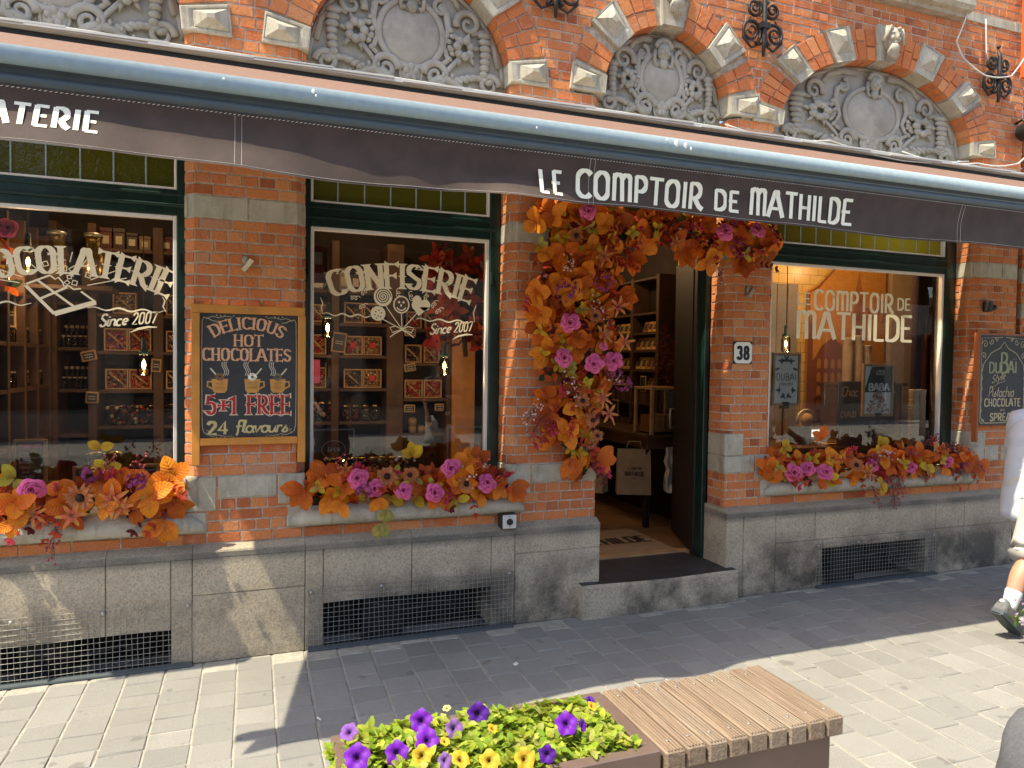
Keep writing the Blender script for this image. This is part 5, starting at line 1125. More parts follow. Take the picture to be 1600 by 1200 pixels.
for sx_ in (-1, 1):
    cx = -.0105; X = lambda u: cx+sx_*u
    stroke(mb, [(X(.243), 1.86), (X(.245), 1.70), (X(.244), 1.40), (X(.243), 1.29), (X(.235), 1.255), (X(.215), 1.245), (X(.21), 1.262), (X(.222), 1.266)], .0035, Y, 0, col=FL)
    stroke(mb, [(X(.243), 1.86), (X(.235), 1.88), (X(.21), 1.872), (X(.19), 1.862), (X(.165), 1.858)], .0035, Y, .0003, col=FL)
    for zc, fl in ((1.882, 1), (1.236, -1)):
        stroke(mb, [(X(.225), zc-.01*fl), (X(.19), zc+.004*fl), (X(.16), zc-.004*fl), (X(.145), zc+.006*fl), (X(.155), zc+.012*fl)], .003, Y, .0006, col=FL); stroke(mb, [(X(.15), zc), (X(.12), zc+.006*fl), (X(.09), zc+.002*fl)], .0025, Y, .0008, col=FL)
        for u in (.17, .13, .085): disc(mb, X(u), zc+.010*fl, .0035, .0035, Y-.001, 8, col=FL)
mb.build('lettering', 'printed', bp)
# right hand board
db = thing('chalkboard_sign', (5.92, -.03, 1.2), 'dark board with gold border reading Dubai style pistachio chocolate and spread', 'sign')
mb = MB(); mb.box(5.618, 5.640, -.050, -.004, 1.05, 1.955, .003); mb.box(5.641, 6.20, -.044, -.030, 1.937, 1.955, .002); mb.box(6.1995, 6.22, -.050, -.004, 1.16, 1.955, .003); mb.build('frame', 'brown_frame', db)
mb = MB(); mb.box(5.6405, 6.199, -.041, -.02, 1.185, 1.9365); bp = mb.build('board', 'chalkboard', db)
mb = MB(); Y = -.0425; GD = (.56, .47, .30); GN = (.34, .36, .20); cx = 5.925
stroke(mb, [(cx-.255, 1.25), (cx-.255, 1.62), (cx-.235, 1.70), (cx-.15, 1.79), (cx-.05, 1.83), (cx, 1.885), (cx+.05, 1.83), (cx+.15, 1.79), (cx+.235, 1.70), (cx+.255, 1.62), (cx+.255, 1.25), (cx+.2, 1.205), (cx-.2, 1.205), (cx-.255, 1.25)], .007, Y, 0, col=GD)
for sx_ in (-1, 1):
    for u, z, r, f in ((.225, 1.86, .036, 1), (.15, 1.885, .028, -1), (.235, 1.765, .030, 1), (.09, 1.90, .020, 1), (.235, 1.225, .026, -1)):
        stroke(mb, [(cx+sx_*(u+r*(1-t)*math.cos(f*t*9)), z+r*(1-t)*math.sin(f*t*9)) for t in np.linspace(0, .95, 24)], .006, Y, .0003, col=GD)
    stroke(mb, [(cx+sx_*.265, 1.22), (cx+sx_*.265, 1.91), (cx+sx_*.02, 1.922)], .005, Y, .0006, col=GD)
    for k in range(5): stroke(mb, [(cx+sx_*(.262-.014*math.sin(t*3.14)), 1.28+.09*k+.06*t) for t in np.linspace(0, 1, 7)], .005, Y, .0009, col=GD)
put_text(mb, 'DU', cx-.105, 1.625, .085, .135, Y-.001, .2, .14, gap=.14, col=GN); put_text(mb, 'B', cx+.005, 1.625, .165, .085, Y-.001, .13, .09, col=GN); put_text(mb, 'AI', cx+.105, 1.625, .095, .10, Y-.001, .2, .14, gap=.14, col=GN)
for u in (.12, .145): disc(mb, cx+u, 1.74, .006, .006, Y-.001, 8, col=GN)
put_text(mb, 'Style', cx-.14, 1.535, .062, .16, Y-.001, .10, .08, align='l', slant=.3, gap=.02, wrap=lambda X, Z: (X, Z+.25*X), col=GD); stroke(mb, [(cx-.16, 1.49), (cx-.06, 1.535), (cx+.03, 1.56)], .004, Y, .002, col=GD)
put_text(mb, 'Pistachio', cx-.02, 1.425, .085, .30, Y-.001, .09, .075, align='c', slant=.15, gap=.03, col=GD)
put_text(mb, 'CHOCOLATE', cx, 1.345, .062, .43, Y-.001, .20, .15, gap=.16, col=GD); font_text(mb, 'and', cx, 1.303, .026, Y-.001, col=GD); put_text(mb, 'SPREAD', cx+.005, 1.222, .062, .30, Y-.001, .20, .15, gap=.16, col=GD)
mb.build('lettering', 'printed', bp)
# house number, socket, small fixings
hn = thing('house_number', (3.295, -.008, 1.75), 'white enamel house number plate 38 with black corners beside the door', 'house number')
x0, x1, z0, z1 = 3.214, 3.377, 1.668, 1.828
mb = MB(); mb.box(x0, x1, -.014, -.002, z0, z1, .003); mb.build('back_plate', 'black', hn)
mb = MB(); c = .026; a = .004; mb.poly([(x0+c, -.0150, z0+a), (x1-c, -.0150, z0+a), (x1-c*.55, -.0150, z0+c*.55), (x1-a, -.0150, z0+c), (x1-a, -.0150, z1-c), (x1-c*.55, -.0150, z1-c*.55), (x1-c, -.0150, z1-a), (x0+c, -.0150, z1-a), (x0+c*.55, -.0150, z1-c*.55), (x0+a, -.0150, z1-c), (x0+a, -.0150, z0+c), (x0+c*.55, -.0150, z0+c*.55)]); fp = mb.build('enamel_face', 'paper', hn)
mb = MB(); put_text(mb, '38', (x0+x1)/2, 1.703, .088, .098, -.0158, .24, .14, gap=.22, col=(.01, .01, .012)); mb.build('numerals', 'printed', fp)
so_ = thing('wall_socket', (1.505, -.06, .665), 'small square cream outdoor socket fixed over the stone base', 'socket')
mb = MB(); mb.box(1.458, 1.556, -.085, -.002, .618, .712, .004); mb.build('housing', 'dark_wall', so_)
mb = MB(); mb.box(1.462, 1.552, -.094, -.0853, .622, .708, .004); mb.build('cover_plate', 'cream_cloth', so_)
mb = MB(); mb.lathe((1.507, -.0945, .665), [(.021, .0), (.020, -.006), (.008, -.007), (.0, -.004)], 18, 'y'); 
for z in (.634, .697): mb.lathe((1.507, -.0945, z), [(.004, 0), (.003, -.002)], 8, 'y')
mb.build('plug_cap', 'black', so_)
for x, z, lab in ((-.024, 2.172, 'broken grey stone bracket stub in the bricks above the chalkboard'), (3.345, 2.175, 'broken grey stone bracket stub in the bricks above the number plate')):
    mb = MB(); q = Matrix.Rotation(R(35), 3, 'Y'); mb.obox((x, -.018, z), q @ Vector((1, 0, 0)), Vector((0, 1, 0)), q @ Vector((0, 0, 1)), .013, .018, .038); mb.ball((x-.01, -.008, z+.03), .02, .012, .025, 8, 6); tag(mb.build('bracket_stub', 'plinth_stone'), lab, 'bracket')
ca = thing('wall_lamp', (5.745, -.05, 2.17), 'small black lamp housing on the wall above the Dubai board', 'lamp')
mb = MB(); mb.box(5.705, 5.755, -.06, -.002, 2.13, 2.215, .006); mb.build('housing', 'black', ca); mb = MB(); mb.lathe((5.765, -.045, 2.165), [(.004, -.01), (.020, .0), (.024, .025), (.0, .028)], 10, 'x'); mb.build('hood', 'iron', ca)
fl = thing('floodlight', (6.03, -.15, 3.63), 'black floodlight on the corner under the cables', 'floodlight')
mb = MB(); mb.lathe((6.03, -.13, 3.63), [(.02, .12), (.07, .08), (.10, -.02), (.105, -.06), (.09, -.055), (.0, -.03)], 16, 'y'); mb.build('lamp_head', 'black', fl); mb = MB(); mb.tube([(6.03, .0, 3.72), (6.03, -.06, 3.74), (6.03, -.10, 3.68)], .012, 6); mb.build('bracket', 'iron', fl)
# neighbour on the right, its red fittings and the cables
nb = thing('neighbour_house', (8.5, .1, 0), 'brick house standing beyond the shop at the right edge', 'building')
mb = MB(); bricks(mb, [(6.125, .05), (6.20, .06), (6.20, .02), (9.8, .02)], 0, 105, .0615); mb.build('brick_wall', ['brick', 'mortar'], nb)
mb = MB()
for z in (2.40, 2.1, 1.7, 4.47, .9): mb.box(6.19, 6.55, .006, .05, z, z+.12, .004)
mb.box(6.22, 9.8, -.01, .03, 0, .55, .006); mb.build('quoin', 'bandstone', nb)
rf = thing('flag_bracket', (6.03, -.1, 4.4), 'orange painted steel post with a red shade at the top right corner', 'bracket')
mb = MB(); mb.box(5.995, 6.025, -.08, -.045, 4.075, 6.2, .004); mb.box(6.03, 6.5, -.075, -.05, 4.14, 4.185, .003); mb.build('post', 'orange_lacquer', rf)
mb = MB(); mb.ball((6.16, -.25, 4.86), .14, .14, .17, 18, 12); mb.build('red_shade', 'red_lacquer', rf)
cb = MB()
def cab(*p, r=.006): 
    P = [Vector(q) for q in p]; out = []
    for i in range(len(P)-1):
        a, b = P[i], P[i+1]
        for k in range(6): t = k/6; out.append(a.lerp(b, t)-Vector((0, 0, .05*(a-b).length*math.sin(math.pi*t))))
    out.append(P[-1]); cb.tube(out, r, 5)
cab((5.42, -.05, 5.0), (5.38, -.07, 4.6), (5.24, -.06, 4.25), (5.31, -.06, 4.14), (5.55, -.08, 4.02), (5.82, -.10, 4.05), (6.0, -.12, 4.3), (6.2, -.13, 4.5))
cab((5.60, -.03, 4.5), (5.62, -.03, 4.2)); cab((6.4, -.1, 3.9), (6.1, -.14, 3.55), (5.85, -.16, 3.33), (5.4, -.15, 3.285), (4.6, -.15, 3.285)); cab((6.4, -.12, 3.7), (6.15, -.16, 3.45), (6.0, -.17, 3.30)); cab((5.3, -.15, 3.29), (3.9, -.155, 3.284), (3.0, -.15, 3.286), r=.005)
for k in range(9): a = R(k*40); cab((6.02+.06*math.cos(a), -.12+.03*math.sin(a), 4.28+.09*math.sin(a)), (6.1+.09*math.cos(a+2), -.14, 4.33+.1*math.sin(a+2)), (6.05+.07*math.cos(a+4), -.13, 4.25+.09*math.sin(a+4)), r=.004)
tag(cb.build('cable_tangle', 'cable'), 'tangle of pale cables looped along the wall at top right', 'cables')
# ------------------------------------------------------------------ house across the street (seen in the shop glass)
ob = thing('opposite_shops', (1, -12.100, 0), 'low row of dark shop fronts across the street seen reflected in shop glass', 'building')
mb = MB()
cols = [(-12+2.4*i, -12+2.4*i+1.7) for i in range(17)]
def owall(x0, x1, z0, z1): mb.poly([(x0, -12.000, z0), (x1, -12.000, z0), (x1, -12.000, z1), (x0, -12.000, z1)])
owall(-14, 30, 0, .5); owall(-14, 30, 2.7, 3.9); xs = [-14]+[q for c in cols for q in c]+[30]
for a, b in zip(xs[::2], xs[1::2]): owall(a, b, .5, 2.7)
mb.box(-14, 18, -14, -12.010, 3.301, 3.4); mb.poly([(-14, -17, 0), (18, -17, 0), (18, -17, 3.4), (-14, -17, 3.4)]); mb.build('wall', 'render_wall', ob)
for i, (a, b) in enumerate(cols):
    m2 = MB(); z0, z1 = .5, 2.7; m2.poly([(a, -12.120, z0), (b, -12.120, z0), (b, -12.120, z1), (a, -12.120, z1)], mi=1); m2.box(a, a+.07, -12.100, -12.020, z0, z1); m2.box(b-.07, b, -12.100, -12.020, z0, z1); m2.box(a+.07, b-.07, -12.100, -12.025, z1-.07, z1); m2.box(a+.07, b-.07, -12.100, -12.025, z0, z0+.07); m2.build('window', ['bar_dark', 'dark_brown'], ob)
th = thing('opposite_house', (-4.5, -12.400, 0), 'taller plain house across the street seen reflected in the left window', 'building')
mb = MB(); mb.box(-9, -.8, -16, -12.250, 4.01, 5.8); mb.build('upper_storey', 'render_wall', th); mb = MB(); mb.extrude([(-12.200, 5.80), (-12.200, 5.86), (-14, 6.6), (-16.1, 5.86), (-16.1, 5.80)], -11.900, -.7); mb.build('roof', 'dark_brown', th)
for i in range(4): m2 = MB(); m2.box(-8.2+2*i, -7.2+2*i, -12.252, -12.230, 4.3, 5.5); m2.build('window', 'bar_dark', th)
# ------------------------------------------------------------------ walker at the right edge
def skin(name, V, E, rad, root, mat, parent, sub=2):
    me = bpy.data.meshes.new(name); me.from_pydata([Vector(v) for v in V], E, []); o = bpy.data.objects.new(name, me); COL.objects.link(o)
    sk = o.modifiers.new('s', 'SKIN'); ss = o.modifiers.new('u', 'SUBSURF'); ss.levels = sub; ss.render_levels = sub
    L = me.skin_vertices[0].data if me.skin_vertices else None
    for i, r in enumerate(rad): L[i].radius = r if hasattr(r, '__len__') else (r, r); L[i].use_root = (i == root)
    bpy.context.view_layer.update(); dg = bpy.context.evaluated_depsgraph_get(); m2 = bpy.data.meshes.new_from_object(o.evaluated_get(dg)); bpy.data.objects.remove(o)
    m2.name = name; m2.materials.clear(); m2.materials.append(MATS[mat]); m2.polygons.foreach_set('use_smooth', [True]*len(m2.polygons)); org = parent['_org']
    for v in m2.vertices: v.co -= Vector(org)
    r = bpy.data.objects.new(name, m2); COL.objects.link(r); r.parent = parent; r['_org'] = list(org); return r
def chainpts(V, E, rad, pts, rs, start=None):
    """append a chain; returns index of the last joint"""
    p = start
    for q, r in zip(pts, rs):
        V.append(q); rad.append(r)
        if p is not None: E.append((p, len(V)-1))
        p = len(V)-1
    return p
def hand(V, E, rad, wrist, d, side, up, start, s=1.0):
    """palm and five curled fingers grown from the wrist joint"""
    d = Vector(d).normalized(); side = Vector(side).normalized(); up = Vector(up).normalized(); w = Vector(wrist)
    palm = w+d*.055*s; p = chainpts(V, E, rad, [palm], [(.028*s, .016*s)], start)
    for k, l in ((-1.5, .075), (-.5, .086), (.5, .080), (1.5, .062)):
        b = w+d*.088*s+side*(.019*k*s); a1 = b+d*l*.45*s+up*-.012*s; a2 = a1+d*l*.30*s-up*.022*s; a3 = a2+d*l*.18*s-up*.024*s
        chainpts(V, E, rad, [b, a1, a2, a3], [.0095*s, .009*s, .0085*s, .007*s], p)
    b = w+d*.03*s-side*.032*s; chainpts(V, E, rad, [b, b+d*.035*s-side*.016*s-up*.01*s, b+d*.065*s-side*.012*s-up*.02*s], [.012*s, .010*s, .008*s], p)
def person(base, label, J, cloth, hairmat='hair', strap=True, shoe_fn=None, group=None):
    """J: joint positions relative to base; one continuous body, clothes over it"""
    t = thing('person', base, label, 'person', group); B = Vector(base); j = {k: B+Vector(v) for k, v in J.items()}
    V, E, rad = [], [], []
    root = chainpts(V, E, rad, [j['pelvis']], [.095])
    ch = chainpts(V, E, rad, [j['waist'], j['chest'], j['neckbase'], j['neck'], j['head'], j['crown']], [.085, .095, (.060, .060), (.052, .055), (.075, .088), (.058, .066)], root)
    ci = 2
    for s in 'RL':
        e = chainpts(V, E, rad, [j['sh'+s], j['el'+s], j['wr'+s]], [.050, .040, .027], ci)
        hd = (j['wr'+s]-j['el'+s]).normalized(); hand(V, E, rad, j['wr'+s], hd, Vector((1, 0, 0)) if abs(hd.x) < .7 else Vector((0, 0, 1)), Vector((0, 1 if s == 'R' else -1, 0)), e)
        k = chainpts(V, E, rad, [j['hip'+s], j['kn'+s], j['cf'+s], j['an'+s]], [.088, .060, .060, .036], root)
    skin('body', V, E, rad, root, 'skin', t)
    hd = j['head']; f = Vector(J['face']).normalized(); sd = f.cross(Vector((0, 0, 1))).normalized(); up = sd.cross(f)
    mb = MB()                                                # face details ride on the head
    mb.ball(hd+f*.088-up*.012, .012, .014, .02, 8, 6)
    for s in (-1, 1): mb.ball(hd+sd*(s*.078)-up*.005, .014, .022, .03, 8, 6)
    mb.build('face', 'skin', t)
    mb = MB()
    for s in (-1, 1): mb.ball(hd+f*.080+sd*(s*.030)+up*.012, .011, .008, .007, 8, 5)
    mb.build('eye', 'black', t)
    mb = MB(); mb.ball(hd-f*.012+up*.045, .088, .098, .085, 18, 12)
    for k in range(40): a, b = U(0, 6.28), U(.1, 1.2); mb.ball(hd-f*.02+up*(.045+.08*math.cos(b))+sd*(.086*math.sin(b)*math.cos(a))+f*(.09*math.sin(b)*math.sin(a)-.01), .018, n=6, m=4)
    mb.build('hair', hairmat, t)
    side = abs(f.x) > .7
    def fold(mb, i0, amp, ph):                               # cloth folds: push vertices along their ring direction
        for i in range(i0, len(mb.v)):
            x, y, z = mb.v[i]; k = amp*(math.sin(z*31+x*17+y*23+ph)+.7*math.sin(z*57-x*29+y*19+ph*2)+.5*math.sin(x*71+z*23+y*47)); mb.v[i] = (x+k*.8, y+k*.8, z+k*.25)
    def loft(mb, rows, n=30):
        R_ = []
        for c, w, dp in rows:
            rx, ry = (dp, w) if side else (w, dp)
            R_.append([mb.V(c+Vector((rx*math.copysign(abs(math.cos(q))**.85, math.cos(q)), ry*math.copysign(abs(math.sin(q))**.85, math.sin(q)), .006*math.sin(3*q)))) for q in [2*math.pi*k/n for k in range(n)]])
        for A, B in zip(R_, R_[1:]):
            for k in range(n): mb.F([A[k], A[(k+1) % n], B[(k+1) % n], B[k]], sm=True)
        mb.F(R_[0][::-1], sm=False); mb.F(R_[-1], sm=True)
    def rows(pts, m):
        out = []
        for (p, w, d_), (q, w2, d2) in zip(pts, pts[1:]):
            for k in range(m): t_ = k/m; out.append((p.lerp(q, t_), w+(w2-w)*t_, d_+(d2-d_)*t_))
        return out+[pts[-1]]
    mb = MB()
    loft(mb, rows([(j['shirt']-Vector((0, 0, .10)), .205, .140), (j['waist'], .190, .130), (j['chest'], .205, .130), (j['chest'].lerp(j['neckbase'], .55), .185, .110), (j['neckbase']-Vector((0, 0, .015)), .10, .075), (j['neckbase']+Vector((0, 0, .02)), .068, .062)], 7))
    for s in 'RL':
        P = [j['sh'+s].lerp(j['neckbase'], .35)]+[j['sh'+s].lerp(j['el'+s], t_) for t_ in (.0, .2, .4, .6, .72, .80)]; mb.tube(P, [.070, .082, .085, .086, .088, .090, .088], 22)
    fold(mb, 0, .0085, 1.0); mb.build('t_shirt', cloth[0], t)
    mb = MB(); loft(mb, rows([(j['pelvis']+Vector((0, 0, .12)), .175, .120), (j['pelvis'], .19, .132), (j['pelvis']-Vector((0, 0, .06)), .185, .130)], 4))
    for s in 'RL':
        e_ = cloth[3] if len(cloth) > 3 else .98; H_, K_, C_ = j['hip'+s], j['kn'+s], j['cf'+s]; P = [H_.lerp(K_, t_) for t_ in (-.05, .2, .4, .6, .8, min(1, e_))]
        if e_ > 1: P += [K_.lerp(C_, (e_-1)*1.5), K_.lerp(C_, (e_-1)*3)]
        mb.tube(P, [.122+.002*k if k < 6 else .124 for k in range(len(P))], 24)
    fold(mb, 0, .0085, 2.2); mb.build('shorts', cloth[1], t)
    for s in 'RL':
        V, E, rad = [], [], []; a = j['an'+s]; cf = j['cf'+s]; chainpts(V, E, rad, [a-(cf-a)*.12, a+(cf-a)*.05, a+(cf-a)*.30, a+(cf-a)*.62], [.043, .043, .049, .056]); skin('sock', V, E, rad, 0, 'sock', t)
        shoe(t, j['an'+s], j['heel'+s], j['toe'+s], cloth[2])
    if strap:
        mb = MB(); P = [j['chest']+Vector((-.115, -.06, -.34)), j['chest']+Vector((-.145, -.10, -.12)), j['neckbase']+Vector((-.10, -.135, -.03)), j['neckbase']+Vector((-.0, -.14, .012)), j['neckbase']+Vector((.10, -.12, -.06)), j['chest']+Vector((.16, -.05, -.10)), j['chest']+Vector((.15, .05, -.25))]
        mb.tube(P, .021, 8, flat=.35); mb.build('shoulder_strap', 'grey_cloth', t)
    return t
def shoe(t, an, heel, toe, mat):
    """trainer lofted along the foot from heel to toe"""
    ax = (toe-heel).normalized(); L = (toe-heel).length; sd = Vector((0, 1, 0)); sd = (sd-ax*sd.dot(ax)).normalized(); up = ax.cross(sd); up = up if up.dot(an-heel) > 0 else -up
    up_s = [(-.02, .030, .060, .0), (.0, .036, .088, .0), (.12, .040, .098, 0), (.28, .041, .088, 0), (.45, .043, .068, 0), (.62, .049, .052, 0), (.80, .047, .042, 0), (.93, .036, .032, 0), (1.0, .018, .022, 0)]
    mb = MB(); rings = []
    for u, w, h, z in up_s:
        c = heel+ax*(L*u); ring = []
        for k in range(14):
            a = math.pi*k/13; ring.append(mb.V(c+sd*(w*math.cos(a)*(1 if k in (0, 13) else .98))+up*(.020+h*max(0, math.sin(a))**.8)))
        rings.append(ring)
    for A, B in zip(rings, rings[1:]):
        for k in range(13): mb.F([A[k], B[k], B[k+1], A[k+1]], sm=True)
    mb.F(rings[0]); mb.F(rings[-1][::-1])
    sh_ = mb.build('shoe', mat, t)
    mb = MB(); lo, hi = [], []                               # rubber sole with a tread
    for u, w, h, z in [(-.06, .020, 0, 0)]+up_s[1:-1]+[(1.03, .022, 0, 0)]:
        c = heel+ax*(L*u); lo.append([c+sd*(s*(w+.005)) for s in (-1, 1)]); hi.append([c+sd*(s*(w+.004))+up*.026 for s in (-1, 1)])
    for i in range(len(lo)-1):
        a, b, c, d = lo[i], lo[i+1], hi[i], hi[i+1]; mb.poly([a[0], b[0], b[1], a[1]]); mb.poly([a[0], c[0], d[0], b[0]]); mb.poly([a[1], b[1], d[1], c[1]]); mb.poly([c[0], c[1], d[1], d[0]])
    mb.poly([lo[0][0], lo[0][1], hi[0][1], hi[0][0]]); mb.poly([lo[-1][0], hi[-1][0], hi[-1][1], lo[-1][1]])
    for i in range(9): c = heel+ax*(L*(.02+.115*i)); mb.obox(c-up*.003, ax, sd, up, .010, .034, .004)
    mb.build('sole', 'bar_dark', sh_)
    mb = MB(); q = heel+ax*(L*-.01)+up*.085; mb.ball(q-ax*.004, .012, .016, .012, 8, 5)
    for i in range(4): c = heel+ax*(L*(.42+.07*i))+up*(.092-.010*i); mb.tube([c+sd*.030, c+up*.006, c-sd*.030], .003, 5)
    mb.build('laces', 'sock', sh_)
rnd.seed(8)
person((4.60, -1.14, 0), 'person in white T-shirt, pale shorts and white socks striding off to the right',
    dict(pelvis=(.105, 0, .90), waist=(.115, 0, 1.05), chest=(.15, 0, 1.22), neckbase=(.19, 0, 1.37), neck=(.215, 0, 1.44), head=(.25, 0, 1.545), crown=(.25, 0, 1.63), face=(1, 0, -.15), shirt=(.09, 0, .79),
         shR=(.13, -.165, 1.30), elR=(.0, -.215, 1.08), wrR=(.17, -.23, .92), shL=(.19, .165, 1.32), elL=(.24, .21, 1.08), wrL=(.42, .19, .98),
         hipR=(.07, -.085, .86), knR=(-.01, -.075, .50), cfR=(-.125, -.065, .385), anR=(-.21, -.065, .195), heelR=(-.325, -.065, .165), toeR=(-.145, -.065, .012),
         hipL=(.12, .085, .86), knL=(.29, .085, .48), cfL=(.33, .085, .34), anL=(.39, .085, .11), heelL=(.35, .085, .035), toeL=(.60, .085, .02)),
    ('white_cloth', 'cream_cloth', 'grey_shoe', 1.14))
STAND = dict(pelvis=(0, 0, .90), waist=(0, 0, 1.06), chest=(.0, .01, 1.27), neckbase=(0, 0, 1.42), neck=(0, .01, 1.49), head=(0, .02, 1.595), crown=(0, .015, 1.68), face=(0, 1, -.2), shirt=(0, 0, .82), shR=(.165, 0, 1.37), elR=(.24, .0, 1.12), wrR=(.22, .12, .92), shL=(-.165, 0, 1.37), elL=(-.23, .02, 1.12), wrL=(-.18, .20, 1.02),
    hipR=(.085, 0, .86), knR=(.10, .02, .48), cfR=(.10, .0, .35), anR=(.10, -.02, .10), heelR=(.10, -.07, .03), toeR=(.12, .18, .02), hipL=(-.085, 0, .86), knL=(-.10, .04, .48), cfL=(-.11, .02, .35), anL=(-.12, .0, .10), heelL=(-.12, -.05, .03), toeL=(-.14, .20, .02))
person((1.0, -5.0, 0), 'person in a grey top and dark shorts reflected in the middle window', STAND, ('grey_cloth', 'strap', 'grey_shoe', 1.1), strap=False)
STAND2 = dict(STAND, elR=(.22, .10, 1.14), wrR=(.10, .28, 1.16), wrL=(-.20, .08, .90), face=(-.3, 1, -.1))
person((2.55, -5.3, 0), 'person in a black top and pale shorts reflected at the right of the middle window', STAND2, ('strap', 'cream_cloth', 'sock', 1.0), strap=False)
wf = thing('flowering_plant', (4.455, -1.42, 0), 'white flowering pot plant beside the walker at the right edge', 'plant')
mb = MB(); mb.lathe((4.455, -1.42, 0), [(.055, 0), (.075, .10), (.085, .105), (.085, .125), (.06, .12), (.0, .115)], 18); mb.build('pot', 'orange_lacquer', wf)
mb = MB()
for i in range(46): p = Vector((4.455, -1.42, .10))+Vector((U(-.15, .15), U(-.13, .13), U(.03, .18))); mb.tube([(4.455, -1.42, .10), p], .002, 4, col=(.1, .2, .03)); rosette(mb, p, rdir()+Vector((0, 0, .6)), 4, .05, .018, ((.14, .30, .03), (.22, .38, .05)), nv=3)
mb.build('foliage', 'green_leaf', wf)
mb = MB()
for i in range(60):
    a = U(0, 6.28); p = Vector((4.455+U(.08, .245)*math.cos(a), -1.42+U(.08, .22)*math.sin(a), U(.12, .31))); rosette(mb, p, rdir()+Vector((0, -.5, .5)), 5, .022, .016, ((.80, .80, .74), (.78, .78, .66)), nv=2)
mb.build('blossom', 'petal', wf)
for x, y, a_, lab in ((1.36, -.62, .6, 'tiny white paper scrap on the shaded paving before the door'), (.30, -.90, 2.1, 'tiny white cigarette end on the paving near the shadow edge')):
    mb = MB(); p = Vector((x, y, .006)); d = Vector((math.cos(a_), math.sin(a_), 0))
    if 'leaf' in lab: leaf(mb, p, d, Vector((0, 0, 1)), .05, .03, (.2, .09, .03), curl=-.3); tag(mb.build('dry_leaf', 'leaf'), lab, 'leaf')
    elif 'cig' in lab: mb.tube([p, p+d*.028], .004, 7); tag(mb.build('cigarette_end', 'paper'), lab, 'litter')
    else: mb.obox(p, d, Vector((-d.y, d.x, .3)).normalized(), Vector((0, -.3, 1)).normalized(), .016, .009, .0015); tag(mb.build('paper_scrap', 'paper'), lab, 'litter')
bk = thing('rucksack', (2.52, -2.66, 0), 'grey fabric rucksack with pale piping standing at the bottom right corner', 'bag')
def soft(cx, cy, z0, z1, hx, hy, mat, name, par, n=3.2, top=.55):
    mb = MB(); rings = []
    for i in range(15):
        t = i/14; z = z0+(z1-z0)*t; k = (1-abs(2*t-1)**5)**.35*(1-(1-top)*max(0, t-.55)**1.5*1.6) if 0 < t < 1 else .55*(1 if t == 0 else top*.6); rings.append([mb.V((cx+hx*k*(abs(math.cos(a))**(2/n))*(1 if math.cos(a) > 0 else -1)+.004*math.sin(z*40+a*3), cy+hy*k*(abs(math.sin(a))**(2/n))*(1 if math.sin(a) > 0 else -1)+.004*math.sin(z*33+a*2), z)) for a in [2*math.pi*j/32 for j in range(32)]])
    for A, B in zip(rings, rings[1:]):
        for j in range(32): mb.F([A[j], A[(j+1) % 32], B[(j+1) % 32], B[j]], sm=True)
    mb.F(rings[0][::-1]); mb.F(rings[-1]); return mb.build(name, mat, par)
soft(2.52, -2.64, 0, .535, .175, .11, 'grey_cloth', 'pack', bk); soft(2.53, -2.745, .05, .27, .13, .05, 'grey_cloth', 'front_pocket', bk)
mb = MB(); mb.tube([(2.365, -2.70, .05), (2.36, -2.715, .25), (2.365, -2.71, .40), (2.40, -2.70, .49), (2.52, -2.70, .52), (2.64, -2.70, .49), (2.675, -2.71, .35)], .005, 6); mb.build('piping', 'steel', bk)
mb = MB(); mb.tube([(2.47, -2.62, .52), (2.48, -2.62, .565), (2.56, -2.62, .565), (2.57, -2.62, .52)], .009, 6); mb.build('carry_loop', 'strap', bk)
# ------------------------------------------------------------------ shop interior
rnd.seed(21)
def quadx(mb, x, y0, y1, z0, z1): mb.poly([(x, y0, z0), (x, y1, z0), (x, y1, z1), (x, y0, z1)])
def quady(mb, y, x0, x1, z0, z1): mb.poly([(x0, y, z0), (x1, y, z0), (x1, y, z1), (x0, y, z1)])
ZF, ZC = .20, 3.02
mb = MB(); mb.poly([(-2.2, .26, ZF), (7.1, .26, ZF), (7.1, 5.0, ZF), (-2.2, 5.0, ZF)]); mb.build('interior_floor', 'floor_wood', shop)
mb = MB(); mb.box(-2.2, 7.1, .14, 5.0, 3.31, 3.36); mb.build('interior_ceiling', 'ceiling_paint', shop)
mb = MB(); quady(mb, 2.06, -2.2, 2.25, ZF, 3.31); quadx(mb, -1.62, .3, 2.06, ZF, 3.31); quadx(mb, 2.25, 2.06, 4.4, ZF, 3.31); quady(mb, 4.4, 2.25, 3.95, ZF, 3.31); quadx(mb, 3.95, 1.52, 4.4, ZF, 3.31)
quadx(mb, 6.85, .28, 2.2, ZF, 3.31); quadx(mb, -2.19, .2, 2.1, ZF, 3.31); quady(mb, .27, 5.66, 7.0, ZF, 3.31)
for a, b in ((-.30, .24), (1.56, 2.15), (3.18, 3.55), (-2.2, -1.60)): quady(mb, .30, a, b, ZF, 3.31)
for a, b in WIN: quady(mb, .32, a, b, ZF, .86)
mb.build('interior_wall', 'dark_wall', shop)
mb = MB(); quadx(mb, 3.80, .32, 1.52, ZF, 3.31); quady(mb, 1.52, 3.80, 3.95, ZF, 3.31); quady(mb, .32, 3.20, 3.80, ZF, 3.31); mb.build('interior_wall', 'render_wall', shop)['label'] = 'ochre plastered wall inside the doorway'
mb = MB(); quady(mb, 1.62, 3.81, 6.85, 1.0, 3.31); quadx(mb, 3.81, .34, 1.62, ZF, 3.31); mb.build('tiled_wall', 'yellow_tile', shop)
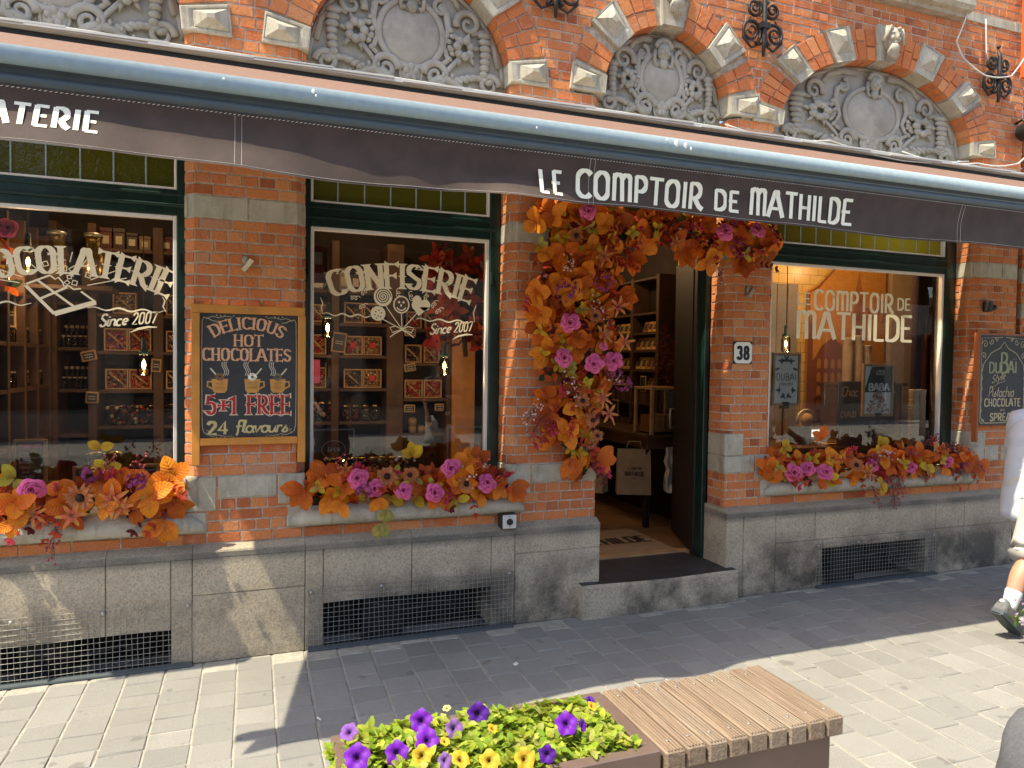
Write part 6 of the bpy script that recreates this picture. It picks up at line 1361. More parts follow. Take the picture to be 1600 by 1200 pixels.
def shelving(label, y, x0, x1, posts, levels, depth=.34, z0=ZF, z1=2.62, mat='shop_wood', bays=None):
    t = thing('shelving_unit', ((x0+x1)/2, y+depth/2, z0), label, 'shelves')
    mb = MB(); quady(mb, y+depth-.004, x0, x1, z0, z1); mb.build('back_panel', 'dark_wall', t)
    for x, w in posts: mb = MB(); mb.box(x-w/2, x+w/2, y, y+depth-.006, z0, z1, .004); mb.build('post', mat, t)
    for (a, b), zs in levels.items():
        for z in zs: mb = MB(); mb.box(a, b, y+.008, y+depth-.008, z-.026, z, .003); mb.build('shelf', mat, t)
    return t
shelving('dark wooden shelves stacked with jars and boxes behind the left window', 1.65, -1.60, -.05, [(-1.33, .05), (-1.085, .055), (-.655, .07), (-.08, .06)],
    {(-1.30, -1.115): (1.725, 1.425, 1.10, 2.05), (-1.055, -.69): (1.975, 1.703, 1.42, 1.155, 2.45), (-.62, -.11): (1.975, 1.703, 1.42, 1.155, 2.45)})
shelving('dark wooden shelves with gift boxes behind the middle window', 1.65, .40, 2.2, [(.63, .06), (1.115, .14), (1.575, .04), (2.17, .05)],
    {(.40, .60): (2.222, 1.96, 1.70, 1.43, 1.16), (.66, 1.045): (2.222, 1.96, 1.70, 1.43, 1.16), (1.185, 1.555): (1.93, 1.645, 1.345, 1.05)})
st = thing('side_shelving', (-1.48, 1.0, ZF), 'narrow shelves of jars along the side wall at the left edge of the left window', 'shelves')   # faces into the shop
mb = MB(); quadx(mb, -1.55, .35, 1.63, ZF, 2.6); mb.build('back_panel', 'dark_wall', st)
for y in (.36, .69, 1.02, 1.30, 1.61): mb = MB(); mb.box(-1.545, -1.33, y-.02, y+.02, ZF, 2.5, .003); mb.build('post', 'shop_wood', st)
for z in (2.05, 1.74, 1.46, 1.12): mb = MB(); mb.box(-1.545, -1.335, .38, 1.59, z-.025, z, .003); mb.build('shelf', 'shop_wood', st)
WN = {1: 'left', 2: 'middle'}
def gift_box(x, z, y, w, h, cols, label, red=False):
    t = thing('gift_box', (x, y, z), label, 'gift box', 'wooden gift boxes of sweets on the shelves'); d = .07; th = .010
    mb = MB(); mb.box(x-w/2, x+w/2, y, y+d, z, z+th, .002); mb.box(x-w/2, x+w/2, y, y+d, z+h-th, z+h, .002); mb.box(x-w/2, x-w/2+th, y+.0005, y+d, z+th, z+h-th, .001); mb.box(x+w/2-th, x+w/2, y+.0005, y+d, z+th, z+h-th, .001); mb.box(x-w/2+th, x+w/2-th, y+d-.008, y+d, z+th, z+h-th, 0); mb.build('crate', 'light_wood', t)
    mb = MB()
    for i in range(70):
        px, pz = U(x-w/2+.018, x+w/2-.018), U(z+.018, z+h-.018); mb.ball((px, y+d-.022-U(0, .02), pz), U(.007, .013), n=7, m=5, col=jit(rnd.choice(cols), .3))
    a, b = (x-w*.36, z+h*.80), (x+w*.30, z+h*.22)
    mb.tube([(a[0], y+.018, a[1]), (b[0], y+.018, b[1])], .008, 6, col=(.50, .34, .14))
    mb.build('sweets', 'glossy_painted', t)
    if red: mb = MB(); mb.box(x-w*.17, x+w*.17, y+.004, y+.012, z+h*.36, z+h*.66, .004); mb.build('red_tag', 'red_lacquer', t)
    return t
CH_ = ((.06, .022, .012), (.09, .035, .018), (.03, .012, .008)); PKC = ((.5, .05, .12), (.35, .04, .25), (.1, .05, .3), (.6, .2, .05)); RDC = ((.5, .03, .02), (.25, .02, .02), (.55, .12, .05)); WTC = ((.6, .5, .36), (.5, .3, .15), (.3, .16, .07)); MIX = ((.4, .05, .03), (.06, .02, .01), (.5, .35, .2))
for x, z, w, h, c, l, r in (
    (-.878, 1.976, .155, .155, WTC, 'gift box of pale nut sweets alone under the lettering of the left window', 0), (-.545, 1.976, .12, .15, CH_, 'gift box on the highest stocked shelf at the right rim of the left window', 0),
    (-.935, 1.705, .155, .165, PKC, 'gift box of purple and pink sweets behind the left window', 0), (-.778, 1.705, .150, .165, RDC, 'gift box of dark red sweets next to the purple box behind the left window', 0), (-.545, 1.705, .12, .155, MIX, 'gift box behind the lit lamp at the right rim of the left window', 0),
    (-.93, 1.422, .15, .15, MIX, 'gift box of mixed chocolates below the purple box in the left window', 0), (-.775, 1.422, .15, .15, RDC, 'gift box of red sweets just left below the lit jar lamp of the left window', 0), (-.545, 1.422, .12, .14, CH_, 'lowest gift box at the right rim of the left window', 0),
    (.775, 1.962, .15, .165, CH_, 'gift box of dark chocolate left of the lollipop drawing', 0), (.93, 1.962, .145, .165, CH_, 'gift box of dark chocolate behind the cookie drawing', 0),
    (.775, 1.702, .15, .155, MIX, 'gift box with a red tag on the left of the middle shelf pair, middle window', 1), (.93, 1.702, .15, .155, WTC, 'gift box with a red tag and pale sweets, right of the middle shelf pair', 1),
    (.775, 1.432, .15, .155, CH_, 'gift box on the shelf under the two red tagged boxes, left one', 0), (.93, 1.432, .15, .155, WTC, 'gift box with red tag and pale sweets on the shelf above the sweet jars', 1),
    (.495, 1.702, .13, .16, RDC, 'gift box of bright red berries at the left rim of the middle window', 0), (.495, 1.432, .13, .165, RDC, 'gift box of red sweets under the pink packet at the left rim', 0), (.50, 1.962, .12, .14, MIX, 'gift box with an orange disc behind the left jar lamp, middle window', 0),
    (1.275, 1.347, .155, .155, RDC, 'gift box with a diagonal spoon below the tilted price tag, middle window', 0), (1.44, 1.347, .155, .155, RDC, 'gift box with a diagonal spoon beneath the right jar lamp', 0),
    (1.27, 1.646, .14, .15, CH_, 'upper gift box right of the wide post in the middle window', 0), (1.43, 1.646, .14, .15, MIX, 'upper gift box left of the orange tiled strip in the middle window', 0), (1.275, 1.932, .13, .14, RDC, 'gift box under the tail of the lollipop bow, left one', 0), (1.44, 1.932, .14, .14, PKC, 'gift box under the tail of the lollipop bow, right one', 0), (-.40, 1.705, .13, .15, RDC, 'gift box just hidden by the right frame of the left window', 0), (-.40, 1.976, .13, .15, MIX, 'upper gift box just hidden by the right frame of the left window', 0)):
    gift_box(x, z, 1.66, w, h, c, l, r)
def jar(x, y, z, r, h, cols, label, grp='sweet jars and pots on the shelves', lid='brass'):
    t = thing('sweet_jar', (x, y, z), label, 'jar', grp)
    mb = MB(); mb.lathe((x, y, z), [(r*.9, 0), (r, h*.06), (r, h*.74), (r*.78, h*.86), (r*.78, h*.90)], 14); mb.build('glass', 'jar_glass', t)
    mb = MB()
    for i in range(int(26 if r > .03 else 8)): a, q = U(0, 6.28), r*.8*math.sqrt(U(0, 1)); mb.ball((x+q*math.cos(a), y+q*math.sin(a), z+.012+U(0, h*.62)), r*U(.18, .26), n=6, m=4, col=jit(rnd.choice(cols), .3))
    mb.build('sweets', 'glossy_painted', t)
    mb = MB(); mb.lathe((x, y, z+h*.88), [(r*.82, 0), (r*.84, h*.02), (r*.84, h*.10), (r*.6, h*.13)], 14); mb.build('lid', lid, t); return t
for i, x in enumerate((.455, .53, .605)): jar(x, 1.70, 1.162, .036, .16, (WTC, CH_, RDC)[i], ('big sweet jar at the left rim above the sill of the middle window', 'second big sweet jar from the left rim of the middle window', 'third big sweet jar from the left rim of the middle window')[i])
for i, x in enumerate((.72, .80, .88, .96)): jar(x, 1.70, 1.162, .034, .13, (MIX, RDC, WTC, CH_)[i], 'sweet jar on the low shelf between the two posts, %s of four' % ('leftmost', 'second', 'third', 'rightmost')[i])
def jarrow(x0, x1, y, z, n, h, label, axis='x'):
    r = abs(x1-x0)/n*.46
    for i in range(n):
        q = x0+(x1-x0)*(i+.5)/n; jar(q if axis == 'x' else y, y if axis == 'x' else q, z, min(r, .03), h, rnd.choice(((( .45, .22, .05),), ((.3, .05, .02),), ((.5, .3, .08),), ((.12, .04, .02),))), label, 'small jam jars in rows behind the left window', 'kraft')
jarrow(-1.295, -1.12, 1.72, 1.726, 5, .085, 'small jam jar in a row on a shelf behind the left window'); jarrow(-1.295, -1.12, 1.80, 1.726, 5, .16, 'small jam jar in a row on a shelf behind the left window'); jarrow(-1.295, -1.12, 1.72, 1.426, 5, .085, 'small jam jar in a row on a shelf behind the left window'); jarrow(-1.295, -1.12, 1.80, 1.426, 5, .16, 'small jam jar in a row on a shelf behind the left window')
for y0, y1, z in ((.74, .98, 1.742), (1.06, 1.26, 1.742), (1.34, 1.56, 1.742), (.74, .98, 1.462), (1.06, 1.26, 1.462), (1.34, 1.56, 1.462)): jarrow(y0, y1, -1.39, z, 4, .10, 'small jam jar in a row on a shelf behind the left window', 'y')
def bagrow(x0, x1, y, z, n, h, label):
    for i in range(n):
        x = x0+(x1-x0)*(i+.5)/n; w = (x1-x0)/n*.46; t = thing('sweet_bag', (x, y, z), label, 'bag of sweets', 'clear bags of sweets tied with gold at the left window')
        mb = MB()
        for k in range(26): mb.ball((U(x-w, x+w), y+U(-.03, .03), z+.012+U(0, h*.72)), U(.010, .016), n=6, m=4, col=jit(rnd.choice(CH_+WTC[:1]+RDC[:1]), .3))
        mb.build('sweets', 'glossy_painted', t); mb = MB(); mb.box(x-w, x+w, y-.036, y+.036, z, z+h*.8, .012); mb.build('film', 'jar_glass', t)
        mb = MB(); mb.tube([(x-w*.9, y-.02, z+h*.80), (x, y, z+h*.84), (x+w*.9, y+.01, z+h*.80)], .007, 6); mb.build('tie', 'brass', t)
bagrow(-1.0, -.66, 1.72, 1.157, 5, .17, 'clear bag of chocolates with a gold tie in the row behind the left window')
for i, (x, z) in enumerate(((1.275, 1.052), (1.275, 1.118), (1.355, 1.052))):
    t = thing('cocoa_tin', (x, 1.70, z), ('lower round cocoa tin under another tin behind the middle window', 'topmost round cocoa tin of the stacked pair behind the middle window', 'single round cocoa tin right of the stacked tins')[i], 'tin', 'round cocoa tins')
    mb = MB(); mb.lathe((x, 1.70, z), [(.034, 0), (.034, .056)], 18); mb.build('can', 'kraft', t); mb = MB(); mb.lathe((x, 1.70, z+.0565), [(.036, 0), (.036, .007), (.03, .009)], 18); mb.build('lid', 'brass', t)
pk = MB(); pk.box(.44, .51, 1.62, 1.645, 1.47, 1.66, .004); tag(pk.build('sweet_packet', 'pink_card'), 'bright pink packet hanging at the left rim of the middle window', 'packet')
jg = thing('enamel_jug', (.485, 1.74, 2.224), 'cream coffee pot on the top shelf at the left of the middle window', 'jug')
mb = MB(); mb.lathe((.485, 1.74, 2.224), [(.055, 0), (.060, .02), (.058, .10), (.040, .15), (.045, .165), (.036, .175), (.012, .195), (.010, .205)], 20); mb.build('pot', 'cream_cloth', jg)
mb = MB(); mb.tube([(.535, 1.74, 2.37), (.575, 1.74, 2.36), (.578, 1.74, 2.30), (.545, 1.74, 2.25)], .008, 7); mb.build('handle', 'cream_cloth', jg); mb = MB(); mb.tube([(.43, 1.74, 2.30), (.405, 1.74, 2.34), (.395, 1.74, 2.375)], [.016, .010, .007], 8); mb.build('spout', 'cream_cloth', jg)
def price_tag(x, y, z, w, h, rot, label):
    t = thing('price_tag', (x, y, z), label, 'price tag', 'small wooden price tags with black panels'); t.rotation_euler = (0, R(rot), 0)
    mb = MB(); mb.box(x-w/2, x+w/2, y-.006, y+.006, z-h/2, z+h/2, .005); mb.build('frame', 'light_wood', t)
    mb = MB(); mb.box(x-w/2+.012, x+w/2-.012, y-.0085, y-.0062, z-h/2+.012, z+h/2-.012, .001); p = mb.build('panel', 'chalkboard', t)
    mb = MB()
    for k in range(2): stroke(mb, [(x-w*.26+w*.52*i/8, z+.008-.018*k+.004*math.sin(i*2.3+k)) for i in range(9)], .004, y-.0092, 0, col=(.7, .66, .55))
    mb.build('writing', 'printed', p); return t
for a in ((1.235, 1.63, 1.895, .095, .062, 3, 'price tag under the bow of the lollipop drawing, middle window'), (1.235, 1.63, 1.605, .098, .066, -10, 'tilted price tag on the wide post above the spoon boxes'), (1.235, 1.63, 1.262, .095, .065, 2, 'price tag below the spoon boxes on the wide post'), (1.49, 1.63, 1.27, .08, .062, 0, 'price tag below the right hand spoon box, middle window'),
          (.655, 1.62, 1.80, .115, .16, 6, 'large orange chalk tag beside the left jar lamp, middle window'), (-1.10, 1.62, 1.665, .10, .075, -12, 'two fold price tag on the post above the jam jars, left window'), (-1.08, 1.62, 1.365, .085, .085, 3, 'price tag low on the post of the left window'), (-.665, 1.62, 1.60, .07, .10, 4, 'price tag right of the jar lamp in the left window'),
          (-1.40, 1.0, 1.92, .05, .26, 0, 'tall narrow name tag on the side shelves, left window'), (-1.40, .70, 1.62, .05, .11, 0, 'short name tag at the left rim of the left window')): price_tag(*a)
def stack_box(x, y, z, w, h, d, col, label, grp):
    t = thing('carton', (x, y, z), label, 'box', grp); mb = MB(); mb.box(x-w/2, x+w/2, y, y+d, z, z+h*.78, .003, col=col); mb.build('base', 'painted', t); mb = MB(); mb.box(x-w/2-.003, x+w/2+.003, y-.003, y+d+.003, z+h*.78+.0005, z+h, .003, col=tuple(c*.7 for c in col)); mb.build('lid', 'painted', t)
    mb = MB(); mb.box(x-w*.28, x+w*.28, y-.0045, y-.0032, z+h*.2, z+h*.6, 0, col=(.55, .46, .32)); mb.build('label_patch', 'printed', t)
for i in range(9): stack_box(-1.0+.085*i+(.06 if i > 3 else 0), 1.68, 2.452, .075, U(.10, .16), .1, jit(rnd.choice(((.05, .02, .014), (.16, .03, .03), (.22, .14, .07), (.05, .06, .05))), .3), 'small dark carton on the topmost shelf behind the left window', 'cartons on the topmost left shelf')
for i in range(4): stack_box(.70+.095*i, 1.70, 2.224, .085, U(.12, .19), .1, jit(rnd.choice(((.05, .02, .014), (.16, .03, .03), (.22, .14, .07), (.25, .2, .12))), .3), 'carton on the shelf above the lollipop drawing behind the middle window', 'cartons above the lollipop drawing')
bagrow(-.90, -.70, .46, .935, 2, .20, 'clear gold tied bag of chocolates on the ledge near the slate boards'); bagrow(-.62, -.12, 1.72, 1.157, 3, .18, 'clear bag of sweets low at the right rim of the left window'); bagrow(.44, .98, .50, .915, 4, .12, 'clear bag of sweets on the ledge behind the middle sill flowers')
LAMPS = []
def jar_lamp(x, y, z, label, s=1.0, power=2.6):
    t = thing('jar_lamp', (x, y, z), label, 'lamp', 'jar lamps hanging in the shop'); LAMPS.append((x, y, z, power))
    mb = MB(); mb.lathe((x, y, z), [(.030*s, -.075*s), (.040*s, -.068*s), (.040*s, .035*s), (.032*s, .055*s), (.032*s, .062*s)], 18); mb.build('jar', 'jar_glass', t)
    mb = MB(); mb.lathe((x, y, z+.060*s), [(.036*s, 0), (.036*s, .022*s), (.02*s, .03*s), (.016*s, .10*s), (.012*s, .11*s)], 16); mb.build('cap', 'teal_metal', t)
    mb = MB(); mb.tube([(x, y, z+.16*s), (x, y, 3.3)], .0035, 5); mb.build('cord', 'black', t)
    mb = MB(); mb.ball((x, y, z-.004), .011*s, .011*s, .028*s, 10, 8); mb.build('filament', 'filament', t)
    ld = bpy.data.lights.new('jar_lamp_light', 'POINT'); ld.energy = power; ld.color = (1, .62, .30); ld.shadow_soft_size = .03
    lo_ = bpy.data.objects.new('bulb_light', ld); COL.objects.link(lo_); lo_.parent = t; lo_.location = (0, -.05*s, -.10*s)
jar_lamp(-.648, .85, 1.615, 'lit jar lamp with teal cap low at the right of the left window'); jar_lamp(-1.273, .85, 2.23, 'lit jar lamp behind the letter C of the left window')
jar_lamp(.491, .85, 1.885, 'lit jar lamp at the left of the middle window'); jar_lamp(1.326, .85, 1.63, 'lit jar lamp at the right of the middle window')
jar_lamp(4.52, .95, 1.86, 'lit jar lamp beside the framed leaf poster in the right window', 1.0, 5)
for x, y, z, p, lab in ((-.9, 1.25, 2.86, 2.6, 'added unseen jar lamp near the ceiling above the left window display'), (.9, 1.25, 2.86, 2.6, 'added unseen jar lamp near the ceiling above the middle window display'), (3.1, 1.9, 2.86, 4.5, 'added unseen jar lamp near the ceiling inside the doorway'), (5.0, .85, 2.86, 15, 'added unseen jar lamp near the ceiling over the coffee counter'), (2.9, 3.4, 2.86, 5, 'added unseen jar lamp near the ceiling at the back of the shop'), (6.0, .8, 2.86, 4, 'added unseen jar lamp near the ceiling at the right end of the coffee counter')): jar_lamp(x, y, z, lab, 1.0, p)  # ceiling lamps out of view, added to light the rooms
# milk churns and silk flowers above the left display, notices by the glass
for x, lab in ((-1.20, 'brass churn on the top shelf, left one of two, left window'), (-.99, 'brass churn on the top shelf, right one of two, left window')):
    t = thing('brass_churn', (x, 1.2, 2.12), lab, 'churn', 'brass churns'); mb = MB(); mb.lathe((x, 1.2, 2.12), [(.07, 0), (.072, .20), (.045, .27), (.045, .31), (.055, .33)], 18); mb.build('can', 'brass', t); mb = MB(); mb.lathe((x, 1.2, 2.452), [(.058, 0), (.055, .02), (.02, .03)], 18); mb.build('lid', 'steel', t)
tb = MB(); tb.box(-1.55, -.86, 1.08, 1.32, 2.09, 2.119, .003); tag(tb.build('hanging_shelf', 'shop_wood'), 'dark shelf carrying the brass churns', 'shelf')
sg = thing('silk_bouquet', (-1.38, .55, 2.25), 'bunch of silk flowers at the upper left corner behind the left window', 'bouquet'); mb = MB()
for k in range(26): p = Vector((-1.36+U(-.16, .14), .55+U(-.1, .1), 2.26+U(-.22, .16))); rosette(mb, p, rdir()+Vector((.3, -1, 0)), 4, .075, .05, rnd.choice(((ORG, RUS), (YEL, LIM), (RED, ORG), (GRN, ORG))), nv=3)
mb.build('foliage', 'leaf', sg); mb = MB(); rose(mb, Vector((-1.27, .45, 2.36)), Vector((.4, -1, 0)), .055); rose(mb, Vector((-1.36, .45, 2.40)), Vector((.2, -1, 0)), .05); mb.build('rose', 'petal', sg)
sg = thing('silk_bouquet', (1.66, 1.3, 2.0), 'large bunch of dark red silk leaves behind the last letters of CONFISERIE', 'bouquet'); mb = MB()
for k in range(60): p = Vector((1.55+U(-.24, .22), 1.25+U(-.12, .12), 2.12+U(-.36, .42))); rosette(mb, p, rdir()+Vector((-.2, -1, 0)), 4, .10, .06, rnd.choice(((RUS, RED), (RED, BUR), (ORG, RUS), (BUR, RED))), nv=3)
mb.build('foliage', 'leaf', sg); mb = MB(); mb.tube([(1.62, 1.3, 1.70), (1.58, 1.27, 2.0), (1.55, 1.25, 2.4)], .02, 7); mb.build('stem', 'twig', sg)
mb = MB(); mb.box(1.60, 1.80, 1.62, 1.66, ZF, 1.93, .003); tag(mb.build('tiled_panel', 'orange_wood'), 'orange panel right of the shelves in the middle window', 'panel')
def slate(x, y, z0, w, h, lines, label, head=None):
    t = thing('slate_board', (x, y, z0), label, 'board'); mb = MB(); mb.box(x-w/2, x+w/2, y-.008, y+.008, z0, z0+h, .006); mb.build('frame', 'light_wood', t)
    m2 = MB(); b = .018; m2.box(x-w/2+b, x+w/2-b, y-.0105, y-.0082, z0+b, z0+h-b, .001); p = m2.build('panel', 'chalkboard', t); m3 = MB()
    zz = z0+h-b-.004
    if head: put_text(m3, head, x, zz-.030, .026, w-.055, y-.0115, .22, .16, gap=.15, col=(.62, .12, .25)); zz -= .040
    for ln in lines: font_text(m3, ln, x-w/2+b+.012, zz-.020, .015, y-.0115, col=(.75, .74, .70), align='LEFT'); zz -= .027
    m3.build('writing', 'printed', p); mb = MB(); mb.box(x-.02, x+.02, y, y+.05, z0-.03, z0-.001); mb.build('foot', 'light_wood', t); return t
slate(-1.16, .42, .95, .165, .245, ['Tablets', 'Hot Chocolate', 'Bonbons', 'Choco', '   and', '   MORE'], 'small PROMOTIONS slate board at the left of the left sill', 'PROMOTIONS')
slate(-.895, .42, .95, .125, .085, [' Drinks', ' Box'], 'small blank edged slate between promotions board and sill flowers'); slate(-.565, .42, .95, .105, .085, ['Hazel Choc', '  MIX'], 'small slate at the right end of the left sill')
tb = MB(); tb.box(-1.57, -.36, .34, .62, .87, .93, .004); tag(tb.build('display_ledge', 'shop_wood'), 'dark wooden display ledge behind the left sill', 'ledge')
tb = MB(); tb.box(.30, 1.51, .34, .62, .86, .91, .004); tag(tb.build('display_ledge', 'shop_wood'), 'dark wooden display ledge behind the middle sill', 'ledge')
for i, (x, lab) in enumerate(((.47, 'clear notice with pale border on the glass at lower left of the middle window'), (1.31, 'clear notice with pale border on the glass at lower right of the middle window'))):
    mb = MB(); mb.col = (.62, .60, .56); w, z0, z1 = .125, .96, 1.235
    for q in (0, .006): stroke(mb, [(x-w+q, z0+q), (x+w-q, z0+q), (x+w-q, z1-q), (x-w+q, z1-q), (x-w+q, z0+q)], .0025, .2245, q*.05, col=(.62, .60, .56))
    stroke(mb, [(x+.07*math.cos(R(a)), 1.11+.055*math.sin(R(a))) for a in range(0, 361, 12)], .003, .2245, .001, col=(.62, .60, .56)); put_text(mb, 'OPEN', x, 1.098, .024, .07, .2238, .2, .15, gap=.2, col=(.62, .60, .56))
    mb.build('window_notice', 'printed', w2)
nt = MB(); nt.box(.365, .440, .60, .606, 2.16, 2.40, .001, col=(.16, .015, .02)); nt.box(.375, .43, .597, .5995, 2.28, 2.36, 0, col=(.4, .36, .32)); tag(nt.build('poster', 'printed'), 'small dark red notice at the top left of the middle window', 'poster')
# inside the doorway: bookcase of chocolate bars, table with hanging bags, mat
bc = thing('bar_rack', (3.85, 2.4, ZF), 'tall dark rack of chocolate bars in rows inside the doorway', 'shelves')
mb = MB(); quadx(mb, 3.945, 1.55, 3.2, ZF, 2.6); mb.build('back_panel', 'dark_wall', bc)
for y in (1.86, 2.36, 2.86): mb = MB(); mb.box(3.74, 3.94, y-.025, y+.025, ZF, 2.55, .003); mb.build('post', 'shop_wood', bc)
for z in (2.53, 2.18, 1.98, 1.80, 1.60, 1.42, 1.26, .95): mb = MB(); mb.box(3.745, 3.94, 1.89, 2.83, z-.022, z, .002); mb.build('shelf', 'shop_wood', bc)
BARC = ((.55, .28, .05), (.66, .40, .10), (.5, .2, .04), (.25, .10, .04), (.6, .34, .08))
for z, h, y0, y1, n in ((1.802, .13, 1.92, 2.33, 4), (1.602, .13, 1.92, 2.33, 4), (1.802, .13, 2.40, 2.82, 4), (1.602, .13, 2.40, 2.82, 4), (1.982, .11, 2.40, 2.82, 4), (1.422, .12, 2.40, 2.82, 4), (1.982, .11, 1.92, 2.2, 3), (1.422, .10, 1.92, 2.1, 2)):
    for i in range(n):
        y = y0+(y1-y0)*(i+.5)/n; w = (y1-y0)/n*.42; t = thing('chocolate_bar', (3.78, y, z), 'chocolate bar in a kraft sleeve tilted on the rack inside the doorway', 'chocolate bar', 'chocolate bars on the doorway rack'); lean = .35
        mb = MB(); c = Vector((3.80, y, z+h/2)); az = Vector((lean, 0, 1)).normalized(); mb.obox(c, Vector((0, 1, 0)), az.cross(Vector((0, 1, 0))), az, w, .007, h/2, col=jit(rnd.choice(BARC))); mb.build('sleeve', 'printed', t)
        mb = MB(); q = c+Vector((-.0085, 0, 0))+Vector((0, 0, h*.02)); mb.obox(q, Vector((0, 1, 0)), az.cross(Vector((0, 1, 0))), az, w*.62, .002, h*.26, col=jit((.04, .02, .014))); mb.build('window', 'printed', t)
bk_ = MB()
for z in (1.262, .952): 
    y = 1.92
    while y < 2.8: w = U(.012, .024); bk_.box(3.76, 3.92, y, y+w*.9, z, z+U(.10, .14), .001, col=jit(rnd.choice(((.12, .05, .02), (.06, .03, .02), (.2, .1, .05))))); y += w
bk_.build('wafer_packets', 'printed', bc)
for a in ((3.70, 2.03, 1.38, .11, 'small chalk sign leaning at the right of the rack inside the doorway'), (3.62, 2.45, 1.12, .12, 'small chalk sign in front of the rack inside the doorway, lower one')):
    t = thing('chalk_sign', a[:3], a[4], 'sign', 'chalk signs in the doorway rack'); mb = MB(); mb.box(a[0]-.006, a[0]+.006, a[1]-a[3]/2, a[1]+a[3]/2, a[2], a[2]+.16, .003); mb.build('frame', 'light_wood', t); mb = MB(); mb.box(a[0]-.009, a[0]-.0065, a[1]-a[3]/2+.012, a[1]+a[3]/2-.012, a[2]+.012, a[2]+.148); mb.build('panel', 'chalkboard', t)
tb = thing('display_table', (3.5, 1.9, ZF), 'dark narrow table with bags hung on its side inside the doorway', 'table')
mb = MB(); mb.box(3.28, 3.74, 1.25, 3.1, 1.0, 1.03, .003); mb.build('table_top', 'shop_wood', tb); mb = MB(); mb.box(3.30, 3.72, 1.27, 3.08, .90, .999, .003); mb.build('drawer_front', 'shop_wood', tb)
for x in (3.31, 3.69):
    for y in (1.29, 3.05): mb = MB(); mb.box(x-.025, x+.025, y-.025, y+.025, ZF, .90, .003); mb.build('leg', 'dark_brown', tb)
mb = MB(); quadx(mb, 3.70, 1.3, 3.05, ZF, .9); mb.build('back_panel', 'dark_brown', tb)
cs = thing('glass_display_case', (3.50, 1.38, 1.03), 'small glass display case with pale wooden posts at the right of the doorway', 'display case')
mb = MB()
for x in (3.34, 3.66):
    for y in (1.27, 1.55): mb.box(x-.014, x+.014, y-.014, y+.014, 1.03, 1.43, .002)
mb.box(3.325, 3.675, 1.255, 1.565, 1.431, 1.455, .003); mb.build('posts', 'light_wood', cs); mb = MB(); mb.box(3.345, 3.655, 1.275, 1.545, 1.04, 1.425); mb.build('glass', 'jar_glass', cs)
mb = MB()
for i in range(18): mb.box(3.36+.016*i, 3.372+.016*i, 1.32, 1.50, 1.045, 1.20, .001, col=jit((.45, .25, .1), .3))
mb.build('wafers', 'printed', cs)
def carrier(c, w, h, d, yaw, label, mat='kraft', crumple=0, logo=True):
    t = thing('carrier_bag', c, label, 'bag', 'paper bags hanging inside the doorway'); q = Matrix.Rotation(yaw, 3, 'Z'); mb = MB(); cv = Vector(c); N = 7; F = {}
    for f in (0, 1):
        for i in range(N):
            for k in range(N):
                u, v = i/(N-1)-.5, k/(N-1); dd = (d/2*(.35+.65*(1-v)**.5))*(-1 if f == 0 else 1); F[f, i, k] = mb.V(cv+q @ Vector((u*w*(1-.04*v)+crumple*.02*math.sin(k*3+i), dd+crumple*.028*math.sin(i*2.1+k*1.7)+crumple*.02*math.sin(i*5+k*3), v*h+crumple*.02*math.sin(i*3)*v)))
        for i in range(N-1):
            for k in range(N-1): mb.F([F[f, i, k], F[f, i+1, k], F[f, i+1, k+1], F[f, i, k+1]], sm=bool(crumple))
    for i in (0, N-1):
        for k in range(N-1): mb.F([F[0, i, k], F[1, i, k], F[1, i, k+1], F[0, i, k+1]])
    mb.F([F[0, 0, 0], F[0, N-1, 0], F[1, N-1, 0], F[1, 0, 0]]); b = mb.build('bag', mat, t)
    mb = MB(); mb.tube([cv+q @ Vector((-.07, -d*.2, h)), cv+q @ Vector((-.05, -d*.2, h+.07)), cv+q @ Vector((.05, -d*.2, h+.07)), cv+q @ Vector((.07, -d*.2, h))], .005, 6); mb.build('handle', mat, t)
    if logo:
        mb = MB(); fw = lambda X, Z, e: tuple(cv+q @ Vector((X, -d/2*(.35+.65*(1-min(.99, Z/h))**.5)-.006-e-crumple*.035, Z)))
        put_text(mb, 'LE COMPTOIR', 0, h*.56, .020, .12, 0, .2, .15, gap=.15, fw=fw, col=(.09, .04, .02)); put_text(mb, 'MATHILDE', 0, h*.42, .036, .17, 0, .22, .15, gap=.12, fw=fw, col=(.09, .04, .02)); put_text(mb, 'DE', 0, h*.34, .016, .03, 0, .2, .15, fw=fw, col=(.09, .04, .02)); mb.build('printing', 'printed', b)
carrier((3.205, 1.34, .50), .30, .40, .14, R(-22), 'square kraft bag with shop lettering hanging in the middle of the doorway'); carrier((3.60, 1.20, .52), .26, .40, .13, R(-15), 'crumpled cotton tote bag hanging at the right of the doorway', 'paper', 1); carrier((2.90, 1.55, .50), .26, .36, .14, R(-50), 'plain kraft bag half hidden by the door garland', 'kraft', 0, False)
mt = thing('door_mat', (2.75, .75, ZF+.004), 'beige door mat with the shop name in dark letters', 'mat'); mb = MB(); mb.box(2.25, 3.12, .50, 1.22, ZF+.002, ZF+.018, .004); mb.build('pile', 'kraft', mt)
mb = MB(); put_text(mb, 'MATHILDE', 2.68, 0, .17, .76, 0, .2, .13, gap=.1, fw=lambda X, Z, e: (X, .78+Z, ZF+.0195+e), col=(.03, .02, .015)); mb.build('lettering', 'printed', mt)
sp = thing('red_plume_bouquet', (3.70, 1.62, 1.75), 'bunch of red plumes on the ochre wall inside the doorway', 'bouquet'); mb = MB()
for k in range(40): p = Vector((3.72+U(-.05, .04), 1.58+U(-.13, .13), 1.78+U(-.24, .18))); frond(mb, p, rdir()+Vector((-.5, -.3, 0)), Vector((0, 0, 1)), 5, .15, rnd.choice(((.32, .04, .02), (.2, .02, .02), (.4, .1, .03))), .03, .010)
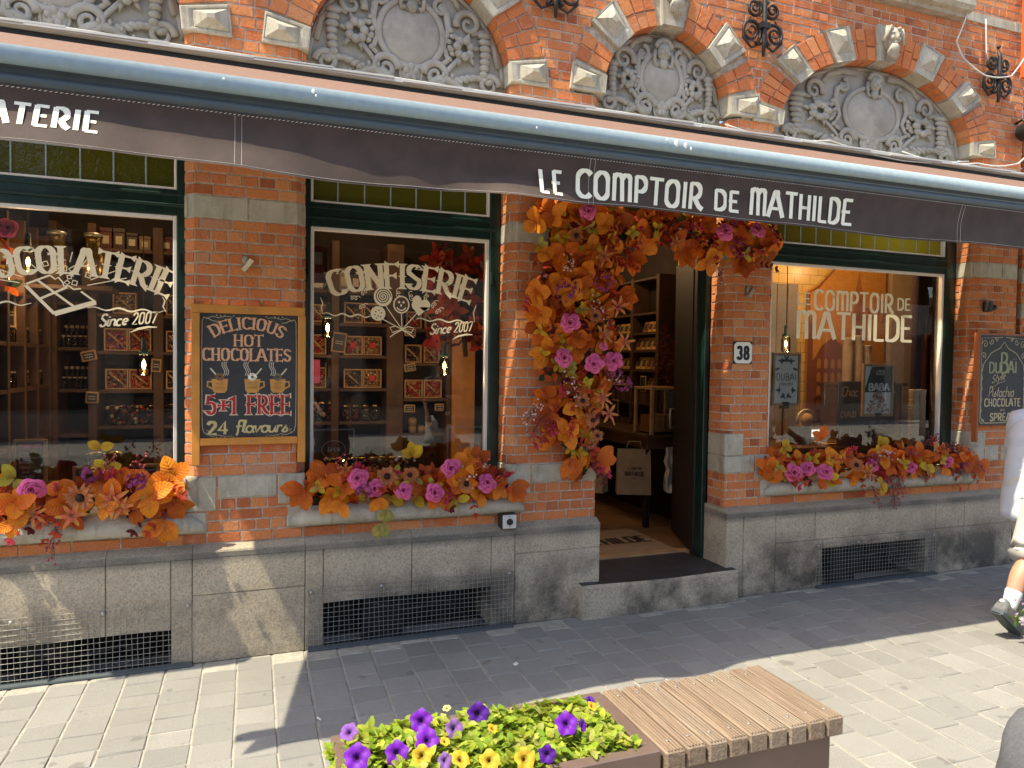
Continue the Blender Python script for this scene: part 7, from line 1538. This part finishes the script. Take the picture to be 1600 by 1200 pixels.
mb.build('plumes', 'leaf', sp)
# ------------------------------------------------------------------ coffee counter behind the right window
ct = thing('coffee_counter', (5.2, .95, ZF), 'dark coffee counter behind the right window', 'counter'); mb = MB(); mb.box(3.85, 6.8, .75, 1.5, .90, .94, .004); mb.box(3.85, 6.8, .80, 1.5, ZF, .899); mb.build('worktop', 'shop_wood', ct)
lg = MB(); lg.box(3.60, 5.61, .245, .66, .86, .90, .004); tag(lg.build('display_ledge', 'shop_wood'), 'dark wooden display ledge behind the right sill', 'ledge')
cb_ = thing('plank_cupboard', (4.7, 1.45, .94), 'grey plank cupboard on the counter at the left of the right window', 'cupboard'); mb = MB()
for i in range(6): mb.box(4.28+.13*i, 4.405+.13*i, 1.40, 1.58, .95, 2.46+.004*(i % 2), .004, col=jit((.20, .17, .15)))
mb.build('planks', 'printed', cb_); mb = MB()
for z in (1.62, 2.12): mb.box(4.55, 4.66, 1.385, 1.398, z, z+.12, .004)
mb.build('chalk_tag', 'light_wood', cb_)
pc = thing('wall_picture', (5.95, 1.55, 1.2), 'tall brown toned print of old towers on the yellow tiles', 'picture')
mb = MB(); mb.poly([(5.34, 1.585, 1.10), (6.42, 1.585, 1.10), (6.42, 1.585, 2.72), (5.70, 1.585, 2.72), (5.62, 1.585, 2.62), (5.48, 1.585, 2.50), (5.34, 1.585, 2.44)], col=(.52, .22, .035)); fr_ = mb.build('sheet', 'printed', pc)
mb = MB(); DKP = (.20, .055, .015); MDP = (.34, .12, .025); Y = 1.583
def pp(pts, c, e): mb.poly([(5.34+p[0], Y-e, 1.10+p[1]) for p in pts], col=c)
pp([(.62, .02), (.62, 1.0), (.60, 1.02), (.60, 1.15), (.62, 1.17), (.62, 1.32), (.66, 1.45), (.68, 1.60), (.70, 1.45), (.74, 1.32), (.74, 1.17), (.76, 1.15), (.76, 1.02), (.74, 1.0), (.74, .02)], MDP, 0)
pp([(.06, .02), (.06, .60), (.12, .66), (.20, .78), (.34, .86), (.48, .78), (.60, .74), (.60, .02)], DKP, .001); pp([(.02, .02), (.02, .9), (.05, 1.1), (.08, .9), (.08, .02)], DKP, .002)
for i in range(5):
    for k in range(4): pp([(.14+.09*i, .12+.14*k), (.19+.09*i, .12+.14*k), (.19+.09*i, .2+.14*k), (.165+.09*i, .225+.14*k), (.14+.09*i, .2+.14*k)], (.44, .18, .03), .003)
for k in range(6): pp([(.655, .2+.17*k), (.705, .2+.17*k), (.705, .3+.17*k), (.68, .33+.17*k), (.655, .3+.17*k)], DKP, .003)
put_text(mb, 'Truffel', 6.25, 2.17, .20, .62, Y-.006, .10, .08, slant=.2, gap=.0, col=(.30, .09, .03)) if 'T' in G else None
stroke(mb, [(5.36, 1.12), (6.40, 1.12), (6.40, 2.70), (5.71, 2.70), (5.48, 2.48), (5.36, 2.42), (5.36, 1.12)], .022, Y, .004, col=DKP)
mb.build('print', 'printed', fr_)
bw = MB(); bw.box(6.43, 6.84, 1.54, 1.60, .95, 3.0, .004); tag(bw.build('wall_panel', 'kraft'), 'beige wall panel at the right behind the shop lettering', 'panel')
cu_ = MB()
for i in range(9): cu_.lathe((5.70+.055*i, .62+.012*(i % 2), .905), [(.034, 0), (.034+.006*(i % 2), 2.2)], 10)
tag(cu_.build('curtain', 'plum_cloth'), 'dark plum curtain at the right end of the right window', 'curtain')
ab = thing('menu_stand', (5.12, .62, .90), 'black chalk menu reading chocolat chaud standing behind the white poster', 'sign')
mb = MB(); mb.box(4.80, 5.46, .60, .615, .96, 1.53, .003); mb.build('board', 'chalkboard', ab); mb = MB(); mb.box(4.80, 5.46, .58, .66, .90, .959, .003); mb.build('foot', 'shop_wood', ab)
mb = MB(); GY = (.45, .38, .26); put_text(mb, 'Choc', 4.92, 1.40, .085, .19, .5985, .10, .08, slant=.2, gap=.02, col=GY); put_text(mb, 'olat', 5.36, 1.385, .075, .16, .5985, .10, .08, slant=.2, gap=.02, col=GY); put_text(mb, 'CHAUD', 4.91, 1.215, .05, .17, .5985, .16, .12, gap=.15, col=GY); put_text(mb, 'CHAUD', 5.33, .985, .055, .2, .5985, .16, .12, gap=.15, col=GY); put_text(mb, 'CHAI', 4.90, 1.05, .05, .15, .5985, .16, .12, gap=.15, col=GY)
stroke(mb, [(5.28, 1.18), (5.285, 1.13), (5.30, 1.11), (5.34, 1.11), (5.355, 1.13), (5.36, 1.18), (5.28, 1.18)], .005, .5985, 0, col=GY); stroke(mb, [(5.36, 1.165), (5.38, 1.16), (5.375, 1.135), (5.355, 1.13)], .004, .5985, .001, col=GY)
mb.build('writing', 'printed', ab)
def framed(x0, x1, y, z0, z1, label, draw, post):
    t = thing('framed_poster', ((x0+x1)/2, y, .90), label, 'poster'); b = .022; mb = MB()
    mb.box(x0, x0+b, y-.012, y+.012, z0, z1, .002); mb.box(x1-b, x1, y-.012, y+.012, z0, z1, .002); mb.box(x0+b, x1-b, y-.0115, y+.012, z1-b, z1, .002); mb.box(x0+b, x1-b, y-.0115, y+.012, z0, z0+b, .002); mb.build('frame', 'light_wood', t)
    mb = MB(); quady(mb, y-.001, x0+b, x1-b, z0+b, z1-b); s_ = mb.build('sheet', 'paper', t); mb = MB(); draw(mb, (x0+x1)/2, y-.002, z0, z1); mb.build('print', 'printed', s_)
    mb = MB(); mb.tube([(post, y+.02, z0+.05), (post, y+.02, .90)], .008, 6); mb.box(post-.03, post+.03, y-.015, y+.03, z0-.02, z0+.03); mb.build('stand', 'black', t)
def d1(mb, cx, y, z0, z1):
    TL, DK = (.16, .30, .28), (.06, .09, .09); zc = (z0+z1)/2+.015
    for i in range(22):
        a = R(i*360/22); 
        if abs(math.cos(a)) > .92: continue
        p = Vector((cx+.075*math.cos(a), y, zc+.135*math.sin(a))); leaf(mb, p, Vector((math.cos(a+.9*(1 if i % 2 else -1)), 0, math.sin(a+.9*(1 if i % 2 else -1)))), Vector((0, -1, 0)), .055, .022, jit(TL, .3), curl=0, cup=0, nv=3)
    put_text(mb, 'DUBAI', cx, zc-.022, .052, .19, y-.0015, .10, .08, gap=.2, col=DK); put_text(mb, 'chocolat', cx, zc-.062, .032, .13, y-.0015, .10, .08, slant=.2, gap=.05, col=TL); put_text(mb, 'MATHILDE', cx, z1-.07, .018, .07, y-.0015, .2, .15, gap=.15, col=DK)
def d2(mb, cx, y, z0, z1):
    DK = (.045, .055, .05); mb.poly([(cx-.15, y, z0+.2), (cx+.15, y, z0+.2), (cx+.15, y, z1-.024), (cx-.07, y, z1-.024)], col=DK)
    put_text(mb, 'BABA', cx+.01, z0+.215, .055, .22, y-.003, .30, .2, gap=.12, col=(.80, .78, .72)); put_text(mb, 'LE COMPTOIR', cx+.02, z1-.07, .016, .09, y-.003, .2, .15, gap=.15, col=(.6, .58, .5)); put_text(mb, 'MATHILDE', cx+.02, z1-.095, .018, .09, y-.003, .2, .15, gap=.15, col=(.6, .58, .5))
    for i in range(150):
        v = U(0, 1)**1.3; w = .135*(1-v*.75); disc(mb, cx+U(-w, w), z0+.035+.165*v, U(.007, .014), U(.006, .012), y-.0012-.0001*(i % 9), 7, col=jit(rnd.choice(((.55, .30, .20), (.62, .42, .32), (.42, .18, .10), (.70, .55, .45))), .2))
framed(3.79, 4.062, .262, 1.345, 1.762, 'framed poster with green leaf wreath reading Dubai at the left of the right window', d1, 3.92)
framed(4.71, 5.045, .266, 1.25, 1.688, 'framed poster of a sugared bun reading BABA in the middle of the right window', d2, 4.88)
def cups(x, y, z, n, r, lab, grp):
    t = thing('cup_stack', (x, y, z), lab, 'paper cups', grp); zz = z
    for i in range(n):
        mb = MB(); top = (i == n-1); h = .024 if not top else .09; mb.lathe((x, y, zz), [(r*.86, 0), (r*.99, h*.92), (r*1.03, h*.94), (r*1.03, h)], 16, col=(.62, .53, .42)); mb.build('cup', 'cup_paper', t); zz += h
cups(5.345, .315, .90, 21, .042, 'tall stack of beige paper cups by the right window frame, left one', 'stacks of paper cups'); cups(5.438, .325, .90, 21, .042, 'tall stack of beige paper cups closest to the right window frame', 'stacks of paper cups')
for i, (x, z, n, lab) in enumerate(((5.60, 1.50, 16, 'grey cup stack behind the poster, left of three'), (5.73, 1.50, 17, 'grey cup stack behind the poster, middle of three'), (5.84, 1.50, 13, 'grey cup stack behind the poster, right of three'))): cups(x, 1.30, z, n, .052, lab, 'stacks of paper cups')
sh3 = MB(); sh3.box(5.4, 6.3, 1.2, 1.5, 1.47, 1.499, .003); sh3.box(5.42, 5.46, 1.25, 1.45, .94, 1.469); sh3.box(6.24, 6.28, 1.25, 1.45, .94, 1.469); tag(sh3.build('cup_shelf', 'shop_wood'), 'dark shelf holding the grey cup stacks', 'shelf')
hp = thing('coffee_grinder', (4.75, 1.0, .94), 'coffee grinder with a round wooden lid on the counter', 'grinder'); mb = MB(); mb.box(4.68, 4.82, .92, 1.08, .94, 1.10, .01); mb.build('base', 'black', hp); mb = MB(); mb.lathe((4.75, .90, 1.17), [(.06, .0), (.062, .02), (.0, .025)], 20, 'y'); mb.build('lid', 'light_wood', hp); mb = MB(); mb.tube([(4.75+.10*math.cos(R(a)), .93, 1.16+.10*math.sin(R(a))) for a in range(0, 200, 15)], .012, 7); mb.build('ring', 'steel', hp)
tr_ = thing('menu_tray', (4.95, .85, .94), 'wooden tray of cards on the counter right of the grinder', 'tray'); mb = MB(); mb.box(4.88, 5.25, .78, .98, .945, .965, .004); mb.build('tray', 'light_wood', tr_); mb = MB(); mb.box(4.92, 5.20, .80, .95, .966, .972, 0, col=(.1, .07, .05)); mb.build('card', 'printed', tr_)
